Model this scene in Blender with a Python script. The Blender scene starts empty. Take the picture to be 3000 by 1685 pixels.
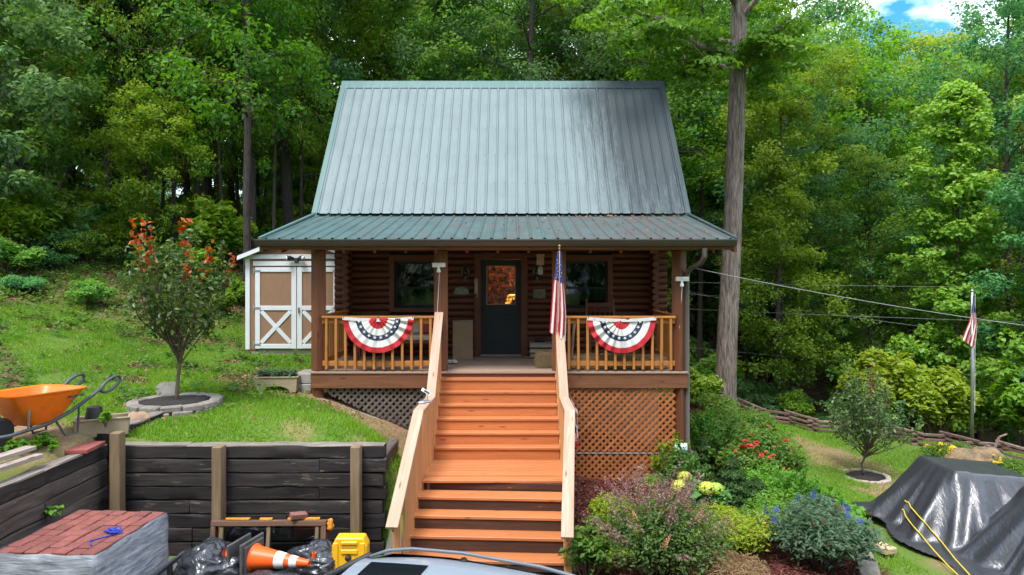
import bpy, bmesh, math, random
import numpy as np
from mathutils import Matrix, Vector, Euler, noise as mnoise

random.seed(7); rng = np.random.default_rng(7)
scene = bpy.context.scene
COL = scene.collection
R = math.radians
CAMZ = 3.6

# ---------------------------------------------------------------- camera, sky, sun, exposure
cam_d = bpy.data.cameras.new('camera'); cam = bpy.data.objects.new('camera', cam_d); COL.objects.link(cam)
cam.location = (0, 0, CAMZ); cam.rotation_euler = (R(90), 0, 0)
cam_d.lens = 24; cam_d.sensor_width = 36; cam_d.shift_y = -0.0105
cam_d.clip_start = 0.05; cam_d.clip_end = 1500
scene.camera = cam

SUN_EL, SUN_AZ = 64, 205          # azimuth from +Y clockwise: behind the camera and to its left
world = bpy.data.worlds.new('World'); scene.world = world; world.use_nodes = True
wn = world.node_tree.nodes; wl = world.node_tree.links; wn.clear()
w_out = wn.new('ShaderNodeOutputWorld'); w_bg = wn.new('ShaderNodeBackground')
sky = wn.new('ShaderNodeTexSky'); sky.sky_type = 'NISHITA'; sky.sun_disc = False
sky.sun_elevation = R(SUN_EL); sky.sun_rotation = R(SUN_AZ); sky.altitude = 300
w_tc = wn.new('ShaderNodeTexCoord'); w_map = wn.new('ShaderNodeMapping'); w_map.inputs['Scale'].default_value = (1, 1, 1.9)
w_map.inputs['Location'].default_value = (3.75, 1.9, 0.9)
w_noise = wn.new('ShaderNodeTexNoise'); w_noise.inputs['Scale'].default_value = 3.4; w_noise.inputs['Detail'].default_value = 7
w_noise.inputs['Roughness'].default_value = 0.55
w_ramp = wn.new('ShaderNodeValToRGB'); w_ramp.color_ramp.elements[0].position = 0.42; w_ramp.color_ramp.elements[1].position = 0.53
w_mix = wn.new('ShaderNodeMix'); w_mix.data_type = 'RGBA'
w_mix.inputs['B'].default_value = (8.6, 9.2, 10.2, 1)
w_hsv = wn.new('ShaderNodeHueSaturation'); w_hsv.inputs['Saturation'].default_value = 1.5; w_hsv.inputs['Value'].default_value = 1.0
wl.new(w_tc.outputs['Generated'], w_map.inputs['Vector']); wl.new(w_map.outputs['Vector'], w_noise.inputs['Vector'])
wl.new(w_noise.outputs['Fac'], w_ramp.inputs['Fac']); wl.new(w_ramp.outputs['Color'], w_mix.inputs['Factor'])
wl.new(sky.outputs['Color'], w_hsv.inputs['Color']); wl.new(w_hsv.outputs['Color'], w_mix.inputs['A'])
wl.new(w_mix.outputs['Result'], w_bg.inputs['Color']); w_bg.inputs['Strength'].default_value = 0.15
wl.new(w_bg.outputs['Background'], w_out.inputs['Surface'])

sun_d = bpy.data.lights.new('sun', 'SUN'); sun_d.energy = 2.0; sun_d.angle = R(18); sun_d.color = (1, 0.975, 0.93)
sun = bpy.data.objects.new('sun', sun_d); COL.objects.link(sun); sun.location = (-10, -20, 40)
_az = R(SUN_AZ); _el = R(SUN_EL)
_dir = Vector((math.sin(_az) * math.cos(_el), math.cos(_az) * math.cos(_el), math.sin(_el)))   # towards the sun
sun.rotation_euler = _dir.to_track_quat('Z', 'Y').to_euler()

vs = scene.view_settings
scene.display_settings.display_device = 'sRGB'
vs.view_transform = 'Standard'; vs.look = 'None'; vs.gamma = 1.0; vs.use_curve_mapping = False
vs.exposure = 1.24
scene.cycles.max_bounces = 10; scene.cycles.diffuse_bounces = 7; scene.cycles.transparent_max_bounces = 8
scene.cycles.transmission_bounces = 4; scene.cycles.glossy_bounces = 3
scene.cycles.caustics_reflective = False; scene.cycles.caustics_refractive = False

def P(x, y, Y):
    """world point at distance Y that the survey of the photograph puts at (x, y)"""
    return Vector(((x - 1500) * Y / 2000.0, Y, CAMZ + (811 - y) * Y / 2000.0))

# ---------------------------------------------------------------- object helpers
def wm(o):
    m = o.matrix_basis.copy()
    if o.parent: m = wm(o.parent) @ o.matrix_parent_inverse @ m
    return m

def link(o, parent=None):
    COL.objects.link(o)
    if parent is not None:
        o.parent = parent; o.matrix_parent_inverse = wm(parent).inverted()
    return o

def tag(o, label=None, cat=None, group=None, kind=None):
    if label: o['label'] = label
    if cat: o['category'] = cat
    if group: o['group'] = group
    if kind: o['kind'] = kind
    return o

def thing(name, label, cat, loc=(0, 0, 0), group=None, rz=0):
    o = bpy.data.objects.new(name, None); o.location = loc; o.rotation_euler = (0, 0, rz); o.empty_display_size = 0.1
    COL.objects.link(o); tag(o, label, cat, group); return o

def copy_tree(o, parent=None, basis=None):
    c = o.copy(); COL.objects.link(c); c.parent = parent
    if basis is not None: c.matrix_basis = basis
    for ch in [k for k in o.children]: copy_tree(ch, c)
    return c

def mesh_np(name, V, F, mats, smooth=False, attr=None, mi=None):
    V = np.asarray(V, dtype=np.float32); F = np.asarray(F, dtype=np.int32); k = F.shape[1]
    me = bpy.data.meshes.new(name); me.vertices.add(len(V)); me.vertices.foreach_set('co', V.ravel())
    me.loops.add(F.size); me.loops.foreach_set('vertex_index', F.ravel()); me.polygons.add(len(F))
    me.polygons.foreach_set('loop_start', np.arange(0, F.size, k, dtype=np.int32))
    try: me.polygons.foreach_set('loop_total', np.full(len(F), k, dtype=np.int32))
    except Exception: pass
    if mi is not None: me.polygons.foreach_set('material_index', np.asarray(mi, dtype=np.int32))
    me.update(calc_edges=True)
    if smooth: me.polygons.foreach_set('use_smooth', np.ones(len(F), dtype=bool))
    if attr:
        for nm, arr in attr.items():
            arr = np.asarray(arr, dtype=np.float32)
            if arr.ndim == 1:
                a = me.attributes.new(nm, 'FLOAT', 'POINT'); a.data.foreach_set('value', arr)
            else:
                a = me.attributes.new(nm, 'FLOAT_COLOR', 'POINT'); a.data.foreach_set('color', arr.ravel())
    for m in (mats if isinstance(mats, (list, tuple)) else [mats]): me.materials.append(m)
    return me

class MB:
    def __init__(s): s.v = []; s.f = []; s.m = []; s.cur = 0
    def add(s, vs_, fs_, M=None):
        b = len(s.v)
        for p in vs_:
            p = Vector(p)
            if M is not None: p = M @ p
            s.v.append(tuple(p))
        for f in fs_: s.f.append(tuple(b + i for i in f)); s.m.append(s.cur)
        return s
    def box(s, c, size, rot=(0, 0, 0), ch=0.0, M=None):
        hx, hy, hz = size[0] / 2, size[1] / 2, size[2] / 2
        T = Matrix.Translation(c) @ Euler(rot).to_matrix().to_4x4()
        if M is not None: T = M @ T
        v, f = cbox(hx, hy, hz, ch); return s.add(v, f, T)
    def tube(s, pts, r, n=8, caps=True, M=None, closed=False):
        pts = [Vector(p) for p in pts]; k = len(pts)
        rs = r if isinstance(r, (list, tuple)) else [r] * k
        v = []; f = []; prev = None
        for i, p in enumerate(pts):
            a = pts[(i + 1) % k] if (closed or i < k - 1) else p
            b = pts[i - 1] if (closed or i > 0) else p
            t = (a - b)
            if t.length < 1e-9: t = Vector((0, 0, 1))
            t.normalize()
            if prev is None:
                u = t.orthogonal().normalized()
                if abs(t.z) < 0.95: u = t.cross(Vector((0, 0, 1))).normalized()
            else:
                u = prev - t * prev.dot(t); u.normalize()
            prev = u; w = t.cross(u)
            for j in range(n):
                an = 2 * math.pi * (j + 0.5) / n
                v.append(p + (u * math.cos(an) + w * math.sin(an)) * rs[i])
        for i in range(k if closed else k - 1):
            i2 = (i + 1) % k
            for j in range(n):
                j2 = (j + 1) % n; f.append((i * n + j, i * n + j2, i2 * n + j2, i2 * n + j))
        if caps and not closed:
            f.append(tuple(range(n - 1, -1, -1))); f.append(tuple((k - 1) * n + j for j in range(n)))
        return s.add(v, f, M)
    def lathe(s, prof, n=16, c=(0, 0, 0), M=None, caps=True):
        v = []; f = []; k = len(prof)
        for (r, z) in prof:
            for j in range(n):
                an = 2 * math.pi * j / n; v.append((c[0] + r * math.cos(an), c[1] + r * math.sin(an), c[2] + z))
        for i in range(k - 1):
            for j in range(n):
                j2 = (j + 1) % n; f.append((i * n + j, i * n + j2, (i + 1) * n + j2, (i + 1) * n + j))
        if caps:
            f.append(tuple(range(n - 1, -1, -1))); f.append(tuple((k - 1) * n + j for j in range(n)))
        return s.add(v, f, M)
    def prism(s, poly, d0, d1, axis='y', M=None):
        """extrude a 2-D polygon; axis y: poly is (x,z); axis x: poly is (y,z); axis z: (x,y)"""
        def pt(a, b, d): return {'y': (a, d, b), 'x': (d, a, b), 'z': (a, b, d)}[axis]
        n = len(poly); v = [pt(a, b, d0) for a, b in poly] + [pt(a, b, d1) for a, b in poly]
        f = [tuple(range(n)), tuple(range(2 * n - 1, n - 1, -1))]
        for i in range(n): j = (i + 1) % n; f.append((i, i + n, j + n, j))
        return s.add(v, f, M)
    def grid(s, fn, nu, nv, M=None, mfn=None):
        b = len(s.v)
        v = [fn(i / nu, j / nv) for j in range(nv + 1) for i in range(nu + 1)]
        for p in v:
            p = Vector(p)
            if M is not None: p = M @ p
            s.v.append(tuple(p))
        for j in range(nv):
            for i in range(nu):
                a = b + j * (nu + 1) + i; s.f.append((a, a + 1, a + nu + 2, a + nu + 1))
                s.m.append(mfn((i + .5) / nu, (j + .5) / nv) if mfn else s.cur)
        return s
    def ball(s, c, r, sub=2, M=None):
        bm = bmesh.new(); bmesh.ops.create_icosphere(bm, subdivisions=sub, radius=1)
        rr = r if isinstance(r, (list, tuple)) else (r, r, r)
        bm.verts.ensure_lookup_table()
        v = [(c[0] + p.co.x * rr[0], c[1] + p.co.y * rr[1], c[2] + p.co.z * rr[2]) for p in bm.verts]
        f = [tuple(q.index for q in fa.verts) for fa in bm.faces]; bm.free(); return s.add(v, f, M)
    def mesh(s, name, mats, smooth=False):
        me = bpy.data.meshes.new(name); me.from_pydata(s.v, [], s.f); 
        for m in (mats if isinstance(mats, (list, tuple)) else [mats]): me.materials.append(m)
        me.polygons.foreach_set('material_index', np.array(s.m, dtype=np.int32))
        bm = bmesh.new(); bm.from_mesh(me); bmesh.ops.recalc_face_normals(bm, faces=bm.faces); bm.to_mesh(me); bm.free()
        if smooth:
            me.polygons.foreach_set('use_smooth', np.ones(len(me.polygons), dtype=bool))
            if smooth == 'auto':
                try: me.set_sharp_from_angle(angle=R(38))
                except Exception: pass
        me.update(); return me
    def build(s, name, mats, parent=None, smooth=False, **tags):
        o = bpy.data.objects.new(name, s.mesh(name, mats, smooth)); link(o, parent)
        if tags: tag(o, **tags)
        return o

def cbox(hx, hy, hz, ch=0.0):
    if ch <= 0:
        v = [(x, y, z) for x in (-hx, hx) for y in (-hy, hy) for z in (-hz, hz)]
        return v, [(0, 1, 3, 2), (4, 6, 7, 5), (0, 4, 5, 1), (2, 3, 7, 6), (0, 2, 6, 4), (1, 5, 7, 3)]
    c = min(ch, hx * .45, hy * .45, hz * .45); v = []; idx = {}
    for sx in (-1, 1):
        for sy in (-1, 1):
            for sz in (-1, 1):
                for a in range(3):
                    p = [sx * (hx - c), sy * (hy - c), sz * (hz - c)]; p[a] = (sx * hx, sy * hy, sz * hz)[a]
                    idx[(sx, sy, sz, a)] = len(v); v.append(tuple(p))
    f = []
    for a in range(3):
        o1, o2 = (a + 1) % 3, (a + 2) % 3
        for sg in (-1, 1):
            q = []
            for s1, s2 in ((-1, -1), (1, -1), (1, 1), (-1, 1)):
                k = [0, 0, 0]; k[a] = sg; k[o1] = s1; k[o2] = s2; q.append(idx[(*k, a)])
            f.append(tuple(q))
        for s1 in (-1, 1):
            for s2 in (-1, 1):
                k0 = [0, 0, 0]; k0[o1] = s1; k0[o2] = s2; q = []
                k0[a] = -1; q += [idx[(*k0, o1)], idx[(*k0, o2)]]
                k0[a] = 1; q += [idx[(*k0, o2)], idx[(*k0, o1)]]
                f.append(tuple(q))
    for sx in (-1, 1):
        for sy in (-1, 1):
            for sz in (-1, 1): f.append(tuple(idx[(sx, sy, sz, a)] for a in range(3)))
    return v, f

_bc = {}
def board(name, parent, mat, p0, p1, w, h, ch=0.004, up=(0, 0, 1), roll=0):
    """one piece of timber from p0 to p1 (local X = its length, w across, h along 'up'); equal pieces share mesh data"""
    p0 = Vector(p0); p1 = Vector(p1); d = p1 - p0; L = d.length
    key = (round(L, 3), round(w, 4), round(h, 4), round(ch, 4), mat.name)
    if key not in _bc:
        mb = MB(); v, f = cbox(L / 2, w / 2, h / 2, ch); mb.add(v, f); _bc[key] = mb.mesh(name, mat)
    o = bpy.data.objects.new(name, _bc[key])
    x = d.normalized(); z = Vector(up); z = z - x * z.dot(x)
    if z.length < 1e-5: z = x.orthogonal()
    z.normalize(); y = z.cross(x)
    M = Matrix((x, y, z)).transposed().to_4x4(); M.translation = (p0 + p1) / 2
    if roll: M = M @ Matrix.Rotation(roll, 4, 'X')
    o.matrix_basis = M; link(o, parent); return o

# ---------------------------------------------------------------- material helpers
def nt(name):
    m = bpy.data.materials.new(name); m.use_nodes = True; t = m.node_tree; t.nodes.clear()
    out = t.nodes.new('ShaderNodeOutputMaterial'); b = t.nodes.new('ShaderNodeBsdfPrincipled'); t.links.new(b.outputs[0], out.inputs[0])
    return m, t, b, out
def C4(c): return (c[0], c[1], c[2], 1)
def ramp(t, fac, cols, pos=None):
    r = t.nodes.new('ShaderNodeValToRGB'); e = r.color_ramp.elements; n = len(cols)
    pos = pos or [i / (n - 1) for i in range(n)]
    while len(e) < n: e.new(0.5)
    for i in range(n): e[i].position = pos[i]; e[i].color = C4(cols[i]) if len(cols[i]) == 3 else cols[i]
    if fac is not None: t.links.new(fac, r.inputs['Fac'])
    return r
def coords(t, kind='Object', scale=(1, 1, 1), rnd=True):
    if kind == 'World':
        g = t.nodes.new('ShaderNodeNewGeometry'); src = g.outputs['Position']
    else:
        g = t.nodes.new('ShaderNodeTexCoord'); src = g.outputs[kind]
    mp = t.nodes.new('ShaderNodeMapping'); mp.inputs['Scale'].default_value = scale
    if rnd:
        oi = t.nodes.new('ShaderNodeObjectInfo'); vm = t.nodes.new('ShaderNodeVectorMath'); vm.operation = 'MULTIPLY_ADD'
        t.links.new(oi.outputs['Random'], vm.inputs[0]); vm.inputs[1].default_value = (37, 53, 29); t.links.new(src, vm.inputs[2]); src = vm.outputs[0]
    t.links.new(src, mp.inputs['Vector']); return mp.outputs['Vector']
def noise(t, vec, scale=5, detail=5, rough=.55, dist=0):
    n = t.nodes.new('ShaderNodeTexNoise'); n.inputs['Scale'].default_value = scale; n.inputs['Detail'].default_value = detail
    n.inputs['Roughness'].default_value = rough; n.inputs['Distortion'].default_value = dist
    if vec is not None: t.links.new(vec, n.inputs['Vector'])
    return n.outputs['Fac']
def mixc(t, fac, a, b, mode='MIX'):
    m = t.nodes.new('ShaderNodeMix'); m.data_type = 'RGBA'; m.blend_type = mode
    for sock, val in (('Factor', fac), ('A', a), ('B', b)):
        if hasattr(val, 'is_linked') or hasattr(val, 'node'): t.links.new(val, m.inputs[sock])
        elif sock == 'Factor': m.inputs['Factor'].default_value = val
        else: m.inputs[sock].default_value = C4(val)
    return m.outputs['Result']
def math_n(t, op, a, b=None, clamp=False):
    m = t.nodes.new('ShaderNodeMath'); m.operation = op; m.use_clamp = clamp
    for i, v in enumerate((a, b)):
        if v is None: continue
        if hasattr(v, 'node'): t.links.new(v, m.inputs[i])
        else: m.inputs[i].default_value = v
    return m.outputs[0]
def bump(t, b, h, strength=.3, dist=.01):
    n = t.nodes.new('ShaderNodeBump'); n.inputs['Strength'].default_value = strength; n.inputs['Distance'].default_value = dist
    t.links.new(h, n.inputs['Height']); t.links.new(n.outputs[0], b.inputs['Normal'])
def objvar(t, col, amt):
    """vary brightness a little from piece to piece"""
    oi = t.nodes.new('ShaderNodeObjectInfo'); h = t.nodes.new('ShaderNodeHueSaturation')
    v = math_n(t, 'MULTIPLY_ADD', oi.outputs['Random'], 2 * amt); v.node.inputs[2].default_value = 1 - amt
    t.links.new(v, h.inputs['Value']); t.links.new(col, h.inputs['Color']); return h.outputs[0]

def mat(name, c1, c2=None, rough=.6, metal=0, scale=6, stretch=(1, 1, 1), bmp=.0, bdist=.01, var=0, spec=.5, coat=0, coord='Object', det=5, pos=None, rnd=True):
    m, t, b, _ = nt(name); c2 = c2 or tuple(x * .8 for x in c1)
    vec = coords(t, coord, stretch, rnd); n = noise(t, vec, scale, det)
    col = ramp(t, n, [c2, c1], pos or [.32, .68]).outputs[0]
    if var: col = objvar(t, col, var)
    t.links.new(col, b.inputs['Base Color']); b.inputs['Roughness'].default_value = rough; b.inputs['Metallic'].default_value = metal
    b.inputs['Specular IOR Level'].default_value = spec; b.inputs['Coat Weight'].default_value = coat
    if bmp: bump(t, b, n, bmp, bdist)
    return m

def wood(name, c1, c2, knot=None, rough=.65, var=.12, grain=22, bmp=.25, worn=None, wornamt=.55):
    m, t, b, _ = nt(name); v1 = coords(t, 'Object', (1.0, grain, grain)); g = noise(t, v1, 1.6, 6, .6, .6)
    v2 = coords(t, 'Object', (.8, 5, 5)); g2 = noise(t, v2, 1.4, 4)
    col = ramp(t, g, [c2, c1], [.3, .7]).outputs[0]
    col = mixc(t, ramp(t, g2, [(0, 0, 0), (.55, .55, .55)], [.4, .7]).outputs[0], col, c2)
    if knot:
        vk = coords(t, 'Object', (2.2, 9, 9)); vo = t.nodes.new('ShaderNodeTexVoronoi'); vo.inputs['Scale'].default_value = 1.0; t.links.new(vk, vo.inputs['Vector'])
        col = mixc(t, ramp(t, vo.outputs['Distance'], [(1, 1, 1), (0, 0, 0)], [.06, .16]).outputs[0], col, knot)
    if worn:
        vw = coords(t, 'Object', (1.2, 7, 7)); nw = noise(t, vw, 2.2, 6, .65)
        col = mixc(t, ramp(t, nw, [(0, 0, 0), (1, 1, 1)], [wornamt, wornamt + .06]).outputs[0], col, worn)
    if var: col = objvar(t, col, var)
    t.links.new(col, b.inputs['Base Color']); b.inputs['Roughness'].default_value = rough; b.inputs['Specular IOR Level'].default_value = .35
    bump(t, b, g, bmp, .004); return m

MT = {}
MT['log'] = wood('log_stain', (.19, .062, .036), (.09, .028, .019), (.03, .012, .01), .55, .14, 16)
MT['logend'] = wood('log_end', (.30, .15, .075), (.16, .07, .035), (.06, .03, .02), .7, .2, 4)
MT['trim'] = wood('trim_stain', (.20, .065, .035), (.11, .034, .02), (.04, .015, .01), .55, .08)
MT['post'] = wood('post_stain', (.22, .082, .034), (.11, .038, .018), (.05, .018, .01), .55, .12)
MT['beam'] = wood('beam_stain', (.25, .10, .045), (.13, .05, .024), (.05, .02, .012), .6, .1)
MT['rail'] = wood('rail_stain', (.50, .21, .055), (.37, .14, .03), (.25, .09, .02), .55, .1)
MT['cap'] = wood('bare_lumber', (.50, .365, .275), (.35, .22, .14), (.2, .1, .045), .7, .08, 20)
MT['balus'] = wood('stair_baluster', (.62, .31, .13), (.44, .19, .07), None, .6, .12)
MT['paint'] = wood('orange_paint', (.53, .195, .072), (.41, .132, .043), (.25, .08, .026), .40, .12, 30, .45)
MT['bareriser'] = wood('dark_bare_tread', (.095, .042, .024), (.045, .02, .014), None, .7, .1, 18, worn=(.62, .22, .05), wornamt=.66)
MT['deck'] = wood('deck_board', (.36, .25, .18), (.22, .15, .11), None, .7, .15)
MT['lattice'] = wood('lattice_orange', (.40, .142, .045), (.28, .09, .026), None, .6, .15)
MT['lattice_dark'] = wood('lattice_grey', (.155, .125, .105), (.095, .075, .065), None, .75, .15)
MT['tie'] = wood('railway_tie', (.046, .036, .030), (.012, .011, .012), None, .85, .5, 13, 1.0, worn=(.11, .083, .064), wornamt=.60)
MT['tieweather'] = wood('weathered_tie', (.30, .245, .20), (.075, .058, .05), None, .85, .2, 26, .9, worn=(.035, .03, .028), wornamt=.6)
MT['wpost'] = wood('treated_post', (.265, .185, .105), (.15, .10, .055), (.07, .04, .02), .75, .12, 14)
MT['greywood'] = wood('grey_wood', (.40, .33, .27), (.24, .19, .155), (.1, .07, .05), .8, .12)
MT['gutter'] = mat('gutter_brown', (.085, .068, .058), (.072, .058, .05), .4, scale=2, spec=.5)
MT['black'] = mat('black_matt', (.012, .012, .013), (.02, .02, .021), .6)
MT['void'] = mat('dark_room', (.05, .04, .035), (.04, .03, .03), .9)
MT['white'] = mat('white_paint', (.66, .67, .68), (.60, .61, .62), .5, scale=3, bmp=.05)
MT['tan'] = mat('tan_siding', (.27, .15, .083), (.235, .13, .07), .7, scale=9, stretch=(3, 3, .4), bmp=.15)
MT['metal'] = mat('grey_metal', (.42, .43, .44), (.34, .35, .36), .35, metal=.7)
MT['darkmetal'] = mat('dark_metal', (.06, .065, .07), (.04, .042, .045), .4, metal=.4)
MT['concrete'] = mat('concrete', (.36, .33, .30), (.26, .24, .22), .9, scale=14, bmp=.4)
MT['tieleft'] = wood('railway_tie_brown', (.105, .078, .064), (.032, .025, .022), None, .85, .35, 13, 1.0, worn=(.20, .155, .125), wornamt=.62)
# ================================================================ TERRAIN
_cp = np.array([
 (-4.9,9.1,-2.15),(-3.3,9.1,-2.17),(-2.2,9.1,-2.25),(-1.7,9.15,-2.45),(-5.0,10.5,-2.08),(-5.6,9.6,-2.05),(-3.4,11.75,-2.06),(-2.6,11.75,-2.33),(-1.78,11.75,-2.66),
 (-1.2,11.2,-3.05),(-1.35,10.2,-2.95),(-1.42,9.3,-2.95),(-.9,9.8,-3.2),(-1.3,8.7,-3.5),(0,9.2,-3.5),(0,11,-3.35),(-3,10.4,-2.12),(-2.3,10.5,-2.3),
 (1.04,11.75,-3.42),(2.9,11.75,-3.58),(1.2,10,-3.5),(1.2,8.3,-3.6),(1.2,6,-3.6),(3,9,-3.62),(4,11,-3.72),(5.1,9.6,-3.8),(6.5,9.0,-3.85),(4.6,12.8,-3.78),(3.6,14.5,-3.6),(5.5,14,-4.0),(6.2,12,-4.05),
 (7.45,14.46,-4.2),(11.2,16.6,-4.3),(9,15.5,-4.25),(5.7,18.3,-3.6),(7.4,18.5,-4.1),(8.6,18.4,-4.25),(4,18.5,-3.3),(13.5,14.5,-4.4),(10,12,-4.25),(9,10,-4.0),
 (7.2,21.2,-4.3),(10,19.3,-4.4),(12.6,17.3,-4.45),(7.5,23.5,-4.8),(12,21,-5.2),(17,17.5,-5.2),(10,27,-6.3),(20,24,-8),(22,34,-8),(12,36,-6.2),(24,46,-2),(12,50,-1),(30,60,5),(10,65,5),(45,40,0),(40,20,-6),
 (-6,13,-1.88),(-4.5,13,-1.95),(-6,15.3,-1.73),(-4.5,15.3,-1.74),(-3.7,15.3,-1.75),(-6,18,-1.5),(-4,18,-1.6),(-4,14,-1.9),
 (-8,19,-.55),(-10,19.5,-.05),(-13.5,18,.46),(-20,18,1.8),(-12,14,-.45),(-9,12.5,-1.35),(-8.25,11,-1.72),(-10.5,11,-1.1),(-14,12,.1),(-7,13.5,-1.7),(-8.4,15.5,-1.2),(-6.8,17,-1.35),
 (-5.6,8.3,-2.02),(-6.5,7,-2.0),(-7.2,8.5,-1.92),(-6.0,10,-2.0),(-7.5,10,-1.85),(-6,3,-2.0),(-10,3,-1.6),(-10,8,-1.5),(-20,5,1),
 (0,13,-3.0),(0,16,-2.4),(3.5,16.5,-3.2),(0,20,-1.5),(-5,22,-.6),(0,30,.3),(-10,30,1.7),(-20,30,3.2),(10,32,-4.2),(-12,45,2.2),(5,45,1.2),(-30,45,4.5),(-40,15,5),(-35,70,3),(0,75,1),
 (0,0,-3.6),(0,5,-3.6),(-3,5,-3.6),(-3,8,-3.6),(3,3,-3.62),(6,4,-3.75),(15,3,-4.2),(15,9,-4.4),(0,-10,-3.6),(-15,-10,-3),(15,-10,-4.4),(30,0,-5.5),(0,-40,-4),(50,-40,-6),(-50,-40,2),
 (-90,0,10),(-90,100,4),(0,120,1),(90,100,14),(90,0,-6),(90,-60,-6),(-90,-60,6),(60,60,6)], float)
_cx, _cz = _cp[:, :2], _cp[:, 2]
def _phi(r2):
    return 0.5 * r2 * np.log(r2 + 1e-9)
def _rbf_fit():
    n = len(_cx); d2 = ((_cx[:, None] - _cx[None]) ** 2).sum(-1); A = np.zeros((n + 3, n + 3))
    A[:n, :n] = _phi(d2) + np.eye(n) * 0.02; A[:n, n] = 1; A[:n, n + 1:] = _cx; A[n, :n] = 1; A[n + 1:, :n] = _cx.T
    return np.linalg.solve(A, np.concatenate([_cz, [0, 0, 0]]))
_w = _rbf_fit()
WALLX, WALLY, WALLR = -5.2, 8.8, -1.63
def hz(x, y):
    x = np.asarray(x, float); y = np.asarray(y, float); sh = x.shape; q = np.stack([x.ravel(), y.ravel()], 1); n = len(_cx)
    z = np.zeros(len(q))
    for i in range(0, len(q), 20000):
        p = q[i:i + 20000]; d2 = ((p[:, None] - _cx[None]) ** 2).sum(-1)
        z[i:i + 20000] = _phi(d2) @ _w[:n] + _w[n] + p @ _w[n + 1:]
    z += CAMZ
    x_, y_ = q[:, 0], q[:, 1]
    pit = (x_ > WALLX - .1) & (x_ < WALLR) & (y_ < WALLY + .1)
    pit |= (y_ < 7.6) & (x_ > WALLX - .1) & (x_ < 2)
    z = np.where(pit, 0.0, z)
    return z.reshape(sh)
def gz(x, y): return float(hz(np.array([x]), np.array([y]))[0])

def _smooth(a, b, x): t = np.clip((x - a) / (b - a), 0, 1); return t * t * (3 - 2 * t)
def vnoise(x, y, s, seed=0):
    out = np.empty(len(x))
    for i in range(len(x)): out[i] = mnoise.noise((x[i] * s + seed * 11.3, y[i] * s - seed * 7.1, seed))
    return out
def masks(x, y):
    """what covers the ground at x, y: forest litter, mulch, bare dirt, gravel (0..1 each)"""
    n1 = vnoise(x, y, .55, 1); n2 = vnoise(x, y, 1.7, 2); n3 = vnoise(x, y, .22, 3)
    d_hill = (x * -.55 + y * .83)                       # grows towards the wooded hill on the left
    litter = _smooth(16.6, 19.6, d_hill + 1.6 * n1 + .8 * n2)
    far = _smooth(18.6, 20.2, y - .25 * np.clip(x - 2, 0, 3) + .5 * n1 - 2.2 * (x > 4))
    fence_y = np.interp(x, [4, 7.2, 12.3, 20], [22, 20.6, 17.0, 12.5]); right = _smooth(-.3, .8, y - fence_y) * (x > 3)
    litter = np.where(x > 3, right, np.maximum(litter, far))
    patch = _smooth(.04, .26, n1 * .7 + n2 * .5) * _smooth(10.2, 13.4, d_hill) * (x < -3)      # leaf-litter patches on the bank
    litter = np.maximum(litter, .9 * patch)
    bed_r = np.interp(y, [6, 9, 10.5, 12.5, 14, 17, 19], [4.7, 4.7, 4.85, 5.2, 5.5, 6.3, 6.2])
    mulch = _smooth(-.05, .12, x - .62) * _smooth(-.1, .15, bed_r - x) * _smooth(4.2, 4.6, y) * (y < 18.6) * 1.0
    dx = np.interp(x, [-4.2, -3.4, -2.6, -1.8, -1.4], [12.2, 11.5, 11.0, 10.2, 9.7])
    dirt = _smooth(-.25, .2, y - dx + .35 * n2) * (x > -4.1) * (x < -1.0) * (y < 14)
    dirt = np.maximum(dirt, _smooth(.30, .5, n2 + .35 * n3) * .55 * (x < 0) * (y < 14))
    dirt = np.maximum(dirt, .9 * _smooth(1.5, .7, np.hypot((x + 6.6) / 1.3, (y - 8.5) / 1.0)))
    dirt = np.maximum(dirt, .8 * _smooth(.1, .4, n1 + n2 * .4 + .12) * _smooth(6.6, 5.4, np.abs(x - 6.9) * 2 + np.abs(y - 12.2)) * (x > 4.6))
    grav = ((x > WALLX - .1) & (x < .8) & (y < 8.7)).astype(float)
    return litter, mulch, dirt, grav

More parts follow.
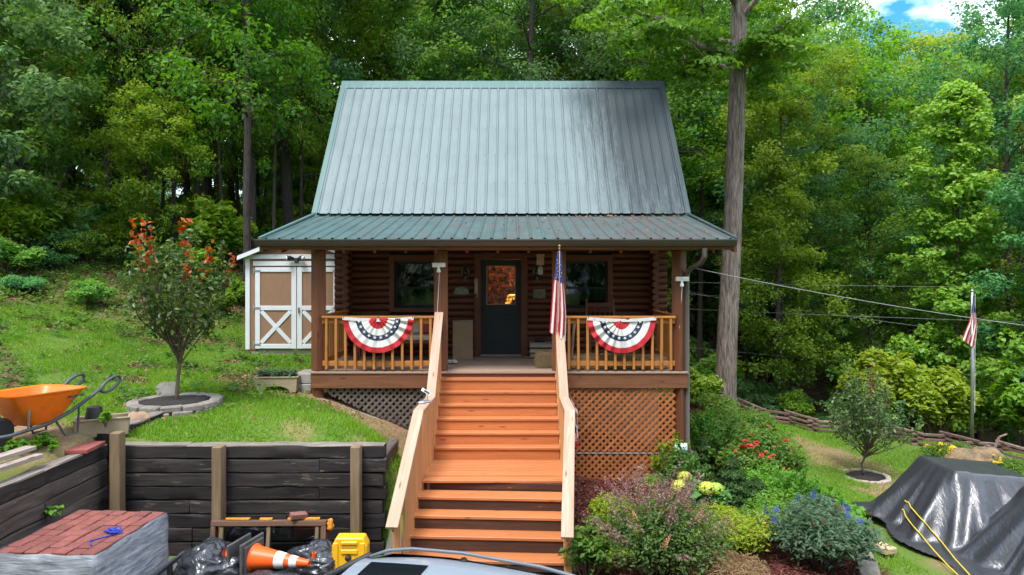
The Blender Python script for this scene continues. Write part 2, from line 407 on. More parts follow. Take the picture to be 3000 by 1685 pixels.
def _axis(lo, a, b, hi, fine, grow):
    m = list(np.arange(a, b + 1e-6, fine)); s = fine
    while m[-1] < hi: s = min(s * grow, 12); m.append(m[-1] + s)
    s = fine
    while m[0] > lo: s = min(s * grow, 12); m.insert(0, m[0] - s)
    return np.array(m)
def build_terrain():
    xs = _axis(-170, -14, 14, 170, .13, 1.12); ys = _axis(-120, 6.5, 21, 190, .1, 1.12)
    X, Y = np.meshgrid(xs, ys); Z = hz(X, Y); x = X.ravel(); y = Y.ravel(); z = Z.ravel()
    near = (np.abs(x) < 40) & (y > -5) & (y < 60)
    bn = np.zeros(len(x)); bn[near] = vnoise(x[near], y[near], 2.3, 5) * .025 + vnoise(x[near], y[near], .7, 6) * .05
    pit = (z == 0); z = z + np.where(pit, 0, bn)
    li, mu, di, gr = masks(x, y)
    nx = len(xs); ny = len(ys); i = np.arange(nx * ny).reshape(ny, nx)
    F = np.stack([i[:-1, :-1].ravel(), i[:-1, 1:].ravel(), i[1:, 1:].ravel(), i[1:, :-1].ravel()], 1)
    m, t, b, _ = nt('ground_cover')
    a = t.nodes.new('ShaderNodeVertexColor'); a.layer_name = 'cover'; sp = t.nodes.new('ShaderNodeSeparateColor'); t.links.new(a.outputs[0], sp.inputs[0])
    v = coords(t, 'World', (1, 1, 1), False); nA = noise(t, v, 1.1, 6, .6); nB = noise(t, v, 22, 5, .65); nC = noise(t, v, 60, 3, .6)
    grass = mixc(t, nA, (.075, .16, .02), (.16, .24, .04)); grass = mixc(t, ramp(t, nB, [(0, 0, 0), (1, 1, 1)], [.45, .75]).outputs[0], grass, (.10, .085, .035))
    lit = ramp(t, nB, [(.05, .032, .02), (.15, .088, .05), (.25, .165, .105)], [.3, .5, .72]).outputs[0]
    lit = mixc(t, ramp(t, nA, [(0, 0, 0), (.5, .5, .5)], [.48, .62]).outputs[0], lit, (.06, .09, .02))
    mul = ramp(t, nC, [(.028, .009, .008), (.095, .026, .018), (.17, .06, .04)], [.3, .5, .72]).outputs[0]
    dirt = ramp(t, nB, [(.17, .095, .05), (.30, .185, .11), (.40, .28, .18)], [.3, .52, .75]).outputs[0]
    c = mixc(t, sp.outputs[2], grass, dirt); c = mixc(t, sp.outputs[0], c, lit); c = mixc(t, sp.outputs[1], c, mul)
    grv = ramp(t, nC, [(.07, .065, .06), (.2, .185, .17)], [.35, .65]).outputs[0]; c = mixc(t, a.outputs['Alpha'], c, grv)
    t.links.new(c, b.inputs['Base Color']); b.inputs['Roughness'].default_value = .95; b.inputs['Specular IOR Level'].default_value = .15
    bump(t, b, nC, .7, .03)
    me = mesh_np('ground', np.stack([x, y, z], 1), F, m, True, {'cover': np.stack([li, mu, di, gr], 1)})
    o = bpy.data.objects.new('ground', me); COL.objects.link(o); tag(o, 'sloping ground of lawn, leaf litter, dirt and mulch around the cabin', 'ground', kind='structure')
build_terrain()
_dw = MB(); _dw.grid(lambda u, v: (-5.15 + 6.0 * u, -9 + 17.2 * v, .006), 12, 30)
tag(_dw.build('driveway', mat('driveway_gravel', (.20, .185, .17), (.075, .07, .065), .95, scale=55, bmp=.9, bdist=.03, coord='World', rnd=False)), 'grey gravel driveway below the timber wall', 'driveway', kind='structure')

# ================================================================ CABIN
D = 1.97                       # top of the porch deck
XL, XR = -4.23, 3.77           # roof width
WY = 14.10                     # face of the front log wall
cabin = thing('log_cabin', 'red brown log cabin with steep green metal roof and covered front porch', 'cabin', (-.23, 14, 0))

def roof_mat(name, base, base2, stain, streak=.35, stain_on=True, brown=False):
    m, t, b, _ = nt(name); v = coords(t, 'World', (26, 1.0, 1.0), False); n = noise(t, v, 1.2, 5, .6)
    v2 = coords(t, 'World', (1.2, 1.2, 1.2), False); n2 = noise(t, v2, 1.5, 4)
    col = mixc(t, ramp(t, n, [(0, 0, 0), (1, 1, 1)], [.35, .7]).outputs[0], base, base2)
    col = mixc(t, ramp(t, n2, [(0, 0, 0), (streak, streak, streak)], [.45, .7]).outputs[0], col, tuple(x * .7 for x in base2))
    g = t.nodes.new('ShaderNodeNewGeometry'); s = t.nodes.new('ShaderNodeSeparateXYZ'); t.links.new(g.outputs['Position'], s.inputs[0])
    if stain_on:
        v3 = coords(t, 'World', (9, 1.0, 1.0), False); n3 = noise(t, v3, 1.6, 8, .70); v4 = coords(t, 'World', (46, 5, 5), False); n4 = noise(t, v4, 1.6, 5, .7)
        mr = t.nodes.new('ShaderNodeMapRange'); t.links.new(s.outputs['X'], mr.inputs['Value']); mr.inputs['From Min'].default_value = .95; mr.inputs['From Max'].default_value = 2.65
        mr.inputs['To Min'].default_value = -.34; mr.inputs['To Max'].default_value = .36
        up = t.nodes.new('ShaderNodeMapRange'); t.links.new(s.outputs['Z'], up.inputs['Value']); up.inputs['From Min'].default_value = 4.9; up.inputs['From Max'].default_value = 7.0
        up.inputs['To Min'].default_value = -.17; up.inputs['To Max'].default_value = .04
        k = math_n(t, 'ADD', math_n(t, 'ADD', mr.outputs[0], up.outputs[0]), math_n(t, 'ADD', math_n(t, 'MULTIPLY', n3, .75), math_n(t, 'MULTIPLY', n4, .55)))
        col = mixc(t, ramp(t, k, [(0, 0, 0), (.45, .45, .45), (.95, .95, .95)], [.46, .70, .93]).outputs[0], col, stain)
    if brown:
        v3 = coords(t, 'World', (2.2, 1.2, 1.2), False); n3 = noise(t, v3, 1.6, 6, .65)
        mr = t.nodes.new('ShaderNodeMapRange'); t.links.new(s.outputs['X'], mr.inputs['Value']); mr.inputs['From Min'].default_value = -3.5; mr.inputs['From Max'].default_value = 2.2
        mr.inputs['To Min'].default_value = -.12; mr.inputs['To Max'].default_value = .12
        k = math_n(t, 'ADD', mr.outputs[0], n3)
        col = mixc(t, ramp(t, k, [(0, 0, 0), (.75, .75, .75)], [.44, .66]).outputs[0], col, (.09, .072, .066))
    t.links.new(col, b.inputs['Base Color']); b.inputs['Roughness'].default_value = .55; b.inputs['Specular IOR Level'].default_value = .28
    bump(t, b, n, .05, .003); return m
MT['roof'] = roof_mat('roof_pale_green', (.166, .211, .212), (.140, .181, .184), (.028, .038, .042), .3)
MT['proof'] = roof_mat('porch_roof_green', (.075, .13, .125), (.045, .083, .081), None, .5, False, True)
MT['rtrim'] = roof_mat('roof_trim_green', (.105, .185, .172), (.085, .155, .145), (.028, .038, .042), .3)

def sheet_mesh(name, width, length, m, nribs=4, rh=.024):
    """corrugated roof sheet: local x across, y down the slope, z out"""
    prof = []; sp = width / nribs
    for i in range(nribs):
        x0 = i * sp
        prof += [(x0, 0), (x0 + sp / 2 - .030, 0), (x0 + sp / 2 - .011, rh), (x0 + sp / 2 + .011, rh), (x0 + sp / 2 + .030, 0)]
        prof += [(x0 + sp * .86, 0)]
    prof.append((width, 0)); mb = MB(); n = len(prof); nl = 6; v = []; f = []
    for j in range(nl + 1):
        for (x, z) in prof: v.append((x, j / nl * length, z))
    for j in range(nl):
        for i in range(n - 1): a = j * n + i; f.append((a, a + 1, a + n + 1, a + n))
    mb.add(v, f); return mb.mesh(name, m)
def slope_matrix(x, y0, z0, y1, z1):
    """frame with local y running from (y0,z0) down to (y1,z1)"""
    d = Vector((0, y1 - y0, z1 - z0)); L = d.length; yv = d.normalized(); xv = Vector((1, 0, 0)); zv = xv.cross(yv)
    if zv.z < 0: xv = -xv; zv = -zv
    M = Matrix((xv, yv, zv)).transposed().to_4x4(); M.translation = (x, y0, z0); return M, L
RY, RZ = 17.11, 8.476; BY, BZ = 14.52, 4.945; EY, EZ = 11.43, 4.229
def roof_part(name, m, y0, z0, y1, z1, xl=XL, xr=XR, screws=True, rows=(.03, .2, .4, .6, .8, .975), nsh=9, lift=0):
    Mx, L = slope_matrix(xl if (y1 < y0) == False else xl, y0, z0, y1, z1)
    flip = Mx.to_3x3() @ Vector((1, 0, 0)); start = xl if flip.x > 0 else xr
    root = bpy.data.objects.new(name, None); root.location = (start, y0, z0); link(root, cabin)
    w = (xr - xl) / nsh; me = sheet_mesh('roof_sheet', w + .001, L, m)
    for i in range(nsh):
        o = bpy.data.objects.new('roof_sheet', me); T = Mx.copy(); T.translation = Vector((start + flip.x * i * w, y0, z0)) + (Mx.to_3x3() @ Vector((0, 0, lift + (.0015 if i % 2 else 0))))
        o.matrix_basis = T; link(o, root)
    if screws:
        mb = MB(); T = Mx.copy(); T.translation = (start, y0, z0); sp = w / 4
        for r in rows:
            for k in range(nsh * 4):
                mb.lathe([(.011, 0), (.011, .004), (.005, .009)], 6, (k * sp + sp / 2 + .055 + random.uniform(-.006, .006), r * L + random.uniform(-.01, .01), .003), M=T)
        tag(mb.build('roof_screws', MT['darkscrew'], root), kind='stuff')
    return root, Mx, L
MT['darkscrew'] = mat('roof_screw', (.12, .19, .19), (.07, .1, .1), .5)
roof_part('main_roof', MT['roof'], RY, RZ, BY, BZ)
roof_part('rear_roof', MT['roof'], RY, RZ, 2 * RY - BY + .6, BZ - .85, screws=False)
roof_part('porch_roof', MT['proof'], BY + .06, BZ - .045, EY, EZ, rows=(.97,))
mb = MB()     # ridge cap and rake trim
mb.prism([(RY - .16, RZ - .185), (RY - .015, RZ + .03), (RY + .015, RZ + .03), (RY + .16, RZ - .185), (RY + .15, RZ - .20), (RY, RZ + .012), (RY - .15, RZ - .20)], XL - .03, XR + .03, 'x')
mb.build('ridge_cap', MT['rtrim'], cabin)
def rake(x0, x1, y0, z0, y1, z1, m, dn=.10, name='rake_trim'):
    mb = MB(); mb.prism([(y0, z0 + .036), (y1, z1 + .036), (y1, z1 - dn), (y0, z0 - dn)], x0, x1, 'x'); return mb.build(name, m, cabin)
for s, x in ((-1, XL), (1, XR)):
    rake(x - .03 if s < 0 else x - .085, x + .085 if s < 0 else x + .03, RY, RZ, BY - .02, BZ - .02, MT['rtrim'])
    rake(x - .032 if s < 0 else x - .083, x + .083 if s < 0 else x + .032, RY + .002, RZ, 2 * RY - BY + .6, BZ - .85, MT['rtrim'])
    rake(x - .025 if s < 0 else x - .03, x + .03 if s < 0 else x + .025, BY - .03, BZ - .04, EY, EZ, MT['rtrim'], -.004)
    xx = x + .02 * (-s); rake(xx - .03, xx + .03, BY, BZ - .10, EY + .03, EZ - .055, MT['beam'], .16, 'barge_board')
mb = MB(); mb.prism([(BY, BZ - .07), (BY - .06, BZ - .07), (BY - .06, BZ - .052), (BY, BZ - .052)], XL + .08, XR - .08, 'x'); mb.build('roof_flashing', MT['darkmetal'], cabin)
mb = MB(); mb.prism([(BY, BZ - .13), (EY + .05, EZ - .085), (EY + .05, EZ - .06), (BY, BZ - .10)], XL + .06, XR - .06, 'x'); mb.build('porch_ceiling', MT['trim'], cabin)
# gutter and downspout
gp = [(EY + .02, 4.225), (EY - .115, 4.225), (EY - .115, 4.205), (EY - .10, 4.20), (EY - .088, 4.165), (EY - .058, 4.115), (EY + .02, 4.112), (EY + .02, 4.128), (EY - .052, 4.13), (EY - .08, 4.175), (EY - .098, 4.212), (EY + .01, 4.212)]
mb = MB(); mb.prism(gp, XL - .05, XR - .03, 'x'); gut = mb.build('gutter', MT['gutter'], cabin)
dpath = [P(2064, 727, EY - .03), P(2064, 752, EY - .03), P(2056, 768, EY + .05), P(2024, 786, 11.68), P(2014, 800, 11.78), P(2012, 830, 11.80), P(2012, 1080, 11.80), P(2013, 1095, 11.77), P(2013, 1300, 11.77), P(2019, 1322, 11.70), P(2034, 1330, 11.5)]
mb = MB(); mb.tube(dpath, .045, 8); mb.build('downspout', MT['gutter'], gut, 'auto')
mb = MB()
for z in (3.35, 2.5, 1.2): mb.box((P(2012, 900, 11.8).x, 11.815, z), (.115, .075, .03))
mb.build('downspout_strap', MT['gutter'], gut)
# beam, fascia, posts
board('beam', cabin, MT['beam'], (-3.62, 11.86, 4.155), (3.12, 11.86, 4.155), .17, .19)
board('fascia', cabin, MT['beam'], (XL + .03, EY + .052, 4.135), (XR - .03, EY + .052, 4.135), .035, .16)
for i in range(15):
    x = XL + .35 + i * .52; board('rafter', cabin, MT['trim'], (x, EY + .08, EZ - .165), (x, BY - .1, BZ - .21), .045, .13)
PX = [-3.36, -1.235, .815, 2.90]
for i, x in enumerate(PX):
    p = board('post', cabin, MT['post'], (x, 11.86, D), (x, 11.86, 4.06), .19, .19 if i in (0, 3) else .175, .012)
# deck
n = 17; y0 = 11.655
for i in range(n):
    board('deck_board', cabin, MT['deck'], (-3.45, y0 + .07 + i * .1455, D - .0125), (3.02, y0 + .07 + i * .1455, D - .0125), .139, .025, .003)
board('rim_joist', cabin, MT['beam'], (-3.44, 11.70, D - .152), (-1.26, 11.70, D - .152), .05, .25)
board('rim_joist', cabin, MT['beam'], (.77, 11.70, D - .152), (3.01, 11.70, D - .152), .05, .25)
board('rim_joist', cabin, MT['beam'], (2.985, 11.73, D - .155), (2.985, 14.0, D - .155), .05, .25)
board('rim_joist', cabin, MT['beam'], (-3.415, 11.73, D - .155), (-3.415, 14.0, D - .155), .05, .25)
board('rim_joist', cabin, MT['trim'], (-1.26, 11.705, D - .152), (.77, 11.705, D - .152), .05, .25)
board('support_post', cabin, MT['post'], (2.885, 11.80, D - .28), (2.885, 11.80, -.1), .19, .14)
board('support_post', cabin, MT['post'], (-3.35, 11.80, D - .28), (-3.35, 11.80, gz(-3.35, 11.8) - .1), .14, .14)
board('support_post', cabin, MT['post'], (.86, 11.84, D - .28), (.86, 11.84, -.1), .12, .12)
mb = MB(); mb.box((-.235, 17.0, .7), (6.5, 5.7, 2.5)); mb.build('foundation', MT['concrete'], cabin)
# --- lattice skirts
def clip(p, d, poly):
    t0, t1 = -99., 99.; n = len(poly); ar = sum(poly[i][0] * poly[(i + 1) % n][1] - poly[(i + 1) % n][0] * poly[i][1] for i in range(n))
    for i in range(n):
        a = poly[i]; b = poly[(i + 1) % n]; nx, nz = -(b[1] - a[1]), b[0] - a[0]
        if ar < 0: nx, nz = -nx, -nz
        den = d[0] * nx + d[1] * nz; num = (p[0] - a[0]) * nx + (p[1] - a[1]) * nz
        if abs(den) < 1e-9:
            if num < 0: return None
            continue
        t = -num / den
        if den > 0: t0 = max(t0, t)
        else: t1 = min(t1, t)
    return (t0, t1) if t1 - t0 > .04 else None
def lattice(poly, Y, m, sp, root_loc):
    root = bpy.data.objects.new('lattice_panel', None); root.location = root_loc; link(root, cabin)
    xs = [p[0] for p in poly]; zs = [p[1] for p in poly]; q = math.sqrt(.5)
    for sgn in (1, -1):
        k = min(xs) - (max(zs) - min(zs)) - .1
        while k < max(xs) + (max(zs) - min(zs)):
            p = (k, min(zs)) if sgn > 0 else (k, min(zs)); d = (q * sgn, q)
            r = clip(p, d, poly)
            if r:
                yy = Y - (.0045 if sgn > 0 else -.0045)
                L = round((r[1] - r[0]) / .02) * .02; c = (r[0] + r[1]) / 2
                a = (p[0] + d[0] * (c - L / 2), yy, p[1] + d[1] * (c - L / 2)); b = (p[0] + d[0] * (c + L / 2), yy, p[1] + d[1] * (c + L / 2))
                board('slat', root, m, a, b, .0085, .042, 0, up=(-d[1], 0, d[0]))
            k += sp
    return root
zl = lambda x: gz(x, 11.72) + .03
lattice([(-3.29, D - .28), (-1.34, D - .28), (-1.34, zl(-1.34)), (-2.3, zl(-2.3)), (-3.29, zl(-3.29))], 11.745, MT['lattice_dark'], .121, (-2.3, 11.74, 1.2))
lr = lattice([(.83, D - .28), (2.80, D - .28), (2.80, .60), (.83, .60)], 11.72, MT['lattice'], .121, (1.8, 11.72, .9))
lattice([(.83, .545), (2.80, .545), (2.80, .05), (.83, .10)], 11.728, MT['lattice'], .121, (1.8, 11.72, .1))
board('batten', lr, MT['greywood'], (.83, 11.735, .572), (2.80, 11.735, .572), .02, .035)
mb = MB(); mb.prism([(-3.29, zl(-3.29) - .02), (-2.3, zl(-2.3) - .02), (-1.3, zl(-1.34) - .02), (-1.3, zl(-1.34) - .12), (-2.3, zl(-2.3) - .12), (-3.29, zl(-3.29) - .12)], 11.71, 11.75)
mb.build('base_board', MT['greywood'], cabin)
# --- porch railings
def railing(x0, x1, Y, n):
    root = bpy.data.objects.new('porch_railing', None); root.location = ((x0 + x1) / 2, Y, D); link(root, cabin)
    board('top_rail', root, MT['rail'], (x0, Y + .03, D + .935), (x1, Y + .03, D + .935), .11, .038)
    board('sub_rail', root, MT['rail'], (x0, Y + .045, D + .865), (x1, Y + .045, D + .865), .038, .085)
    board('bottom_rail', root, MT['rail'], (x0, Y + .045, D + .135), (x1, Y + .045, D + .135), .038, .085)
    for i in range(n):
        x = x0 + (i + .5) * (x1 - x0) / n; board('baluster', root, MT['rail'], (x + random.uniform(-.004, .004), Y, D + .035), (x + random.uniform(-.004, .004), Y, D + .912), .04, .044)
    return root
railing(-3.27, -1.32, 11.74, 12)
railing(.90, 2.81, 11.74, 12)
def side_rail(X, s):
    root = bpy.data.objects.new('porch_side_railing', None); root.location = (X, 13, D); link(root, cabin)
    board('top_rail', root, MT['rail'], (X, 11.96, D + .935), (X, 13.80, D + .935), .11, .038)
    board('sub_rail', root, MT['rail'], (X - s * .02, 11.96, D + .865), (X - s * .02, 13.80, D + .865), .038, .085)
    board('bottom_rail', root, MT['rail'], (X - s * .02, 11.96, D + .135), (X - s * .02, 13.80, D + .135), .038, .085)
    for i in range(11): board('baluster', root, MT['rail'], (X + s * .022, 12.04 + i * .165, D + .035), (X + s * .022, 12.04 + i * .165, D + .912), .044, .04)
side_rail(2.90, 1); side_rail(-3.36, -1)
# --- log walls
LH = .134; NC = 19; WXL, WXR = -3.36, 2.90
win = [(-2.42, -1.50), (1.045, 1.965)]; WZ0, WZ1 = 2.97, 3.912; DX0, DX1, DZ1 = -.645, .19, 3.955
openings = [(DX0 - .13, DX1 + .13, D, DZ1 + .14)] + [(a - .10, b + .10, WZ0 - .10, WZ1 + .14) for a, b in win]
_lm = {}
def log_piece(x0, x1, z, Y, parent, axis='x', m=None, r=.078):
    L = x1 - x0; key = (round(L, 3), m or 'log')
    if key not in _lm:
        mb = MB(); n = 9; v = []; f = []; hx = L / 2
        for sx in (-hx, hx):
            for j in range(n):
                a = math.pi * (j / (n - 1)) ; v.append((sx, -math.sin(a) ** .8 * r * .85 - .0, -math.cos(a) * LH * .492))
            v += [(sx, .10, LH * .492), (sx, .10, -LH * .492)]
        k = n + 2
        for j in range(k): j2 = (j + 1) % k; f.append((j, j2, k + j2, k + j))
        f += [tuple(range(k)), tuple(range(2 * k - 1, k - 1, -1))]; mb.add(v, f)
        _lm[key] = mb.mesh('log', MT[m or 'log'], 'auto')
    o = bpy.data.objects.new('log', _lm[key]); M = Matrix.Translation(((x0 + x1) / 2, Y, z))
    o.matrix_basis = M; link(o, parent); return o
for c in range(NC):
    z = D + LH * (c + .5); segs = [(WXL - .30, WXR + .30)]
    for (a, b, z0, z1) in openings:
        if z0 - .03 < z < z1 + .03:
            ns = []
            for (s, e) in segs:
                if a > s: ns.append((s, min(a, e)))
                if b < e: ns.append((max(b, s), e))
            segs = [q for q in ns if q[1] - q[0] > .05]
    for (s, e) in segs: log_piece(s, e, z, WY + .03, cabin)
# side-wall logs: their round ends stand out in front of the wall corner
mbl = MB(); v = []; n = 12
_se = MB(); _se.lathe([(.064, -.14), (.072, -.12), (.074, 3.0), (.074, 6.2)], 14); 
MT_end = MT['log']
se_mesh = _se.mesh('log', MT['log'], 'auto')
for sx, X in ((-1, WXL), (1, WXR)):
    for c in range(NC):
        z = D + LH * (c + .5) + (LH / 2 if c < NC - 1 else 0)
        o = bpy.data.objects.new('log', se_mesh); o.matrix_basis = Matrix.Translation((X, 13.93, z)) @ Matrix.Rotation(R(-90), 4, 'X') @ Matrix.Diagonal((1, .92, 1, 1)); link(o, cabin)
# walls behind the logs, gables, rooms
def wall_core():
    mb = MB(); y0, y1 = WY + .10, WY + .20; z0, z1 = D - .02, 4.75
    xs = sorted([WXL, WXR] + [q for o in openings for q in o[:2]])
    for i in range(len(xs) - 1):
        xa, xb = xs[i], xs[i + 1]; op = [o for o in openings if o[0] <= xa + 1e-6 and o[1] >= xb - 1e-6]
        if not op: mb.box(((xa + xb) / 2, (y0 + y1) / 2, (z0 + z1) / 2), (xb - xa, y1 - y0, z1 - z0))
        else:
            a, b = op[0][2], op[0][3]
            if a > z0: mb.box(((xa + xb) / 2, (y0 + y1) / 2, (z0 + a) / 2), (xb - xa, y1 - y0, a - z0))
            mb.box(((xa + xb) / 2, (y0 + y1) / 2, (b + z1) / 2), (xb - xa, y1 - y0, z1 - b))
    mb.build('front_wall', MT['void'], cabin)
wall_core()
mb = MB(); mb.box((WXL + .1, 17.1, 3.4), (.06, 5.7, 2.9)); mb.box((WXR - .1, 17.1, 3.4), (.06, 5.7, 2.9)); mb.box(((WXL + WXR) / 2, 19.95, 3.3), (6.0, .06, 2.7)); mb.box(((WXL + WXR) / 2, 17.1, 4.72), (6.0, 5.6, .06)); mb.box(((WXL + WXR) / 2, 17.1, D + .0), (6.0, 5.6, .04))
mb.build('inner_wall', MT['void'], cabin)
for X in (WXL, WXR):
    mb = MB(); mb.prism([(14.75, 4.7), (RY, 8.0), (19.45, 4.7)], X - .04, X + .04, 'x'); mb.build('gable_wall', MT['log'], cabin)
# windows
def glass_mat(name, tint=.55, rough=.03):
    m, t, b, out = nt(name); t.nodes.remove(b); tr = t.nodes.new('ShaderNodeBsdfTransparent'); tr.inputs[0].default_value = (tint * .9, tint * .97, tint, 1)
    gl = t.nodes.new('ShaderNodeBsdfGlossy'); gl.inputs['Roughness'].default_value = rough; gl.inputs[0].default_value = (.42, .46, .5, 1)
    fr = t.nodes.new('ShaderNodeFresnel'); fr.inputs[0].default_value = 1.6
    v = coords(t, 'World', (1, 1, 1), False); n = noise(t, v, 2.5, 3); bp = t.nodes.new('ShaderNodeBump'); bp.inputs['Strength'].default_value = .012; bp.inputs['Distance'].default_value = .02; t.links.new(n, bp.inputs['Height']); t.links.new(bp.outputs[0], gl.inputs['Normal'])
    mx = t.nodes.new('ShaderNodeMixShader'); t.links.new(fr.outputs[0], mx.inputs[0]); t.links.new(tr.outputs[0], mx.inputs[1]); t.links.new(gl.outputs[0], mx.inputs[2]); t.links.new(mx.outputs[0], out.inputs[0]); return m
MT['glass'] = glass_mat('window_glass')
MT['navy'] = mat('navy_paint', (.007, .012, .02), (.005, .009, .015), .55, scale=3)
MT['curtain'] = mat('curtain_cloth', (.14, .17, .19), (.08, .10, .12), .9, scale=4, stretch=(9, 9, .6))
for (a, b) in win:
    w = bpy.data.objects.new('window', None); w.location = ((a + b) / 2, WY, WZ0); link(w, cabin)
    for xx in (a - .055, b + .055): board('casing', w, MT['trim'], (xx, WY - .045, WZ0 - .10), (xx, WY - .045, WZ1 + .14), .11, .05, up=(0, 1, 0))
    board('casing', w, MT['trim'], (a, WY - .05, WZ1 + .07), (b, WY - .05, WZ1 + .07), .05, .14)
    board('sill', w, MT['trim'], (a - .02, WY - .06, WZ0 - .05), (b + .02, WY - .06, WZ0 - .05), .09, .09)
    for xx in (a + .022, b - .022): board('sash_frame', w, MT['navy'], (xx, WY + .05, WZ0), (xx, WY + .05, WZ1), .044, .05, up=(0, 1, 0))
    for zz in (WZ0 + .022, (WZ0 + WZ1) / 2 - .07, WZ1 - .022): board('sash_frame', w, MT['navy'], (a + .044, WY + .05, zz), (b - .044, WY + .05, zz), .046, .044)
    mb = MB(); mb.box(((a + b) / 2, WY + .055, (WZ0 + WZ1) / 2), (b - a - .05, .006, WZ1 - WZ0 - .05)); mb.build('pane', MT['glass'], w)
    for s in (-1, 1):
        mb = MB(); xc = (a + b) / 2
        def cf(u, v, s=s, xc=xc, a=a, b=b):
            wd = .42 * (1 - .75 * math.sin(min(1, v * 1.25) * math.pi / 2) ** 1.2) if v < .8 else .42 * .28
            return (xc + s * (.44 - u * wd), WY + .17 + .02 * math.sin(u * 26), WZ1 - v * (WZ1 - WZ0))
        mb.grid(cf, 22, 12); mb.build('curtain', MT['curtain'], w, True)
# door
door = bpy.data.objects.new('door', None); door.location = ((DX0 + DX1) / 2, WY, D); link(door, cabin)
for xx in (DX0 - .065, DX1 + .065): board('casing', door, MT['trim'], (xx, WY - .05, D + .002), (xx, WY - .05, DZ1 + .135), .13, .06, up=(0, 1, 0))
board('casing', door, MT['trim'], (DX0, WY - .052, DZ1 + .068), (DX1, WY - .052, DZ1 + .068), .06, .135)
board('jamb_filler', door, MT['trim'], (DX0 - .12, WY + .04, DZ1 + .07), (DX1 + .12, WY + .04, DZ1 + .07), .118, .136)  # filler boards added behind the casing to stop lamp light leaking out
for xx in (DX0 - .065, DX1 + .065): board('jamb_filler', door, MT['trim'], (xx, WY + .04, D + .002), (xx, WY + .04, DZ1), .126, .118, up=(0, 1, 0))
GZ0, GZ1 = 3.02, 3.83; gx0, gx1 = DX0 + .115, DX1 - .11
for xx, w in ((DX0 + .06, .12), (DX1 - .057, .114)): board('stile', door, MT['navy'], (xx, WY + .03, D + .02), (xx, WY + .03, DZ1), w, .045, up=(0, 1, 0))
for z0, z1 in ((D + .02, D + .25), (D + .86, GZ0), (GZ1, DZ1)): board('door_rail', door, MT['navy'], (gx0, WY + .03, (z0 + z1) / 2), (gx1, WY + .03, (z0 + z1) / 2), .045, z1 - z0)
board('door_panel', door, MT['navy'], (gx0, WY + .042, D + .55), (gx1, WY + .042, D + .55), .02, .64)
board('threshold', door, MT['greywood'], (DX0, WY - .03, D + .015), (DX1, WY - .03, D + .015), .12, .028)
for z0 in (GZ0 + .008, GZ1 - .008): board('glass_bead', door, MT['cap'], (gx0 + .016, WY + .012, z0), (gx1 - .016, WY + .012, z0), .02, .016)
for x in (gx0 + .008, gx1 - .008): board('glass_bead', door, MT['cap'], (x, WY + .012, GZ0), (x, WY + .012, GZ1), .016, .02)
m, t, b, out = nt('leaded_glass'); t.nodes.remove(b)
vv = coords(t, 'World', (1, 1, 1), False); vo = t.nodes.new('ShaderNodeTexVoronoi'); vo.feature = 'DISTANCE_TO_EDGE'; vo.inputs['Scale'].default_value = 26; t.links.new(vv, vo.inputs['Vector'])
nn = noise(t, vv, 9, 6, .7); col = ramp(t, nn, [(.10, .075, .055), (.85, .78, .62)], [.34, .58]).outputs[0]
col = mixc(t, ramp(t, vo.outputs['Distance'], [(1, 1, 1), (0, 0, 0)], [.02, .07]).outputs[0], col, (.04, .025, .02))
tr = t.nodes.new('ShaderNodeBsdfTransparent'); t.links.new(col, tr.inputs[0]); gl = t.nodes.new('ShaderNodeBsdfGlossy'); gl.inputs['Roughness'].default_value = .15
mx = t.nodes.new('ShaderNodeMixShader'); mx.inputs[0].default_value = .025; t.links.new(tr.outputs[0], mx.inputs[1]); t.links.new(gl.outputs[0], mx.inputs[2]); t.links.new(mx.outputs[0], out.inputs[0])
mb = MB(); mb.box(((gx0 + gx1) / 2, WY + .03, (GZ0 + GZ1) / 2), (gx1 - gx0, .008, GZ1 - GZ0)); mb.build('leaded_pane', m, door)
for xx in (gx0 + .19, gx0 + .42): board('glazing_bar', door, MT['darkmetal'], (xx, WY + .022, GZ1 - .27), (xx, WY + .022, GZ1 - .05), .008, .008)
for zz in (GZ1 - .13, GZ1 - .28, GZ0 + .28, GZ0 + .09): board('glazing_bar', door, MT['darkmetal'], (gx0 + .1, WY + .022, zz), (gx1 - .05, WY + .022, zz), .008, .008)
mb = MB(); mb.ball((DX0 + .06, WY - .02, D + .95), .028, 2); mb.lathe([(.03, 0), (.03, .01)], 12, M=Matrix.Translation((DX0 + .06, WY + .005, D + .95)) @ Matrix.Rotation(R(90), 4, 'X')); mb.build('door_knob', MT['darkmetal'], door, True)
mb = MB(); mb.box((gx1 - .05, WY + .02, GZ0 + .065), (.07, .004, .09)); mb.build('door_sticker', mat('sticker', (.12, .06, .10), (.05, .03, .06), .5, scale=40), door)
# the lit table lamp in the hall behind the door glass
lamp = thing('table_lamp', 'glowing orange table lamp seen through the leaded door glass', 'lamp', (.0, 14.75, 2.9))
ml, t, b, _ = nt('lamp_shade_lit'); b.inputs['Base Color'].default_value = (.8, .4, .1, 1); b.inputs['Emission Color'].default_value = (1, .50, .10, 1); b.inputs['Emission Strength'].default_value = 1.6
mb = MB(); mb.lathe([(.15, 0), (.09, .19)], 20, (.0, 14.75, 3.02), caps=False); mb.build('lamp_shade', ml, lamp, True)
mb = MB(); mb.lathe([(.07, 0), (.07, .02), (.03, .05), (.05, .12), (.02, .2)], 14, (.0, 14.75, 2.80)); mb.build('lamp_base', MT['darkmetal'], lamp, True)
pl = bpy.data.lights.new('lamp_bulb', 'POINT'); pl.energy = 60; pl.color = (1, .66, .32); pl.shadow_soft_size = .05
plo = bpy.data.objects.new('lamp_bulb', pl); plo.location = (0, 14.75, 3.1); link(plo, lamp)
tb = thing('hall_table', 'dark hall table under the lit lamp inside the doorway', 'table', (0, 14.8, D))
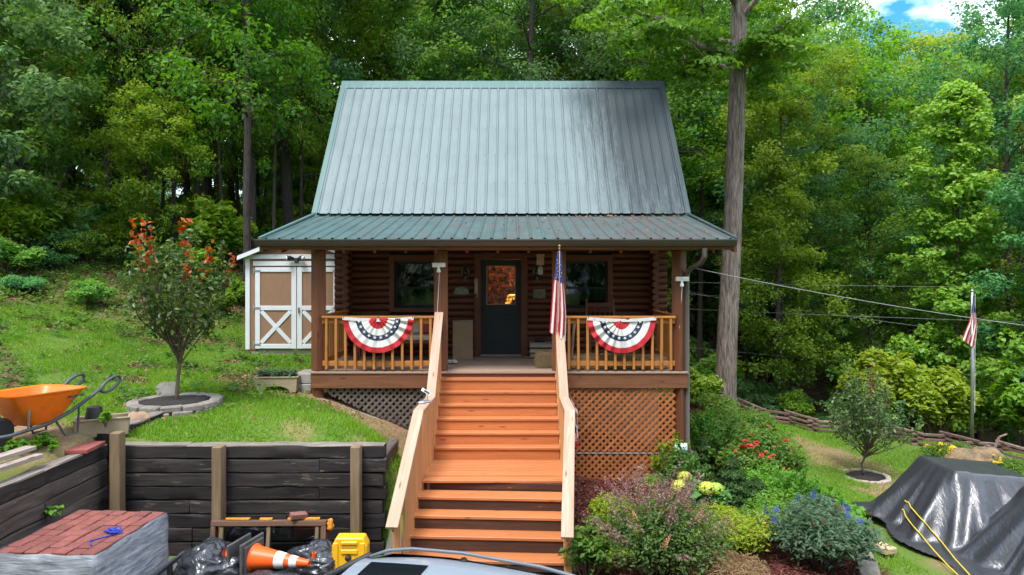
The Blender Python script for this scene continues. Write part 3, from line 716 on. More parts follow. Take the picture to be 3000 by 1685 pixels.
mb = MB(); mb.box((0, 14.8, 2.78), (.8, .35, .04)); mb.build('table_top', MT['trim'], tb)
for x in (-.35, .35):
    for y in (14.66, 14.94): board('leg', tb, MT['trim'], (x, y, D + .02), (x, y, 2.76), .04, .04)
mb = MB(); mb.box((-.22, 15.5, 3.2), (1.6, .04, 2.3)); mb.build('hall_wall', mat('hall_wood', (.55, .32, .17), (.4, .2, .1), .7, stretch=(1, 1, 8)), cabin)

# ================================================================ STAIRS
stairs = thing('porch_stairs', 'wide orange painted wooden stairs with a landing leading up to the porch', 'stairs', (-.24, 9.4, 0))
SX0, SX1 = -1.22, .735
tz = [1.63 + .085 + .1805 * i for i in range(6)]       # upper treads, below the camera
for i in range(6):
    z = CAMZ - tz[i]; yb = 11.675 - .2 * i; yf = yb - .225
    board('tread', stairs, MT['paint'], (SX0, (yb + yf) / 2, z - .018), (SX1, (yb + yf) / 2, z - .018), yb - yf, .036)
    zn = CAMZ - (tz[i + 1] if i < 5 else 2.80)
    board('riser', stairs, MT['paint'], (SX0 + .002, yf + .028, (z - .038 + zn) / 2), (SX1 - .002, yf + .028, (z - .038 + zn) / 2), .018, z - .040 - zn)
LZ = CAMZ - 2.80
for i in range(8):
    y = 9.385 + i * .1395; board('landing_board', stairs, MT['paint'], (SX0 - .01, y + .0695, LZ - .018), (SX1 + .01, y + .0695, LZ - .018), .1365, .036, .003)
ROT = Matrix.Translation((-.24, 9.365, 0)) @ Matrix.Rotation(R(-3.2), 4, 'Z') @ Matrix.Translation((.24, -9.365, 0))
def lo(x, y, z): return ROT @ Vector((x, y, z))
lowt = [(2.94, 9.38, 9.07), (3.107, 9.09, 8.83), (3.28, 8.85, 8.59), (3.47, 8.61, 8.33)]
prevz = 2.80; prevf = 9.39
LX0, LX1 = -1.28, .70
for i, (dz, yb, yf) in enumerate(lowt):
    z = CAMZ - dz
    board('riser', stairs, MT['bareriser'], lo(LX0, prevf + .03, (CAMZ - prevz - .04 + z) / 2), lo(LX1, prevf + .03, (CAMZ - prevz - .04 + z) / 2), .03, CAMZ - prevz - .038 - z)
    board('tread', stairs, MT['paint'], lo(LX0 - .02, (yb + yf) / 2, z - .019), lo(LX1 + .02, (yb + yf) / 2, z - .019), yb - yf, .038)
    prevz, prevf = dz, yf
board('riser', stairs, MT['bareriser'], lo(LX0, prevf + .03, .045), lo(LX1, prevf + .03, .045), .03, .09)
# stringers
for X in (SX0 - .022, SX1 + .022):
    mb = MB(); mb.prism([(11.68, D - .27), (11.68, D - .02), (10.45, LZ + .06), (10.3, LZ - .02), (9.4, LZ - .02), (9.4, LZ - .25), (10.4, LZ - .25)], X - .019, X + .019, 'x'); mb.build('stringer', MT['balus'], stairs)
for X in (LX0 - .045, LX1 + .045):
    mb = MB(); mb.prism([(9.4, LZ - .04), (8.20, .03), (8.20, -.05), (8.6, -.05), (9.4, LZ - .36)], X - .019, X + .019, 'x', M=ROT); mb.build('stringer', MT['bareriser'], stairs)
for x in (SX0 + .06, SX1 - .06):
    for y in (9.5, 10.4): board('landing_post', stairs, MT['wpost'], (x, y, LZ - .04), (x, y, gz(x, y) - .1), .09, .09)
# rails: upper slope, level over the landing, lower slope
def stair_rail(side):
    s = side; root = bpy.data.objects.new('stair_railing', None); root.location = (-1.25 if s < 0 else .8, 9.5, LZ); link(root, stairs)
    Xu = -1.252 if s < 0 else .80
    pts = [(Xu, 11.72, CAMZ - .655 + .03), (Xu, 10.5, CAMZ - 1.864), (-1.295 if s < 0 else .80, 9.46, CAMZ - 1.864), (-1.39 if s < 0 else .63, 7.90 if s < 0 else 7.78, CAMZ - (2.90 if s < 0 else 2.97))]
    for i in range(3):
        a, b = Vector(pts[i]), Vector(pts[i + 1]); d = (b - a).normalized()
        board('cap_rail', root, MT['cap'] if i != 1 else MT['cap'], a - d * .012, b + d * .012 if i == 2 else b - d * .004, .145, .038, up=(0, 0, 1))
        q = Vector((0, 0, -.075)); board('sub_rail', root, MT['balus'], a + q + d * .06, b + q - d * .05, .036, .088, up=(0, 0, 1))
    def zc(y):
        for i in range(3):
            if pts[i + 1][1] <= y <= pts[i][1]:
                f = (pts[i][1] - y) / (pts[i][1] - pts[i + 1][1]); return pts[i][2] + f * (pts[i + 1][2] - pts[i][2]), pts[i][0] + f * (pts[i + 1][0] - pts[i][0])
    y = 11.5
    while y > (8.35):
        z, x = zc(y); xo = x - s * .038
        zb = {True: None}.get(False)
        if y > 10.46: base = D - (11.68 - y) * .95 - .12
        elif y > 9.42: base = LZ - .16
        else: base = LZ - (9.40 - y) * .72 - .16
        board('baluster', root, MT['balus'], (xo, y, base), (xo, y, z - .024), .036, .036)
        y -= .118
    for (yy, w) in ((10.44, .09), (9.42, .09), (8.16, .09)):
        z, x = zc(yy); base = LZ - .6 if yy > 9 else -.05
        board('newel_post', root, MT['balus'], (x - s * .0, yy, base), (x, yy, z - .02), w, w, up=(0, 1, 0))
stair_rail(-1); stair_rail(1)
# ================================================================ SURVEY HELPERS
def hit(x, y, hf=None, y0=4.0, y1=40.0, lift=0.0):
    """where the line of sight through (x, y) of the survey meets the ground (or another height function)"""
    hf = hf or hz; Y = np.linspace(y0, y1, 1500); X = (x - 1500) * Y / 2000; Z = CAMZ + (811 - y) * Y / 2000
    d = Z - hf(X, Y) - lift; k = np.where(d <= 0)[0]; i = k[0] if len(k) else len(Y) - 1
    return Vector((X[i], Y[i], float(hf(X[i:i + 1], Y[i:i + 1])[0]) + lift))

def jitter_mesh(mb, amt, sc, seed=0):
    for i, p in enumerate(mb.v):
        q = Vector(p) * sc + Vector((seed * 3.7, seed * 1.3, -seed * 2.1)); n = mnoise.noise_vector(q)
        mb.v[i] = (p[0] + n.x * amt, p[1] + n.y * amt, p[2] + n.z * amt)
def rock(name, c, r, m, seed, parent=None, sub=3, amt=.28, sc=1.6, **tags):
    mb = MB(); mb.ball((0, 0, 0), r, sub); rr = max(r) if isinstance(r, (tuple, list)) else r
    jitter_mesh(mb, rr * amt, sc / rr, seed); jitter_mesh(mb, rr * amt * .35, 3.5 * sc / rr, seed + 5)
    mb.v = [(p[0] + c[0], p[1] + c[1], p[2] + c[2]) for p in mb.v]
    return mb.build(name, m, parent, True, **tags)

# ================================================================ TIMBER RETAINING WALL
def tie_mat():
    m = MT['tie'].copy(); m.name = 'railway_tie_topworn'; t = m.node_tree; b = [n for n in t.nodes if n.type == 'BSDF_PRINCIPLED'][0]
    src = b.inputs['Base Color'].links[0].from_socket
    g = t.nodes.new('ShaderNodeNewGeometry'); s = t.nodes.new('ShaderNodeSeparateXYZ'); t.links.new(g.outputs['Normal'], s.inputs[0])
    v = coords(t, 'Object', (1.5, 26, 26)); n = noise(t, v, 1.7, 6, .7)
    w = ramp(t, n, [(.07, .055, .045), (.21, .175, .145), (.30, .255, .215)], [.34, .52, .7]).outputs[0]
    col = mixc(t, ramp(t, s.outputs['Z'], [(0, 0, 0), (1, 1, 1)], [.55, .85]).outputs[0], src, w)
    t.links.new(col, b.inputs['Base Color']); return m
MT['tietop'] = tie_mat()
twall = thing('timber_retaining_wall', 'retaining wall of stacked dark railway ties with upright posts below the lawn', 'retaining wall', (-3.4, 8.9, 0))
def tie(p0, p1, w, h, seed, name='timber', top=False):
    p0 = Vector(p0); p1 = Vector(p1); d = p1 - p0; L = d.length; n = max(3, int(L / .13)); mb = MB(); ring = []
    c = .014; hw, hh = w / 2, h / 2
    prof = [(-hw + c, -hh), (0, -hh), (hw - c, -hh), (hw, -hh + c), (hw, 0), (hw, hh - c), (hw - c, hh), (0, hh), (-hw + c, hh), (-hw, hh - c), (-hw, 0), (-hw, -hh + c)]
    v = []; f = []; k = len(prof)
    for i in range(n + 1):
        x = -L / 2 + L * i / n
        for j, (a, b) in enumerate(prof):
            q = mnoise.noise_vector((x * 3.0 + seed * 5.1, a * 9 + seed, b * 9)); q2 = mnoise.noise((x * 9 + seed * 2.2, j * 1.7, seed))
            e = 1.8 if j in (0, 2, 3, 5, 6, 8, 9, 11) else 1
            v.append((x, a + q.x * .009 * e + q2 * .004, b + q.y * .008 * e - abs(q2) * .006 * (e - .9)))
    for i in range(n):
        for j in range(k): j2 = (j + 1) % k; f.append((i * k + j, i * k + j2, (i + 1) * k + j2, (i + 1) * k + j))
    f += [tuple(range(k - 1, -1, -1)), tuple(n * k + j for j in range(k))]
    mb.add(v, f); me = mb.mesh(name, MT['tietop' if top else ('tieleft' if abs(d.y) > abs(d.x) else 'tie')], 'auto'); o = bpy.data.objects.new(name, me)
    x = d.normalized(); z = Vector((0, 0, 1)); z = (z - x * z.dot(x)).normalized(); y = z.cross(x); M = Matrix((x, y, z)).transposed().to_4x4(); M.translation = (p0 + p1) / 2
    o.matrix_basis = M; link(o, twall); return o
TH = .178; sx = lambda q: (q / 2.575 - 1500) * .0044
joints = [[1405], [2410], [], [2405], [1425, 2700], [2160], [1450], [1445, 2300]]
sd = 0
for c in range(8):
    zc = 1.428 - TH * (c + .5); xs = [-5.17] + [sx(q) for q in joints[c]] + [WALLR + (.02 if c % 2 else -.02) - .02 * c * .3]
    for a, b in zip(xs[:-1], xs[1:]):
        dy = random.uniform(-.012, .012); tie((a + .004, 8.90 + dy, zc + random.uniform(-.004, .004)), (b - .004, 8.90 + dy + random.uniform(-.01, .01), zc + random.uniform(-.006, .006)), .19, TH - .006, sd, top=(c == 0)); sd += 1
    if c % 2 == 1: tie((WALLR - .11, 9.0, zc), (WALLR - .10, 9.9, zc), .17, TH - .008, sd); sd += 1
for c in range(8):
    zc = 1.45 - .180 * (c + .5); ys = [4.6] + ([6.9] if c % 2 else [7.6, 5.9][:1]) + [8.80]
    for a, b in zip(ys[:-1], ys[1:]): tie((-5.30 + random.uniform(-.012, .012), a + .004, zc), (-5.30 + random.uniform(-.012, .012), b - .004, zc + .004), .19, .174, sd, top=(c == 0)); sd += 1
tie((-5.27, 8.84, 1.475), (-5.24, 10.1, 1.52), .2, .19, sd, top=True); sd += 1
for (x, y, top, w, d) in ((-5.005, 8.66, 1.63, .13, .14), (-3.735, 8.70, 1.445, .12, .17), (-1.985, 8.70, 1.448, .115, .17)):
    board('upright_post', twall, MT['wpost'], (x, y, -.1), (x, y, top), w, d, .007, up=(0, 1, 0))
for i, (a, b) in enumerate((((-5.58, 6.4, 1.66), (-5.46, 7.75, 1.66)), ((-5.47, 6.2, 1.60), (-5.36, 7.72, 1.58)))):
    tag(board('loose_plank', None, MT['greywood'], a, b, .14, .045), ['weathered grey plank lying on soil, the upper of two by the wheelbarrow', 'weathered grey plank on the wall top, the lower of two by the wheelbarrow'][i], 'plank', 'loose planks by the wheelbarrow')

# ================================================================ PALLET OF PAVERS
pal = thing('paver_pallet', 'pallet stacked with red pavers wrapped in clear plastic film', 'pallet', (-4.54, 7.28, 0))
PM = Matrix.Translation((-4.54, 7.28, 0)) @ Matrix.Rotation(R(-3.5), 4, 'Z'); hw, hl, top = .53, .625, .90
def pw(a, b=None):
    return [tuple(PM @ Vector(q)) for q in a]
for i in range(5): board('pallet_slat', pal, MT['greywood'], PM @ Vector((-hw, -hl + .07 + i * .28, .15)), PM @ Vector((hw, -hl + .07 + i * .28, .15)), .1, .02)
for x in (-hw + .05, 0, hw - .05): board('pallet_runner', pal, MT['greywood'], PM @ Vector((x, -hl, .085)), PM @ Vector((x, hl, .085)), .05, .1)
for i in (0, 2, 4): board('pallet_slat', pal, MT['greywood'], PM @ Vector((-hw, -hl + .07 + i * .28, .024)), PM @ Vector((hw, -hl + .07 + i * .28, .024)), .1, .018)
MT['paver'] = mat('red_paver', (.23, .07, .055), (.16, .05, .04), .85, scale=30, var=.2, bmp=.3)
MT['paver2'] = mat('red_paver_slab', (.30, .08, .065), (.23, .06, .05), .85, scale=25, bmp=.3)
mb = MB(); mb.box((0, 0, .50), (2 * hw - .03, 2 * hl - .03, .68), M=PM); mb.build('paver_stack', MT['paver'], pal)
me = None; nx_, ny_ = 7, 8; bw, bl = 2 * (hw - .015) / nx_, 2 * (hl - .015) / ny_
mbp = MB(); v, f = cbox(bw / 2 - .006, bl / 2 - .006, .03, .008); mbp.add(v, f); pmesh = mbp.mesh('paver', MT['paver'])
for j in range(ny_):
    for i in range(nx_):
        o = bpy.data.objects.new('paver', pmesh)
        o.matrix_basis = PM @ Matrix.Translation((-hw + .015 + bw * (i + .5) + random.uniform(-.003, .003), -hl + .015 + bl * (j + .5) + (.0 if i % 2 else .006), .868 + random.uniform(-.007, .007))) @ Matrix.Rotation(random.uniform(-.012, .012), 4, 'Z'); link(o, pal)
m, t, b, _ = nt('stretch_film'); v = coords(t, 'World', (2.2, 2.2, 14), False); r = t.nodes.new('ShaderNodeVectorRotate'); r.rotation_type = 'X_AXIS'; r.inputs['Angle'].default_value = .28; t.links.new(v, r.inputs['Vector'])
n = noise(t, r.outputs[0], 1.6, 7, .65, .4); t.links.new(ramp(t, n, [(.15, .15, .165), (.30, .315, .345), (.52, .545, .59)], [.32, .5, .68]).outputs[0], b.inputs['Base Color']); b.inputs['Roughness'].default_value = .28; bump(t, b, n, .7, .02); MT['film'] = m
mb = MB()
def film(u, v):
    per = [(-hw, -hl), (hw, -hl), (hw, hl), (-hw, hl), (-hw, -hl)]; s = u * 4; i = min(3, int(s)); f = s - i
    x = per[i][0] + (per[i + 1][0] - per[i][0]) * f; y = per[i][1] + (per[i + 1][1] - per[i][1]) * f
    z = .19 + v * (.70 + .006 * math.sin(u * 60)); q = mnoise.noise((x * 5, y * 5, z * 14)) * .008; k = 1.012 + q + (-.02 if v > .97 else 0)
    return PM @ Vector((x * k, y * k, z))
mb.grid(film, 96, 14); mb.build('plastic_film', MT['film'], pal, True)

def tangle(name, c, rad, r, n, m, seed, flat=.35, loops=5):
    rd = random.Random(seed); pts = []
    for i in range(n):
        a = i / n * loops * 2 * math.pi; q = mnoise.noise_vector((i * .13 + seed, seed * 2.0, .3))
        pts.append((c[0] + math.cos(a) * rad * (.55 + .5 * q.x) + q.y * rad * .9, c[1] + math.sin(a) * rad * (.45 + .5 * q.y) + q.z * rad * .5, c[2] + r + abs(q.z) * rad * flat + .012 * (i % 7) / 7))
    mb = MB(); mb.tube(pts, r, 6); return mb, pts
MT['blue'] = mat('blue_rope', (.015, .05, .42), (.01, .03, .28), .5, scale=60, bmp=.5)
mb, pts = tangle('rope', (-4.19, 7.2, .90), .10, .007, 110, None, 3); e = pts[-1]; mb.tube([e, (e[0] - .05, e[1] - .08, .91), (-4.30, 6.95, .91), (-4.22, 6.84, .912)], .007, 6)
mb.build('rope_bundle', MT['blue'], smooth=True, label='bundle of tangled blue rope on the red pavers', cat='rope')

# ================================================================ THINGS IN THE YARD CORNER
def plastic_bag(c, r, seed, label):
    mb = MB(); mb.ball((0, 0, 0), 1, 5); vs_ = []
    for p in mb.v:
        q = Vector(p); n1 = mnoise.noise(q * 1.5 + Vector((seed, 0, 0))); n2 = abs(mnoise.noise(Vector((q.x * 2.2, q.y * 2.2, q.z * 4.2)) + Vector((seed * 2, 1, 0)))); n3 = abs(mnoise.noise(Vector((q.x * 6, q.y * 3, q.z * 9)) + Vector((0, seed, 2))))
        k = 1 + .26 * n1 - .22 * n2 - .055 * n3; z = max(q.z * k, -.62); vs_.append((c[0] + q.x * k * r[0], c[1] + q.y * k * r[1], c[2] + (z + .62) * r[2]))
    mb.v = vs_; return mb.build('rubbish_bag', MT['bag'], smooth=True, label=label, cat='bag', group='black plastic bags by the timber wall')
m, t, b, _ = nt('black_plastic'); v = coords(t, 'World', (1, 1, 1), False); n = noise(t, v, 6, 3, .45, 2.2)
b.inputs['Base Color'].default_value = (.024, .025, .03, 1); b.inputs['Roughness'].default_value = .22; b.inputs['Specular IOR Level'].default_value = .8; bump(t, b, n, .5, .05); MT['bag'] = m
plastic_bag((-3.42, 7.75, 0), (.46, .40, .36), 1, 'wrinkled black bag between the paver pallet and the cone bases')
plastic_bag((-2.66, 7.45, 0), (.44, .36, .245), 2, 'shiny black bag under the orange traffic cone')
plastic_bag((-2.34, 8.05, 0), (.38, .26, .30), 3, 'black bag behind the tip of the orange cone')
MT['orange'] = mat('cone_orange', (.85, .115, .012), (.80, .10, .01), .4, scale=2)
MT['refl'] = mat('cone_white', (.78, .78, .76), (.68, .68, .66), .35)
MT['cbase'] = mat('cone_base', (.085, .08, .078), (.05, .048, .047), .8, bmp=.2)
def cone(M, label, white=True, L=.74):
    root = thing('traffic_cone', label, 'cone', M.translation, 'traffic cones lying on the bags')
    mb = MB(); mb.box((0, 0, .016), (.42, .42, .032), ch=.008, M=M); mb.box((0, 0, .042), (.34, .34, .022), ch=.006, M=M); mb.build('base', MT['cbase'], root)
    rr = lambda z: .145 - (.145 - .032) * z / L
    mb = MB(); mb.lathe([(rr(0) + .012, .05), (rr(.07), .07), (rr(L), L), (rr(L) - .008, L), (rr(L) - .008, L - .04)], 28, M=M); mb.build('cone_body', MT['orange'], root, 'auto')
    if white:
        for a, b in ((.40, .53), (.60, .70)):
            a *= L / .9 * 1.05; b *= L / .9 * 1.05
            mb = MB(); mb.lathe([(rr(a) + .0035, a), (rr(b) + .0035, b)], 28, M=M, caps=False); mb.build('reflective_band', MT['refl'], root, True)
    return root
def aim(p, d, up=(0, 0, 1)):
    z = Vector(d).normalized(); x = Vector(up).cross(z).normalized(); y = z.cross(x); M = Matrix((x, y, z)).transposed().to_4x4(); M.translation = p; return M
c0 = P(735, 1632, 7.75); tip = P(922, 1652, 7.55)
cone(aim(c0, tip - c0), 'orange traffic cone with two white bands lying on a black bag')
c1 = P(706, 1634, 7.80); cone(aim(c1, Vector((-1, .25, -.05))), 'grey backed traffic cone lying base to base with the banded cone', False)
mb = MB(); mb.lathe([(.022, 0), (.022, .07), (.026, .07), (.026, .085), (.017, .085), (.017, .03)], 14, M=Matrix.Translation(P(917, 1640, 7.9)) @ Matrix.Rotation(.15, 4, 'Y')); mb.build('orange_nozzle', MT['orange'], smooth='auto', label='small orange tube standing up behind the tip of the traffic cone', cat='tube')
# yellow case
yc = thing('yellow_case', 'bright yellow plastic case with a recessed handle beside the stairs', 'case', (P(1026, 1640, 8.0).x, 8.0, 0))
MT['yellow'] = mat('yellow_plastic', (.86, .47, .012), (.80, .42, .01), .38, scale=2)
cx = P(1026, 1600, 8.0).x; pr = []
for (x, z) in ((-.205, .05), (-.205, .46), (-.16, .555), (.16, .555), (.205, .46), (.205, .05), (.17, .01), (-.17, .01)): pr.append((cx + x, z))
mb = MB(); mb.prism(pr, 7.95, 8.13); bmesh_src = mb
yb = mb.build('case_body', MT['yellow'], yc); bv = yb.modifiers.new('bevel', 'BEVEL'); bv.width = .02; bv.segments = 3
mb = MB(); mb.box((cx, 7.944, .50), (.19, .02, .035), ch=.008); mb.box((cx, 7.944, .40), (.19, .02, .05), ch=.01); mb.box((cx - .155, 7.944, .30), (.05, .02, .40), ch=.01); mb.box((cx + .155, 7.944, .30), (.05, .02, .40), ch=.01); mb.build('moulded_ribs', MT['yellow'], yb)
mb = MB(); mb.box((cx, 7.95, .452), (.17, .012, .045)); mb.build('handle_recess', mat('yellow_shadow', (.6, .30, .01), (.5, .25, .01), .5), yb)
mb = MB(); mb.lathe([(.035, 0), (.035, .03), (.02, .05)], 14, M=Matrix.Translation((cx - .01, 7.95, .33)) @ Matrix.Rotation(R(90), 4, 'X')); mb.build('cap', MT['black'], yb, 'auto')
# old window sash leaning on the wall
sash = thing('window_sash', 'old brown two pane window sash leaning on the timber wall', 'window sash', (-3.02, 8.5, 0))
SM = Matrix.Translation((-3.02, 8.42, 0.01)) @ Matrix.Rotation(R(.8), 4, 'Z') @ Matrix.Rotation(R(-10), 4, 'X')
MT['sash'] = wood('old_sash', (.20, .11, .065), (.11, .06, .04), None, .75, .15, worn=(.30, .2, .13), wornamt=.62)
q = lambda *p: SM @ Vector(p)
upv = SM.to_3x3() @ Vector((0, 0, 1)); fw = SM.to_3x3() @ Vector((0, -1, 0))
board('rail', sash, MT['sash'], q(-.71, 0, .53), q(.71, 0, .53), .11, .06, up=upv); board('rail', sash, MT['sash'], q(-.71, 0, .03), q(.71, 0, .03), .09, .06, up=upv)
for x in (-.68, .68): board('stile', sash, MT['sash'], q(x, 0, .06), q(x, 0, .50), .06, .10, up=fw)
for x in (-.58, .0, .60): board('muntin', sash, MT['wpost'], q(x, -.02, .06), q(x, -.02, .50), .045, .04, up=fw)
for a, b in ((-.56, -.02), (.02, .58)):
    mb = MB(); mb.box(((a + b) / 2, .01, .28), (b - a, .004, .44), M=SM); mb.build('pane', MT['glass'], sash)
MT['foam'] = mat('orange_foam', (.75, .30, .02), (.5, .17, .01), .8, scale=30, bmp=.6)
for i, (a, b) in enumerate(((-.55, -.25), (-.13, .03), (.22, .62))):
    mb = MB(); mb.box(((a + b) / 2, .01, .575), (b - a, .05, .03), ch=.01, M=SM); jitter_mesh(mb, .006, 20, i); mb.build('foam_strip', MT['foam'], sash)
mb = MB(); mb.ball(tuple(q(.755, .0, .50)), (.045, .045, .075), 3); jitter_mesh(mb, .02, 25, 3); mb.build('foam_lump', MT['foam'], sash)
bp_ = q(.36, -.02, .60); mb = MB(); mb.box(bp_ + Vector((0, 0, .022)), (.20, .10, .058), (.12, .12, .6), ch=.004); mb.build('brick', mat('loose_brick', (.24, .105, .085), (.19, .08, .065), .85, scale=25, bmp=.3), label='single red brick lying on the old window sash', cat='brick')
# black angle-iron stand
st = thing('metal_stand', 'black angle iron stand between pallet and bags', 'metal stand', (-3.86, 7.6, 0))
a = P(487, 1660, 7.6); mb = MB(); mb.box((a.x + .04, 7.6, .18), (.045, .045, .42)); mb.build('upright', MT['darkmetal'], st)
mb = MB(); b0 = Vector((a.x - .12, 7.3, .28)); b1 = Vector((a.x + .13, 7.75, .47)); mb.tube([b0, b1], .028, 4); mb.tube([b1, b1 + Vector((.13, -.02, -.1))], .028, 4); mb.build('angle_arm', MT['darkmetal'], st)
# ---- car
MT['railgrey'] = mat('rail_grey', (.12, .14, .16), (.1, .12, .14), .45)
def build_car():
    car = thing('parked_car', 'pale silver blue car with sunroof parked in front of the stairs', 'car', (-.70, 4.58, 0), rz=R(-12) + math.pi)
    W = wm(car); H_ = 1.49
    paint, t, b, _ = nt('car_paint'); b.inputs['Base Color'].default_value = (.36, .42, .48, 1); b.inputs['Metallic'].default_value = .35; b.inputs['Roughness'].default_value = .32; b.inputs['Coat Weight'].default_value = .8
    cg, t, b, _ = nt('car_glass'); b.inputs['Base Color'].default_value = (.008, .011, .013, 1); b.inputs['Roughness'].default_value = .05; b.inputs['Specular IOR Level'].default_value = .7
    # lower body: sections along the length (local x forward)
    secs = [(-2.2, .62, .38, .86), (-2.12, .80, .28, .98), (-1.75, .88, .24, 1.02), (-1.0, .91, .22, 1.0), (0, .915, .22, .97), (.8, .91, .22, .95), (1.4, .89, .23, .93), (1.95, .84, .25, .86), (2.25, .70, .32, .72), (2.34, .55, .42, .60)]
    v = []; f = []; k = 12
    for (x, hw_, zb, zt) in secs:
        for (a, c) in ((-.80, 0), (-1, .22), (-1.0, .6), (-.97, .85), (-.90, .97), (-.6, 1.01), (.6, 1.01), (.90, .97), (.97, .85), (1.0, .6), (1, .22), (.80, 0)): v.append((x, a * hw_, zb + (zt - zb) * c))
    for i in range(len(secs) - 1):
        for j in range(k): j2 = (j + 1) % k; f.append((i * k + j, i * k + j2, (i + 1) * k + j2, (i + 1) * k + j))
    f += [tuple(range(k)), tuple((len(secs) - 1) * k + j for j in range(k))]
    mb = MB(); mb.add(v, f, W); body = mb.build('body', paint, car, 'auto')
    # greenhouse sides (glass band) and roof shell
    def roofz(x): return H_ - .055 * ((x - .15) / 1.0) ** 2 * (1 if x < .15 else .9)
    gb = [(-1.92, .97, .70), (-1.45, .98, .80), (0, .96, .84), (.75, .95, .83), (1.32, .93, .76)]
    rx = [(-1.45, .55), (-1.25, .60), (-.9, .635), (-.4, .655), (.1, .66), (.45, .645), (.70, .60)]
    mb = MB(); n = 9
    def gh(u, v):   # u round the car, v up
        per = []
        bx = [(-1.9, -.55), (-1.9, .55), (-1.45, .80), (0, .84), (.75, .83), (1.3, .60), (1.42, 0), (1.3, -.60), (.75, -.83), (0, -.84), (-1.45, -.80), (-1.9, -.55)]
        tx = [(-1.48, -.46), (-1.48, .46), (-1.25, .61), (-.1, .665), (.36, .645), (.52, .50), (.57, 0), (.52, -.50), (.36, -.645), (-.1, -.665), (-1.25, -.61), (-1.48, -.46)]
        s = u * 11; i = min(10, int(s)); fr = s - i
        a = Vector(bx[i]).lerp(Vector(bx[i + 1]), fr); b = Vector(tx[i]).lerp(Vector(tx[i + 1]), fr); p = a.lerp(b, v); z0 = .95; z1 = roofz(b.x) - .03
        return (p.x, p.y, z0 + (z1 - z0) * (v ** .92))
    mb.grid(gh, 66, 5, M=W); mb.build('window_glass', cg, car, True)
    mb = MB()
    def rf(u, v):
        x = -1.52 + 2.08 * u; e = max(0, (abs(u - .5) - .40) / .10); hwid = (.66 - .10 * max(0, (u - .72) / .28) ** 1.5 - .09 * max(0, (.25 - u) / .25) ** 1.5)
        y = (v * 2 - 1) * hwid; return (x, y, roofz(x) - .045 * abs(v * 2 - 1) ** 3.5)
    mb.grid(rf, 40, 20, M=W); roof = mb.build('roof', paint, car, True)
    mb = MB(); mb.grid(lambda u, v: (.0 + .44 * u, (v * 2 - 1) * (.43 - .02 * u), roofz(.0 + .44 * u) + .006 - .010 * abs(v * 2 - 1) ** 3), 14, 10, M=W); mb.build('sunroof', cg, roof, True)
    for s in (-1, 1):
        mb = MB(); mb.tube([(x, s * (hw_ - .045), roofz(x) - .012 + hgt) for (x, hw_, hgt) in ((-1.42, .60, .0), (-1.3, .62, .03), (-.8, .66, .04), (-.2, .68, .04), (.2, .675, .035), (.38, .655, .02), (.52, .61, -.02))], .013, 8, M=W); mb.build('roof_rail', MT['railgrey'], roof, True)
        for (xa, xb, ya, yb) in ((.52, 1.36, .585, .64), (-.2, -.24, .655, .845), (-1.25, -1.5, .60, .80)):
            mb = MB(); mb.tube([(xa, s * ya, roofz(min(xa, .7)) - .03), ((xa + xb) / 2, s * (ya + yb) / 2, 1.22), (xb, s * yb, .95)], .03, 6, M=W); mb.build('pillar', MT['black'], car, True)
        for x in (-1.35, 1.42):
            T = W @ Matrix.Translation((x, s * .80, .33)) @ Matrix.Rotation(R(90) * -s, 4, 'X')
            mb = MB(); mb.lathe([(.2, -.10), (.31, -.10), (.33, -.07), (.33, .09), (.31, .115), (.21, .115)], 28, M=T); wh = mb.build('wheel', MT['black'], car, 'auto')
            mb = MB(); mb.lathe([(.21, .10), (.21, .118), (.19, .108), (.06, .112), (.05, .125), (0.001, .125)], 20, M=T); mb.build('rim', MT['metal'], wh, 'auto')
        mb = MB(); mb.box((2.16, s * .60, .70), (.22, .26, .11), (0, 0, -s * .35), ch=.03, M=W); mb.build('headlight', MT['refl'], car)
        mb = MB(); mb.box((-2.13, s * .62, .86), (.14, .22, .14), (0, 0, s * .3), ch=.02, M=W); mb.build('tail_light', mat('tail_red', (.4, .01, .01), (.3, .01, .01), .2), car)
        mb = MB(); mb.box((.86, s * .97, 1.0), (.12, .17, .12), ch=.03, M=W); mb.build('wing_mirror', paint, car)
        for x in (-.62, .35):
            mb = MB(); mb.box((x, s * .918, .80), (.18, .02, .022), ch=.005, M=W); mb.build('door_handle', MT['metal'], car)
build_car()
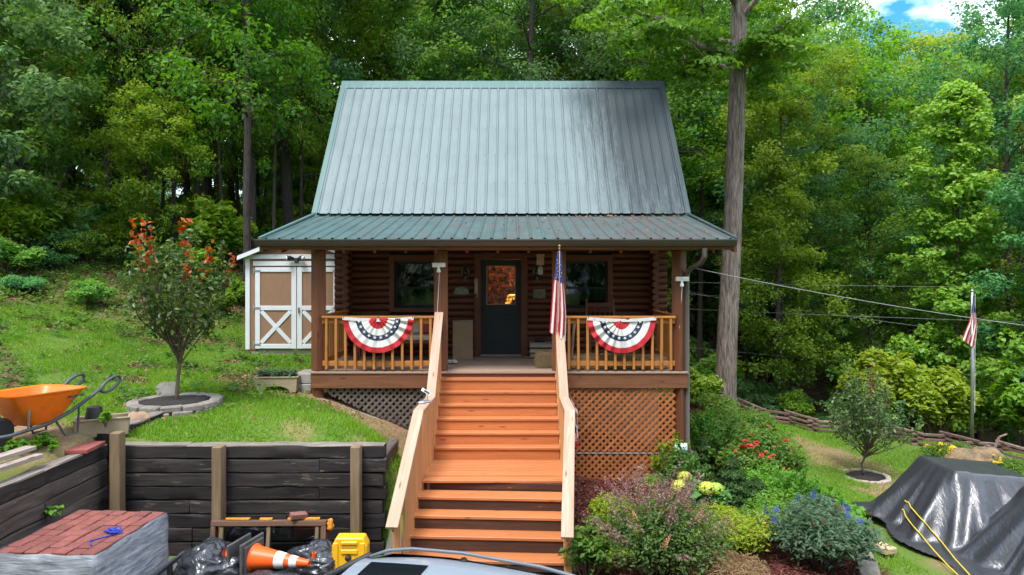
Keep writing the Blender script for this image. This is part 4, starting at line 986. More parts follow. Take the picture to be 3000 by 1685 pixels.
# ---- wheelbarrow
def barrow():
    ax = R(90 - 14.5); C_ = Vector((-5.80, 8.28, 0)); gz0 = gz(-5.85, 8.3)
    W = Matrix.Translation((C_.x, C_.y, gz0)) @ Matrix.Rotation(ax, 4, 'Z')      # local x towards the handles
    root = thing('wheelbarrow', 'orange wheelbarrow with dark frame and loop handle above the timber wall', 'wheelbarrow', (C_.x, C_.y, gz0))
    tray, t, b, _ = nt('orange_tray'); nn_ = noise(t, coords(t, 'World', (1, 1, 1), False), 7, 7, .7); t.links.new(ramp(t, nn_, [(.30, .15, .06), (.80, .15, .005), (.88, .175, .004)], [.30, .40, .6]).outputs[0], b.inputs['Base Color']); b.inputs['Roughness'].default_value = .42
    n = 40
    def ring(x0, x1, hw0, hw1, z0, z1, r):
        out = []
        for i in range(n):
            a = 2 * math.pi * i / n; c, s = math.cos(a), math.sin(a); e = .42
            cx_ = abs(c) ** e * (1 if c > 0 else -1); sy = abs(s) ** e * (1 if s > 0 else -1); f = (cx_ + 1) / 2
            out.append((x0 + (x1 - x0) * f, sy * (hw0 + (hw1 - hw0) * f), z0 + (z1 - z0) * f))
        return out
    rings = [ring(-.17, .18, .17, .20, .20, .22, 0), ring(-.19, .20, .185, .215, .215, .235, 0), ring(-.47, .455, .30, .375, .605, .575, 0), ring(-.50, .485, .33, .40, .615, .585, 0), ring(-.50, .485, .33, .40, .60, .57, 0), ring(-.485, .47, .315, .385, .60, .57, 0)]
    inner = [ring(-.46, .445, .29, .365, .605, .575, 0), ring(-.18, .19, .175, .205, .23, .25, 0)]
    seq = [rings[0], rings[1], ring(-.475, .46, .305, .38, .592, .562, 0), rings[4], rings[3], rings[2], inner[0], inner[1]]
    v = [p for r_ in seq for p in r_]; f = []
    for i in range(len(seq) - 1):
        for j in range(n): j2 = (j + 1) % n; f.append((i * n + j, i * n + j2, (i + 1) * n + j2, (i + 1) * n + j))
    f += [tuple(range(n - 1, -1, -1)), tuple((len(seq) - 1) * n + j for j in range(n))]
    mb = MB(); mb.add(v, f, W); tr = mb.build('tray', tray, root, 'auto')
    fr = mat('frame_grey', (.075, .085, .10), (.05, .056, .066), .5, spec=.4)
    for s in (-1, 1):
        mb = MB(); mb.tube([(-.62, s * .07, .14), (-.45, s * .17, .15), (.02, s * .20, .195), (.30, s * .24, .30), (.58, s * .285, .46), (.70, s * .295, .53)], .022, 8, M=W); mb.build('side_rail', fr, root, True)
        lp = []
        for i in range(18):
            a = 2 * math.pi * i / 18; lp.append((.84 + .155 * math.cos(a), s * .30, .555 + .35 * .155 * math.cos(a) + .075 * math.sin(a)))
        mb = MB(); mb.tube(lp, .02, 8, M=W, closed=True); mb.build('loop_handle', fr, root, True)
        mb = MB(); mb.tube([(.12, s * .21, .20), (.20, s * .25, .02), (.38, s * .25, .02), (.40, s * .25, .33)], .014, 6, M=W); mb.build('leg', fr, root)
        mb = MB(); mb.tube([(-.24, s * .20, .17), (-.26, s * .235, .42)], .014, 5, M=W); mb.build('brace', MT['metal'], root)
    mb = MB(); mb.tube([(-.62, -.09, .14), (-.66, 0, .14), (-.62, .09, .14)], .022, 8, M=W); mb.build('nose_guard', fr, root, True)
    T = W @ Matrix.Translation((-.44, 0, .17)) @ Matrix.Rotation(R(90), 4, 'X')
    mb = MB(); mb.lathe([(.09, -.04), (.15, -.045), (.178, -.02), (.178, .02), (.15, .045), (.09, .04)], 26, M=T); wh = mb.build('wheel', MT['black'], root, 'auto')
    mb = MB(); mb.lathe([(.088, -.03), (.088, .03)], 20, M=T); mb.build('hub', MT['metal'], wh, 'auto')
    # dark lettering plate on the near side
    for i, (x, w_) in enumerate(((.19, .06), (.265, .05), (.335, .055))):
        mb = MB(); p = Vector((x, -.349 - .06 * (x - .19), .50 + .0 * x)); mb.box(p, (w_, .004, .024), (R(-20), 0, R(-7)), M=W); mb.build('lettering', MT['black'], tr)
barrow()
# ---- planters, slab, pot, rock, marker
MT['planter'] = mat('tan_planter', (.33, .265, .165), (.27, .21, .13), .7, scale=5, bmp=.1)
MT['soil'] = mat('dark_soil', (.03, .022, .018), (.014, .011, .010), .95, scale=30, bmp=.8, bdist=.02)
def planter(name, label, c, L, Wd, Hh, rz, arch=True):
    root = thing(name, label, 'planter', c, 'tan trough planters', rz); M_ = wm(root); mb = MB(); t = .018
    for s in (-1, 1):
        if arch:
            pr = [(-L / 2, Hh), (-L / 2 * .94, 0), (-L / 2 * .70, 0)] + [(L / 2 * .66 * math.cos(math.pi - a), .42 * Hh * math.sin(a)) for a in [math.pi * i / 10 for i in range(11)]] + [(L / 2 * .70, 0), (L / 2 * .94, 0), (L / 2, Hh)]
        else: pr = [(-L / 2, Hh), (-L / 2 * .93, 0), (L / 2 * .93, 0), (L / 2, Hh)]
        mb.prism(pr, s * Wd / 2, s * (Wd / 2 - t), M=M_); mb.box((s * (L / 2 * .97), 0, Hh * .53), (t, Wd - 2 * t, Hh * .94), (0, s * .07, 0), M=M_)
    mb.build('trough', MT['planter'], root)
    for s in (-1, 1):
        mb = MB(); mb.box((0, s * Wd / 2, Hh), (L + .03, .03, .022), ch=.006, M=M_); mb.build('rim', MT['planter'], root)
        mb = MB(); mb.box((s * L / 2, 0, Hh + .001), (.03, Wd - .03, .02), ch=.006, M=M_); mb.build('rim', MT['planter'], root)
    mb = MB(); mb.box((0, 0, Hh * .76), (L * .95, Wd - 2 * t - .004, .03), M=M_); mb.build('soil', MT['soil'], root); return root
p = hit(808, 1150); planter1 = planter('trough_planter', 'tan trough planter with arched feet and seedlings beside the porch corner', (p.x, p.y + .12, p.z), .72, .30, .26, R(4))
p = hit(252, 1284, y0=7); pl2 = (p.x + .05, 8.95, gz(p.x, 8.95)); planter2 = planter('trough_planter', 'tan trough planter holding an upturned black pot by the wheelbarrow', (pl2[0] - .02, pl2[1] + .05, pl2[2] - .02), .62, .30, .22, R(28), False)
mb = MB(); mb.lathe([(.105, 0), (.112, .01), (.085, .16), (.078, .165), (.02, .165)], 22, (pl2[0] - .10, pl2[1] - .0, pl2[2] + .19)); mb.build('plant_pot', MT['black'], smooth='auto', label='upturned black nursery pot standing in the planter by the wheelbarrow', cat='pot')
mb = MB(); mb.box((-5.33, 8.50, 1.475), (.30, .46, .05), (0, 0, .1), ch=.006); mb.build('paver_slab', MT['paver2'], label='flat red paving slab on top of the timber wall corner', cat='paving slab')
MT['rockbrown'] = mat('brown_rock', (.40, .26, .15), (.20, .13, .08), .9, scale=7, bmp=.5)
MT['stone'] = mat('grey_stone', (.27, .235, .20), (.16, .14, .12), .9, scale=10, bmp=.5, var=.25)
p = hit(390, 1245); rock('fieldstone', (p.x, p.y + .1, p.z + .06), (.17, .14, .10), MT['rockbrown'], 4, label='rounded brown fieldstone beside the end of the back timber', cat='rock')
# ---- left tree ring
def ring_of_stones(name, label, c, r, n, size, m, layers=1, ell=1.0):
    root = thing(name, label, 'edging ring', c)
    for l in range(layers):
        for i in range(n):
            a = 2 * math.pi * (i + .5 * l) / n; mb = MB(); mb.box((0, 0, size[2] / 2), (size[0], size[1], size[2]), ch=.015)
            sd_ = i + 31 * l; jitter_mesh(mb, .012, 6, sd_)
            o = mb.build('stone', m); COL.objects.unlink(o); rr = r - .02 * l + random.uniform(-.012, .012)
            x, y = c[0] + math.cos(a) * rr, c[1] + math.sin(a) * rr * ell
            o.matrix_basis = Matrix.Translation((x, y, c[2] - .05 + l * size[2] * .96 + random.uniform(-.008, .008))) @ Matrix.Rotation(a + math.pi / 2 + random.uniform(-.06, .06), 4, 'Z'); link(o, root)
    mb = MB(); mb.lathe([(0.001, size[2] * layers - .05), (r * .5, size[2] * layers - .055), (r - size[1] * .4, size[2] * layers - .075)], 40, c); 
    for i, q in enumerate(mb.v): mb.v[i] = (q[0], q[1], q[2] + .02 * mnoise.noise((q[0] * 9, q[1] * 9, 0)))
    mb.build('mulch', MT['soil'], root, True); return root
RC = Vector((-5.30, 10.75, gz(-5.30, 10.75)))
ring_of_stones('tree_ring', 'raised ring of rough stones around the small red tipped tree', tuple(RC), .62, 13, (.285, .17, .09), MT['stone'], 2)
p = hit(478, 1165); mb = MB(); mb.prism([(-.15, 0), (-.17, .19), (-.09, .25), (.10, .255), (.17, .20), (.155, 0)], -.04, .04, M=Matrix.Translation((p.x, p.y + .12, p.z - .02)) @ Matrix.Rotation(R(8), 4, 'Z') @ Matrix.Rotation(R(-8), 4, 'X')); mb.build('stone_marker', MT['concrete'], label='flat grey stone slab standing behind the left tree ring', cat='stone slab')
# cinder step by the porch
stp = thing('block_step', 'grey concrete block step at the left side of the porch', 'step', (-3.75, 12.35, 1.5))
for (x, y, z, sz) in ((-3.72, 12.35, 1.62, (.40, .8, .19)), (-3.68, 12.30, 1.81, (.30, .6, .17))):
    mb = MB(); mb.box((x, y, z), sz, ch=.01); mb.build('block', MT['concrete'], stp)

# ================================================================ SHED
def build_shed():
    Y0, X0, X1, ZB, ZE = 15.3, -5.97, -3.67, 1.87, 4.11; xc = (X0 + X1) / 2
    sh = thing('garden_shed', 'tan garden shed with white trim and cross braced double doors', 'shed', (xc, Y0 + 1.4, ZB))
    mb = MB(); mb.prism([(X0, ZB + .1), (X1, ZB + .1), (X1, ZE - .04), (xc, ZE + .40), (X0, ZE - .04)], Y0, Y0 + 2.8); mb.build('wall', MT['tan'], sh)
    mb = MB(); mb.box((xc, Y0 + 1.4, ZB + .04), (X1 - X0 - .06, 2.75, .18)); mb.build('skirt', MT['greywood'], sh)
    for s in (-1, 1):
        a = (xc + s * 1.28, ZE - .08); b = (xc, ZE + .43); d = .05
        mb = MB(); mb.prism([a, b, (b[0], b[1] + d), (a[0], a[1] + d)], Y0 - .14, Y0 + 2.95); mb.build('roof_slope', MT['gutter'], sh)
        mb = MB(); mb.prism([(a[0], a[1] - .06), (b[0], b[1] - .06), (b[0], b[1] + .03), (a[0], a[1] + .03)], Y0 - .165, Y0 - .142); mb.build('barge_board', MT['white'], sh)
        xx = X0 + .05 if s < 0 else X1 - .05; board('corner_board', sh, MT['white'], (xx, Y0 - .012, ZB + .1), (xx, Y0 - .012, ZE - .06), .10, .022, up=(0, 1, 0))
    board('trim_board', sh, MT['white'], (X0 + .02, Y0 - .026, ZE - .06), (X1 - .02, Y0 - .026, ZE - .06), .022, .10)
    xm = -4.815; dz0, dz1 = 1.99, 3.81
    board('door_header', sh, MT['white'], (xm - .98, Y0 - .016, dz1 + .085), (xm + .98, Y0 - .016, dz1 + .085), .03, .10)
    for s in (-1, 1):
        dr = bpy.data.objects.new('shed_door', None); dr.location = (xm + s * .46, Y0, dz0); link(dr, sh)
        xa, xb = xm + s * .008, xm + s * .93; lo_, hi = min(xa, xb), max(xa, xb); y = Y0 - .02
        mb = MB(); mb.box(((lo_ + hi) / 2, Y0 - .008, (dz0 + dz1) / 2), (hi - lo_, .016, dz1 - dz0)); mb.build('door_panel', MT['tan'], dr)
        for xx in (lo_ + .055, hi - .055): board('stile', dr, MT['white'], (xx, y - .005, dz0), (xx, y - .005, dz1), .11, .026, up=(0, 1, 0))
        for zz in (dz0 + .055, 2.90, dz1 - .05): board('cross_rail', dr, MT['white'], (lo_ + .11, y - .004, zz), (hi - .11, y - .004, zz), .024, .10)
        za, zb = dz0 + .11, 2.85; board('brace', dr, MT['white'], (lo_ + .13, y - .003, za + .02), (hi - .13, y - .003, zb - .02), .018, .09); board('brace', dr, MT['white'], (lo_ + .13, y + .001, zb - .02), (hi - .13, y + .001, za + .02), .018, .09)
        for zz in (dz0 + .1, 2.9, dz1 - .08):
            mb = MB(); xx = hi - .04 if s > 0 else lo_ + .04; mb.box((xx, y - .022, zz), (.16, .008, .045), ch=.003); mb.box((xx + s * .07, y - .022, zz), (.03, .01, .13), ch=.003); mb.build('hinge', MT['metal'], dr)
    mb = MB(); mb.box((xm + .05, Y0 - .06, 2.86), (.03, .05, .13), ch=.01); mb.build('door_handle', MT['metal'], sh)
    fl = thing('flood_light', 'twin headed dark flood light above the shed doors', 'light', (xm, Y0 - .05, 3.98))
    mb = MB(); mb.box((xm, Y0 - .05, 3.97), (.09, .08, .11), ch=.01); mb.build('housing', MT['darkmetal'], fl)
    for s in (-1, 1):
        T = aim(Vector((xm + s * .05, Y0 - .08, 4.02)), Vector((s * .85, -.5, -.05))); mb = MB(); mb.lathe([(.02, 0), (.03, .04), (.055, .07), (.058, .15)], 16, M=T); h = mb.build('lamp_head', MT['darkmetal'], fl, 'auto')
        mb = MB(); mb.lathe([(.052, .152), (.03, .165), (.001, .17)], 16, M=T); mb.build('lens', MT['refl'], h, True)
build_shed()

# ================================================================ ON THE PORCH
MT['cloth_red'] = mat('cloth_red', (.50, .014, .022), (.40, .01, .018), .8, scale=30, bmp=.15)
MT['cloth_white'] = mat('cloth_white', (.68, .67, .64), (.60, .59, .56), .8, scale=30, bmp=.15)
MT['cloth_navy'] = mat('cloth_navy', (.022, .035, .075), (.016, .026, .06), .8, scale=30, bmp=.15)
def star_mesh(r):
    mb = MB(); pts = [(math.sin(math.pi * i / 5) * (r if i % 2 == 0 else r * .42), math.cos(math.pi * i / 5) * (r if i % 2 == 0 else r * .42)) for i in range(10)]
    mb.prism(pts, -.0015, .0015); return mb.mesh('star', MT['cloth_white'])
STAR = star_mesh(.034); STAR_S = star_mesh(.011)
def bunting(M_, rad, label, loc, drop=.98, stars=True, sd=0.):
    root = thing('bunting_banner', label, 'banner', loc, 'patriotic fan buntings')
    mats = [MT['cloth_red'], MT['cloth_white'], MT['cloth_navy']]
    def fn(u, v):
        a = math.pi * (.015 + .97 * u); r = rad * (.045 + .955 * v); sc = .93 + .07 * math.sin(a)
        pl = .030 * (v ** .7) * math.sin(u * math.pi * 19 + 1.3 * math.sin(u * 7 + sd) + sd) * (.6 + .5 * math.sin(u * 5 + sd * 2)) + .02 * math.sin(u * 9 + v * 3 + sd)
        return (math.cos(a) * r, -.02 - pl * .8 - .03 * v * math.sin(a), -math.sin(a) * r * drop * sc - .035 * (1 - abs(math.cos(a)) ** 2) * (1 - v))
    def mf(u, v): v = .045 + .955 * v; return 0 if v < .29 else 1 if v < .47 else 2 if v < .64 else 1 if v < .83 else 0
    mb = MB(); mb.grid(fn, 126, 24, M=M_, mfn=mf); mb.build('fan', mats, root, True)
    mb = MB(); mb.grid(lambda u, v: (rad * (u * 2 - 1), -.026 - .006 * math.sin(u * 40), .016 - .055 * v - .03 * math.sin(u * math.pi)), 60, 2, M=M_); mb.build('header_tape', MT['cloth_white'], root, True)
    if stars:
        for i in range(10):
            u = (i + .5) / 10; p_ = Vector(fn(u, .525)); a = math.pi * u; o = bpy.data.objects.new('star', STAR); o.matrix_basis = M_ @ Matrix.Translation(p_ + Vector((0, -.016, 0))) @ Matrix.Rotation(a - math.pi / 2 + i * .5, 4, 'Y'); link(o, root)
    for x in (-rad + .02, 0, rad - .02):
        mb = MB(); mb.tube([(x, -.034, -.01), (x + .004, -.036, .04), (x, .0, .06)], .004, 5, M=M_); mb.build('cable_tie', MT['black'], root)
    return root
b1 = P(1108, 925, 11.70); bunting(Matrix.Translation((b1.x, 11.715, D + .93)), .61, 'red white and blue fan bunting with stars left of the stairs', (b1.x, 11.7, D + .9))
b2 = P(1821, 925, 11.70); bunting(Matrix.Translation((b2.x, 11.715, D + .925)), .59, 'red white and blue fan bunting with stars right of the stairs', (b2.x, 11.7, D + .9), drop=1.02, sd=2.1)
Mside = Matrix(((0, -1, 0, .885), (1, 0, 0, 10.0), (0, 0, 1, CAMZ - 1.875), (0, 0, 0, 1)))
bunting(Mside, .50, 'red white and blue fan bunting hung on the outside of the right stair rail', (.88, 10, 1.7), drop=1.25)
MT['flag_red'] = mat('flag_red', (.56, .012, .02), (.46, .01, .016), .8, scale=30); MT['flag_blue'] = mat('flag_blue', (.022, .045, .19), (.016, .034, .15), .8, scale=30)
def hanging_flag(name, label, left, right, Yf, canton_v, nst, parent_loc, group, pole):
    """left/right: lists of (x, y) survey points down each edge"""
    root = thing(name, label, 'flag', parent_loc, group)
    def ed(lst, v):
        s = v * (len(lst) - 1); i = min(len(lst) - 2, int(s)); f = s - i; return lst[i][0] * (1 - f) + lst[i + 1][0] * f, lst[i][1] * (1 - f) + lst[i + 1][1] * f
    def fn(u, v):
        a = ed(left, v); b = ed(right, v); x = a[0] + (b[0] - a[0]) * u; y = a[1] + (b[1] - a[1]) * u
        return P(x, y, Yf + (.03 + .05 * v) * math.sin(u * 11 + v * 2.0 + 1) * (.4 + .6 * v))
    def mf(u, v):
        if v < canton_v + .05 * u: return 2
        return 0 if int(u * nst + .25 * v * 2) % 2 == 0 else 1
    mb = MB(); mb.grid(fn, 44, 44, mfn=mf); o = mb.build('flag_cloth', [MT['flag_red'], MT['cloth_white'], MT['flag_blue']], root, True)
    return root, fn
root, fn = hanging_flag('porch_flag', 'american flag hanging from a short pole at the right stair rail', [(1632, 737), (1626, 800), (1620, 835), (1614, 910), (1610, 973)], [(1644, 737), (1648, 800), (1653, 850), (1659, 930), (1657, 1001)], 11.35, .37, 7, tuple(P(1640, 980, 11.35)), None, None)
for i in range(14):
    u = (.15 + .7 * ((i * .618) % 1)); v = .10 + .26 * (i / 14); p_ = fn(u, v); o = bpy.data.objects.new('star', STAR_S); o.matrix_basis = Matrix.Translation(p_ + Vector((0, -.035, 0))) @ Matrix.Rotation(i, 4, 'Y'); link(o, root)
mb = MB(); mb.tube([P(1639, 727, 11.36), P(1640, 990, 11.42)], .012, 8); mb.build('flag_pole', MT['cap'], root, True)
mb = MB(); mb.ball(tuple(P(1639, 721, 11.36)), .026, 2); mb.lathe([(.014, 0), (.014, .05)], 10, tuple(P(1639, 734, 11.36))); mb.build('finial', mat('brass', (.45, .33, .18), (.3, .22, .12), .35, metal=.6), root, True)
# spotlights on posts
MT['plastic'] = mat('cream_plastic', (.62, .60, .50), (.55, .53, .44), .4)
def spot(label, c, s):
    root = thing('security_light', label, 'light', c, 'twin headed security lights on the porch posts')
    for i, (dx, rz) in enumerate(((-.055, .35), (.06, -.3))):
        mb = MB(); mb.box((c[0] + dx, c[1] - .05, c[2] + .05), (.115, .05, .075), (.2, 0, rz * s), ch=.008); mb.build('lamp_head', MT['plastic'] if i == 0 else MT['white'], root)
    mb = MB(); mb.box((c[0], c[1] - .03, c[2] - .01), (.04, .06, .06), ch=.006); mb.lathe([(.03, -.03), (.038, -.01), (.03, .02)], 12, (c[0], c[1] - .045, c[2] - .05)); mb.build('sensor', MT['white'], root, 'auto')
    mb = MB(); mb.tube([(c[0] + .01, c[1] - .02, c[2] - .07), (c[0] - .005, c[1] - .01, c[2] - .35), (c[0] - .03, c[1] - .005, c[2] - .80)], .005, 5); mb.build('cable', MT['white'], root)
p = P(1286, 785, 11.75); spot('cream twin security light on the post left of the stairs', (p.x, 11.755, p.z), 1)
p = P(1996, 826, 11.75); spot('cream twin security light on the right corner post', (p.x, 11.75, p.z), 1)
def on_wall(x, y, d=.05): return P(x, y, WY - d)
# sconces shaped like oil lamps
def sconce(x, y, label):
    p = on_wall(x, y, .10); root = thing('wall_sconce', label, 'wall light', tuple(p), 'oil lamp style wall lights beside the door')
    br = mat('aged_brass', (.22, .20, .16), (.14, .13, .10), .4, metal=.5)
    mb = MB(); mb.lathe([(.07, -.16), (.075, -.15), (.02, -.13), (.03, -.09), (.04, -.07)], 16, tuple(p)); mb.build('lamp_base', br, root, True)
    mb = MB(); mb.lathe([(.03, -.06), (.065, 0), (.05, .05), (.025, .09), (.025, .12)], 16, tuple(p), caps=False); mb.build('glass_chimney', MT['glass'], root, True)
    T = aim(p + Vector((0, .06, .02)), Vector((0, -1, .1))); mb = MB(); mb.lathe([(.001, .0), (.06, .012), (.085, .03)], 18, M=T, caps=False); mb.build('reflector', MT['metal'], root, True)
sconce(1363, 800, 'oil lamp style wall light left of the door'); sconce(1573, 802, 'oil lamp style wall light right of the door behind the jar')
# carved fish plaque, tall thermometer board, wooden box feeder with jar, stone plaque
p = on_wall(1352, 853); root = thing('wall_plaque', 'rounded grey animal shaped plaque left of the door', 'plaque', tuple(p))
pr = [(-.16, -.05), (-.15, .01), (-.11, .06), (-.04, .09), (.05, .085), (.12, .05), (.16, .0), (.15, -.05), (.05, -.07), (-.08, -.065)]
mb = MB(); mb.prism([(p.x + a, p.z + b) for a, b in pr], p.y - .02, p.y + .015); mb.build('plaque_board', mat('plaque_grey', (.33, .33, .28), (.10, .12, .12), .7, scale=16, bmp=.3), root)
p = on_wall(1395, 843, .09); root = thing('thermometer_board', 'tall narrow grey thermometer board on the left door casing', 'thermometer', tuple(p))
pr = [(-.036, -.19), (-.04, .16), (-.02, .195), (.02, .195), (.04, .16), (.036, -.19), (0, -.21)]
mb = MB(); mb.prism([(p.x + a, p.z + b) for a, b in pr], p.y - .008, p.y + .008); mb.build('board', MT['greywood'], root)
mb = MB(); mb.tube([(p.x, p.y - .014, p.z - .1), (p.x, p.y - .014, p.z + .14)], .005, 6); mb.build('glass_tube', MT['refl'], root)
mb = MB(); mb.ball((p.x - .03, p.y - .02, p.z - .16), (.045, .015, .035), 2); mb.build('carved_bird', MT['black'], root, True)
p = P(1583, 762, 12.2); root = thing('jar_feeder', 'small wooden box with a glass jar hanging under the porch roof', 'feeder', tuple(p))
mb = MB(); mb.box((p.x, p.y, p.z), (.13, .13, .18), ch=.004); mb.build('wooden_box', MT['cap'], root)
mb = MB(); mb.box((p.x, p.y, p.z + .097), (.16, .16, .014)); mb.build('roof_board', MT['cap'], root)
mb = MB(); mb.lathe([(.035, -.10), (.035, -.12), (.05, -.14), (.05, -.25), (.045, -.26)], 16, tuple(p)); mb.build('glass_jar', mat('jar_glass', (.33, .33, .28), (.25, .26, .22), .1, spec=.8), root, True)
mb = MB(); mb.tube([(p.x, p.y, p.z + .10), (p.x, p.y, 4.10)], .004, 5); mb.build('cord', MT['black'], root)
p = on_wall(1580, 861); root = thing('wall_sign', 'small square carved picture plaque right of the door', 'plaque', tuple(p))
mb = MB(); mb.box((p.x, p.y, p.z), (.26, .025, .19), ch=.005); mb.build('plaque_board', mat('plaque_brown', (.22, .19, .14), (.08, .07, .055), .7, scale=14, bmp=.4), root)
mb = MB(); mb.box((p.x + .02, p.y - .016, p.z + .075), (.20, .012, .03), ch=.003); mb.build('plaque_ledge', MT['greywood'], root)
# bench with cushions behind the left railing
bn = thing('porch_bench', 'wooden porch bench with pale cushions behind the left railing', 'bench', (-2.3, 13.2, D))
board('seat', bn, MT['trim'], (-3.0, 13.3, D + .38), (-1.45, 13.3, D + .38), .55, .05)
board('backrest', bn, MT['trim'], (-3.0, 13.60, D + .66), (-1.45, 13.60, D + .66), .04, .42)
for x in (-2.95, -1.5):
    for y in (13.07, 13.55): board('leg', bn, MT['trim'], (x, y, D), (x, y, D + .355), .06, .06)
    board('armrest', bn, MT['trim'], (x, 13.05, D + .60), (x, 13.6, D + .60), .06, .04)
MT['cushion'] = mat('beige_cushion', (.48, .43, .36), (.40, .35, .29), .9, scale=20, bmp=.2)
mb = MB(); mb.box((-2.22, 13.28, D + .455), (1.42, .5, .09), ch=.03); tag(mb.build('seat_cushion', MT['cushion']), 'long beige seat cushion on the porch bench', 'cushion')
for i, (x, m, l) in enumerate(((-2.75, MT['cloth_red'], 'dark red pillow at the left end of the porch bench'), (-2.0, MT['cushion'], 'beige pillow in the middle of the porch bench'), (-1.62, mat('cloth_rust', (.34, .06, .05), (.25, .05, .04), .9, scale=14), 'rust patterned pillow at the right end of the porch bench'))):
    mb = MB(); mb.box((x, 13.50, D + .68), (.40, .14, .36), (-.18, 0, 0), ch=.06); o = mb.build('pillow', m, label=l, cat='pillow', group='pillows on the porch bench')
# cardboard box, shoes, crate, basket, straw bales, chair, leaning plank
mb = MB(); p = P(1355, 1050, 13.6); mb.box((p.x, 13.66, D + .375), (.40, .26, .75), (0, 0, .1), ch=.004); cb = mb.build('cardboard_box', mat('cardboard', (.31, .20, .12), (.27, .17, .10), .9, scale=4), label='tall brown cardboard box standing left of the door', cat='box')
mb = MB(); mb.box((p.x, 13.66, D + .754), (.41, .05, .004), (0, 0, .1)); mb.build('packing_tape', MT['plastic'], cb)
for i, (x, l) in enumerate(((1312, 'pale slip on shoe beside the post, nearest the stairs'), (1326, 'pale slip on shoe beside the cardboard box'))):
    q = P(x, 1058, 12.8); mb = MB(); mb.ball((0, 0, .04), (.055, .13, .045), 3); mb.v = [(a, b, max(.0, min(c, .055 if b > .0 else .075)) + .003) for a, b, c in mb.v]; M_ = Matrix.Translation((q.x, q.y, D)) @ Matrix.Rotation(.5 + .3 * i, 4, 'Z'); mb.v = [tuple(M_ @ Vector(w_)) for w_ in mb.v]; mb.build('shoe', MT['cushion'], smooth=True, label=l, cat='shoe', group='pair of pale shoes')
cr = thing('slatted_crate', 'low grey slatted crate right of the door', 'crate', (.72, 13.75, D))
for z in (.06, .16, .26): 
    board('slat', cr, MT['greywood'], (.36, 13.55, D + z), (1.06, 13.55, D + z), .02, .07); board('slat', cr, MT['greywood'], (.36, 13.95, D + z), (1.06, 13.95, D + z), .02, .07)
for x in (.38, 1.04):
    for z in (.06, .16, .26): board('slat', cr, MT['greywood'], (x, 13.562, D + z), (x, 13.938, D + z), .02, .07)
board('lid', cr, MT['greywood'], (.35, 13.75, D + .31), (1.07, 13.75, D + .31), .44, .02)
mb = MB(); mb.lathe([(.10, 0), (.14, .07), (.13, .07), (.09, .02)], 20, (.56, 13.7, D + .322)); mb.build('bowl', MT['navy'], smooth=True, label='dark blue bowl on the slatted crate', cat='bowl')
MT['straw'] = mat('straw', (.42, .31, .16), (.24, .16, .08), .95, scale=60, stretch=(1, 6, 6), bmp=1.0, bdist=.02)
def straw_bale(c, size, label, seed):
    root = thing('straw_bale', label, 'bale', (c[0], c[1], c[2]), 'straw bales on the porch')
    mb = MB(); mb.box((c[0], c[1], c[2] + size[2] / 2), size, ch=.03); mb.build('bale_core', MT['straw'], root)
    rd = random.Random(seed); mb = MB()
    for i in range(1500):
        fx = rd.choice((0, 1, 2)); q = [rd.uniform(-.5, .5) for _ in range(3)]
        if fx == 0: q[1] = -.5
        elif fx == 1: q[2] = .5
        else: q[0] = rd.choice((-.5, .5))
        p0 = Vector((c[0] + q[0] * size[0], c[1] + q[1] * size[1], c[2] + size[2] / 2 + q[2] * size[2])); d = Vector((rd.gauss(0, 1), rd.gauss(0, .6) - .3, rd.gauss(0, .5))).normalized() * rd.uniform(.03, .09); w_ = Vector((0, 0, .0045))
        mb.add([p0 - w_, p0 + w_, p0 + d + w_ * .5], [(0, 1, 2)])
    mb.v = [(a, b, max(b_, D + .002)) for a, b, b_ in mb.v]
    tag(mb.build('loose_straw', MT['straw'], root), kind='stuff')
straw_bale((.62, 12.35, D), (.36, .42, .27), 'straw bale beside the stair opening', 1)
straw_bale((1.35, 12.15, D), (.86, .40, .24), 'straw bale behind the right railing nearest the stairs', 2)
straw_bale((2.28, 12.15, D), (.86, .40, .22), 'straw bale behind the right railing nearest the corner post', 3)
ch = thing('rocking_chair', 'dark wooden rocking chair behind the right bunting', 'chair', (1.75, 13.2, D))
for x in (1.48, 2.02):
    board('back_post', ch, MT['beam'], (x, 13.45, D + .42), (x, 13.62, D + 1.18), .035, .035); board('front_leg', ch, MT['beam'], (x, 12.98, D + .05), (x, 12.98, D + .62), .035, .035); board('rear_leg', ch, MT['beam'], (x, 13.42, D + .05), (x, 13.45, D + .42), .035, .035)
    board('armrest', ch, MT['beam'], (x, 12.95, D + .63), (x, 13.52, D + .66), .06, .025)
    mb = MB(); mb.tube([(x, 12.75 + .18 * i, D + .018 + .008 * (i - 2.8) ** 2) for i in range(7)], .018, 6); mb.build('rocker', MT['beam'], ch, True)
board('seat', ch, MT['trim'], (1.46, 13.2, D + .40), (2.04, 13.2, D + .40), .5, .035)
for i in range(5): board('back_slat', ch, MT['trim'], (1.56 + i * .095, 13.46, D + .44), (1.56 + i * .095, 13.60, D + 1.05), .012, .05, up=(0, 1, 0))
board('top_rail', ch, MT['trim'], (1.46, 13.605, D + 1.07), (2.04, 13.605, D + 1.07), .025, .09)
tag(board('leaning_board', None, MT['cap'], (1.02, 12.0, D + .01), (1.10, 12.02, D + .80), .09, .02), 'pale board leaning behind the right railing next to the flag', 'board')
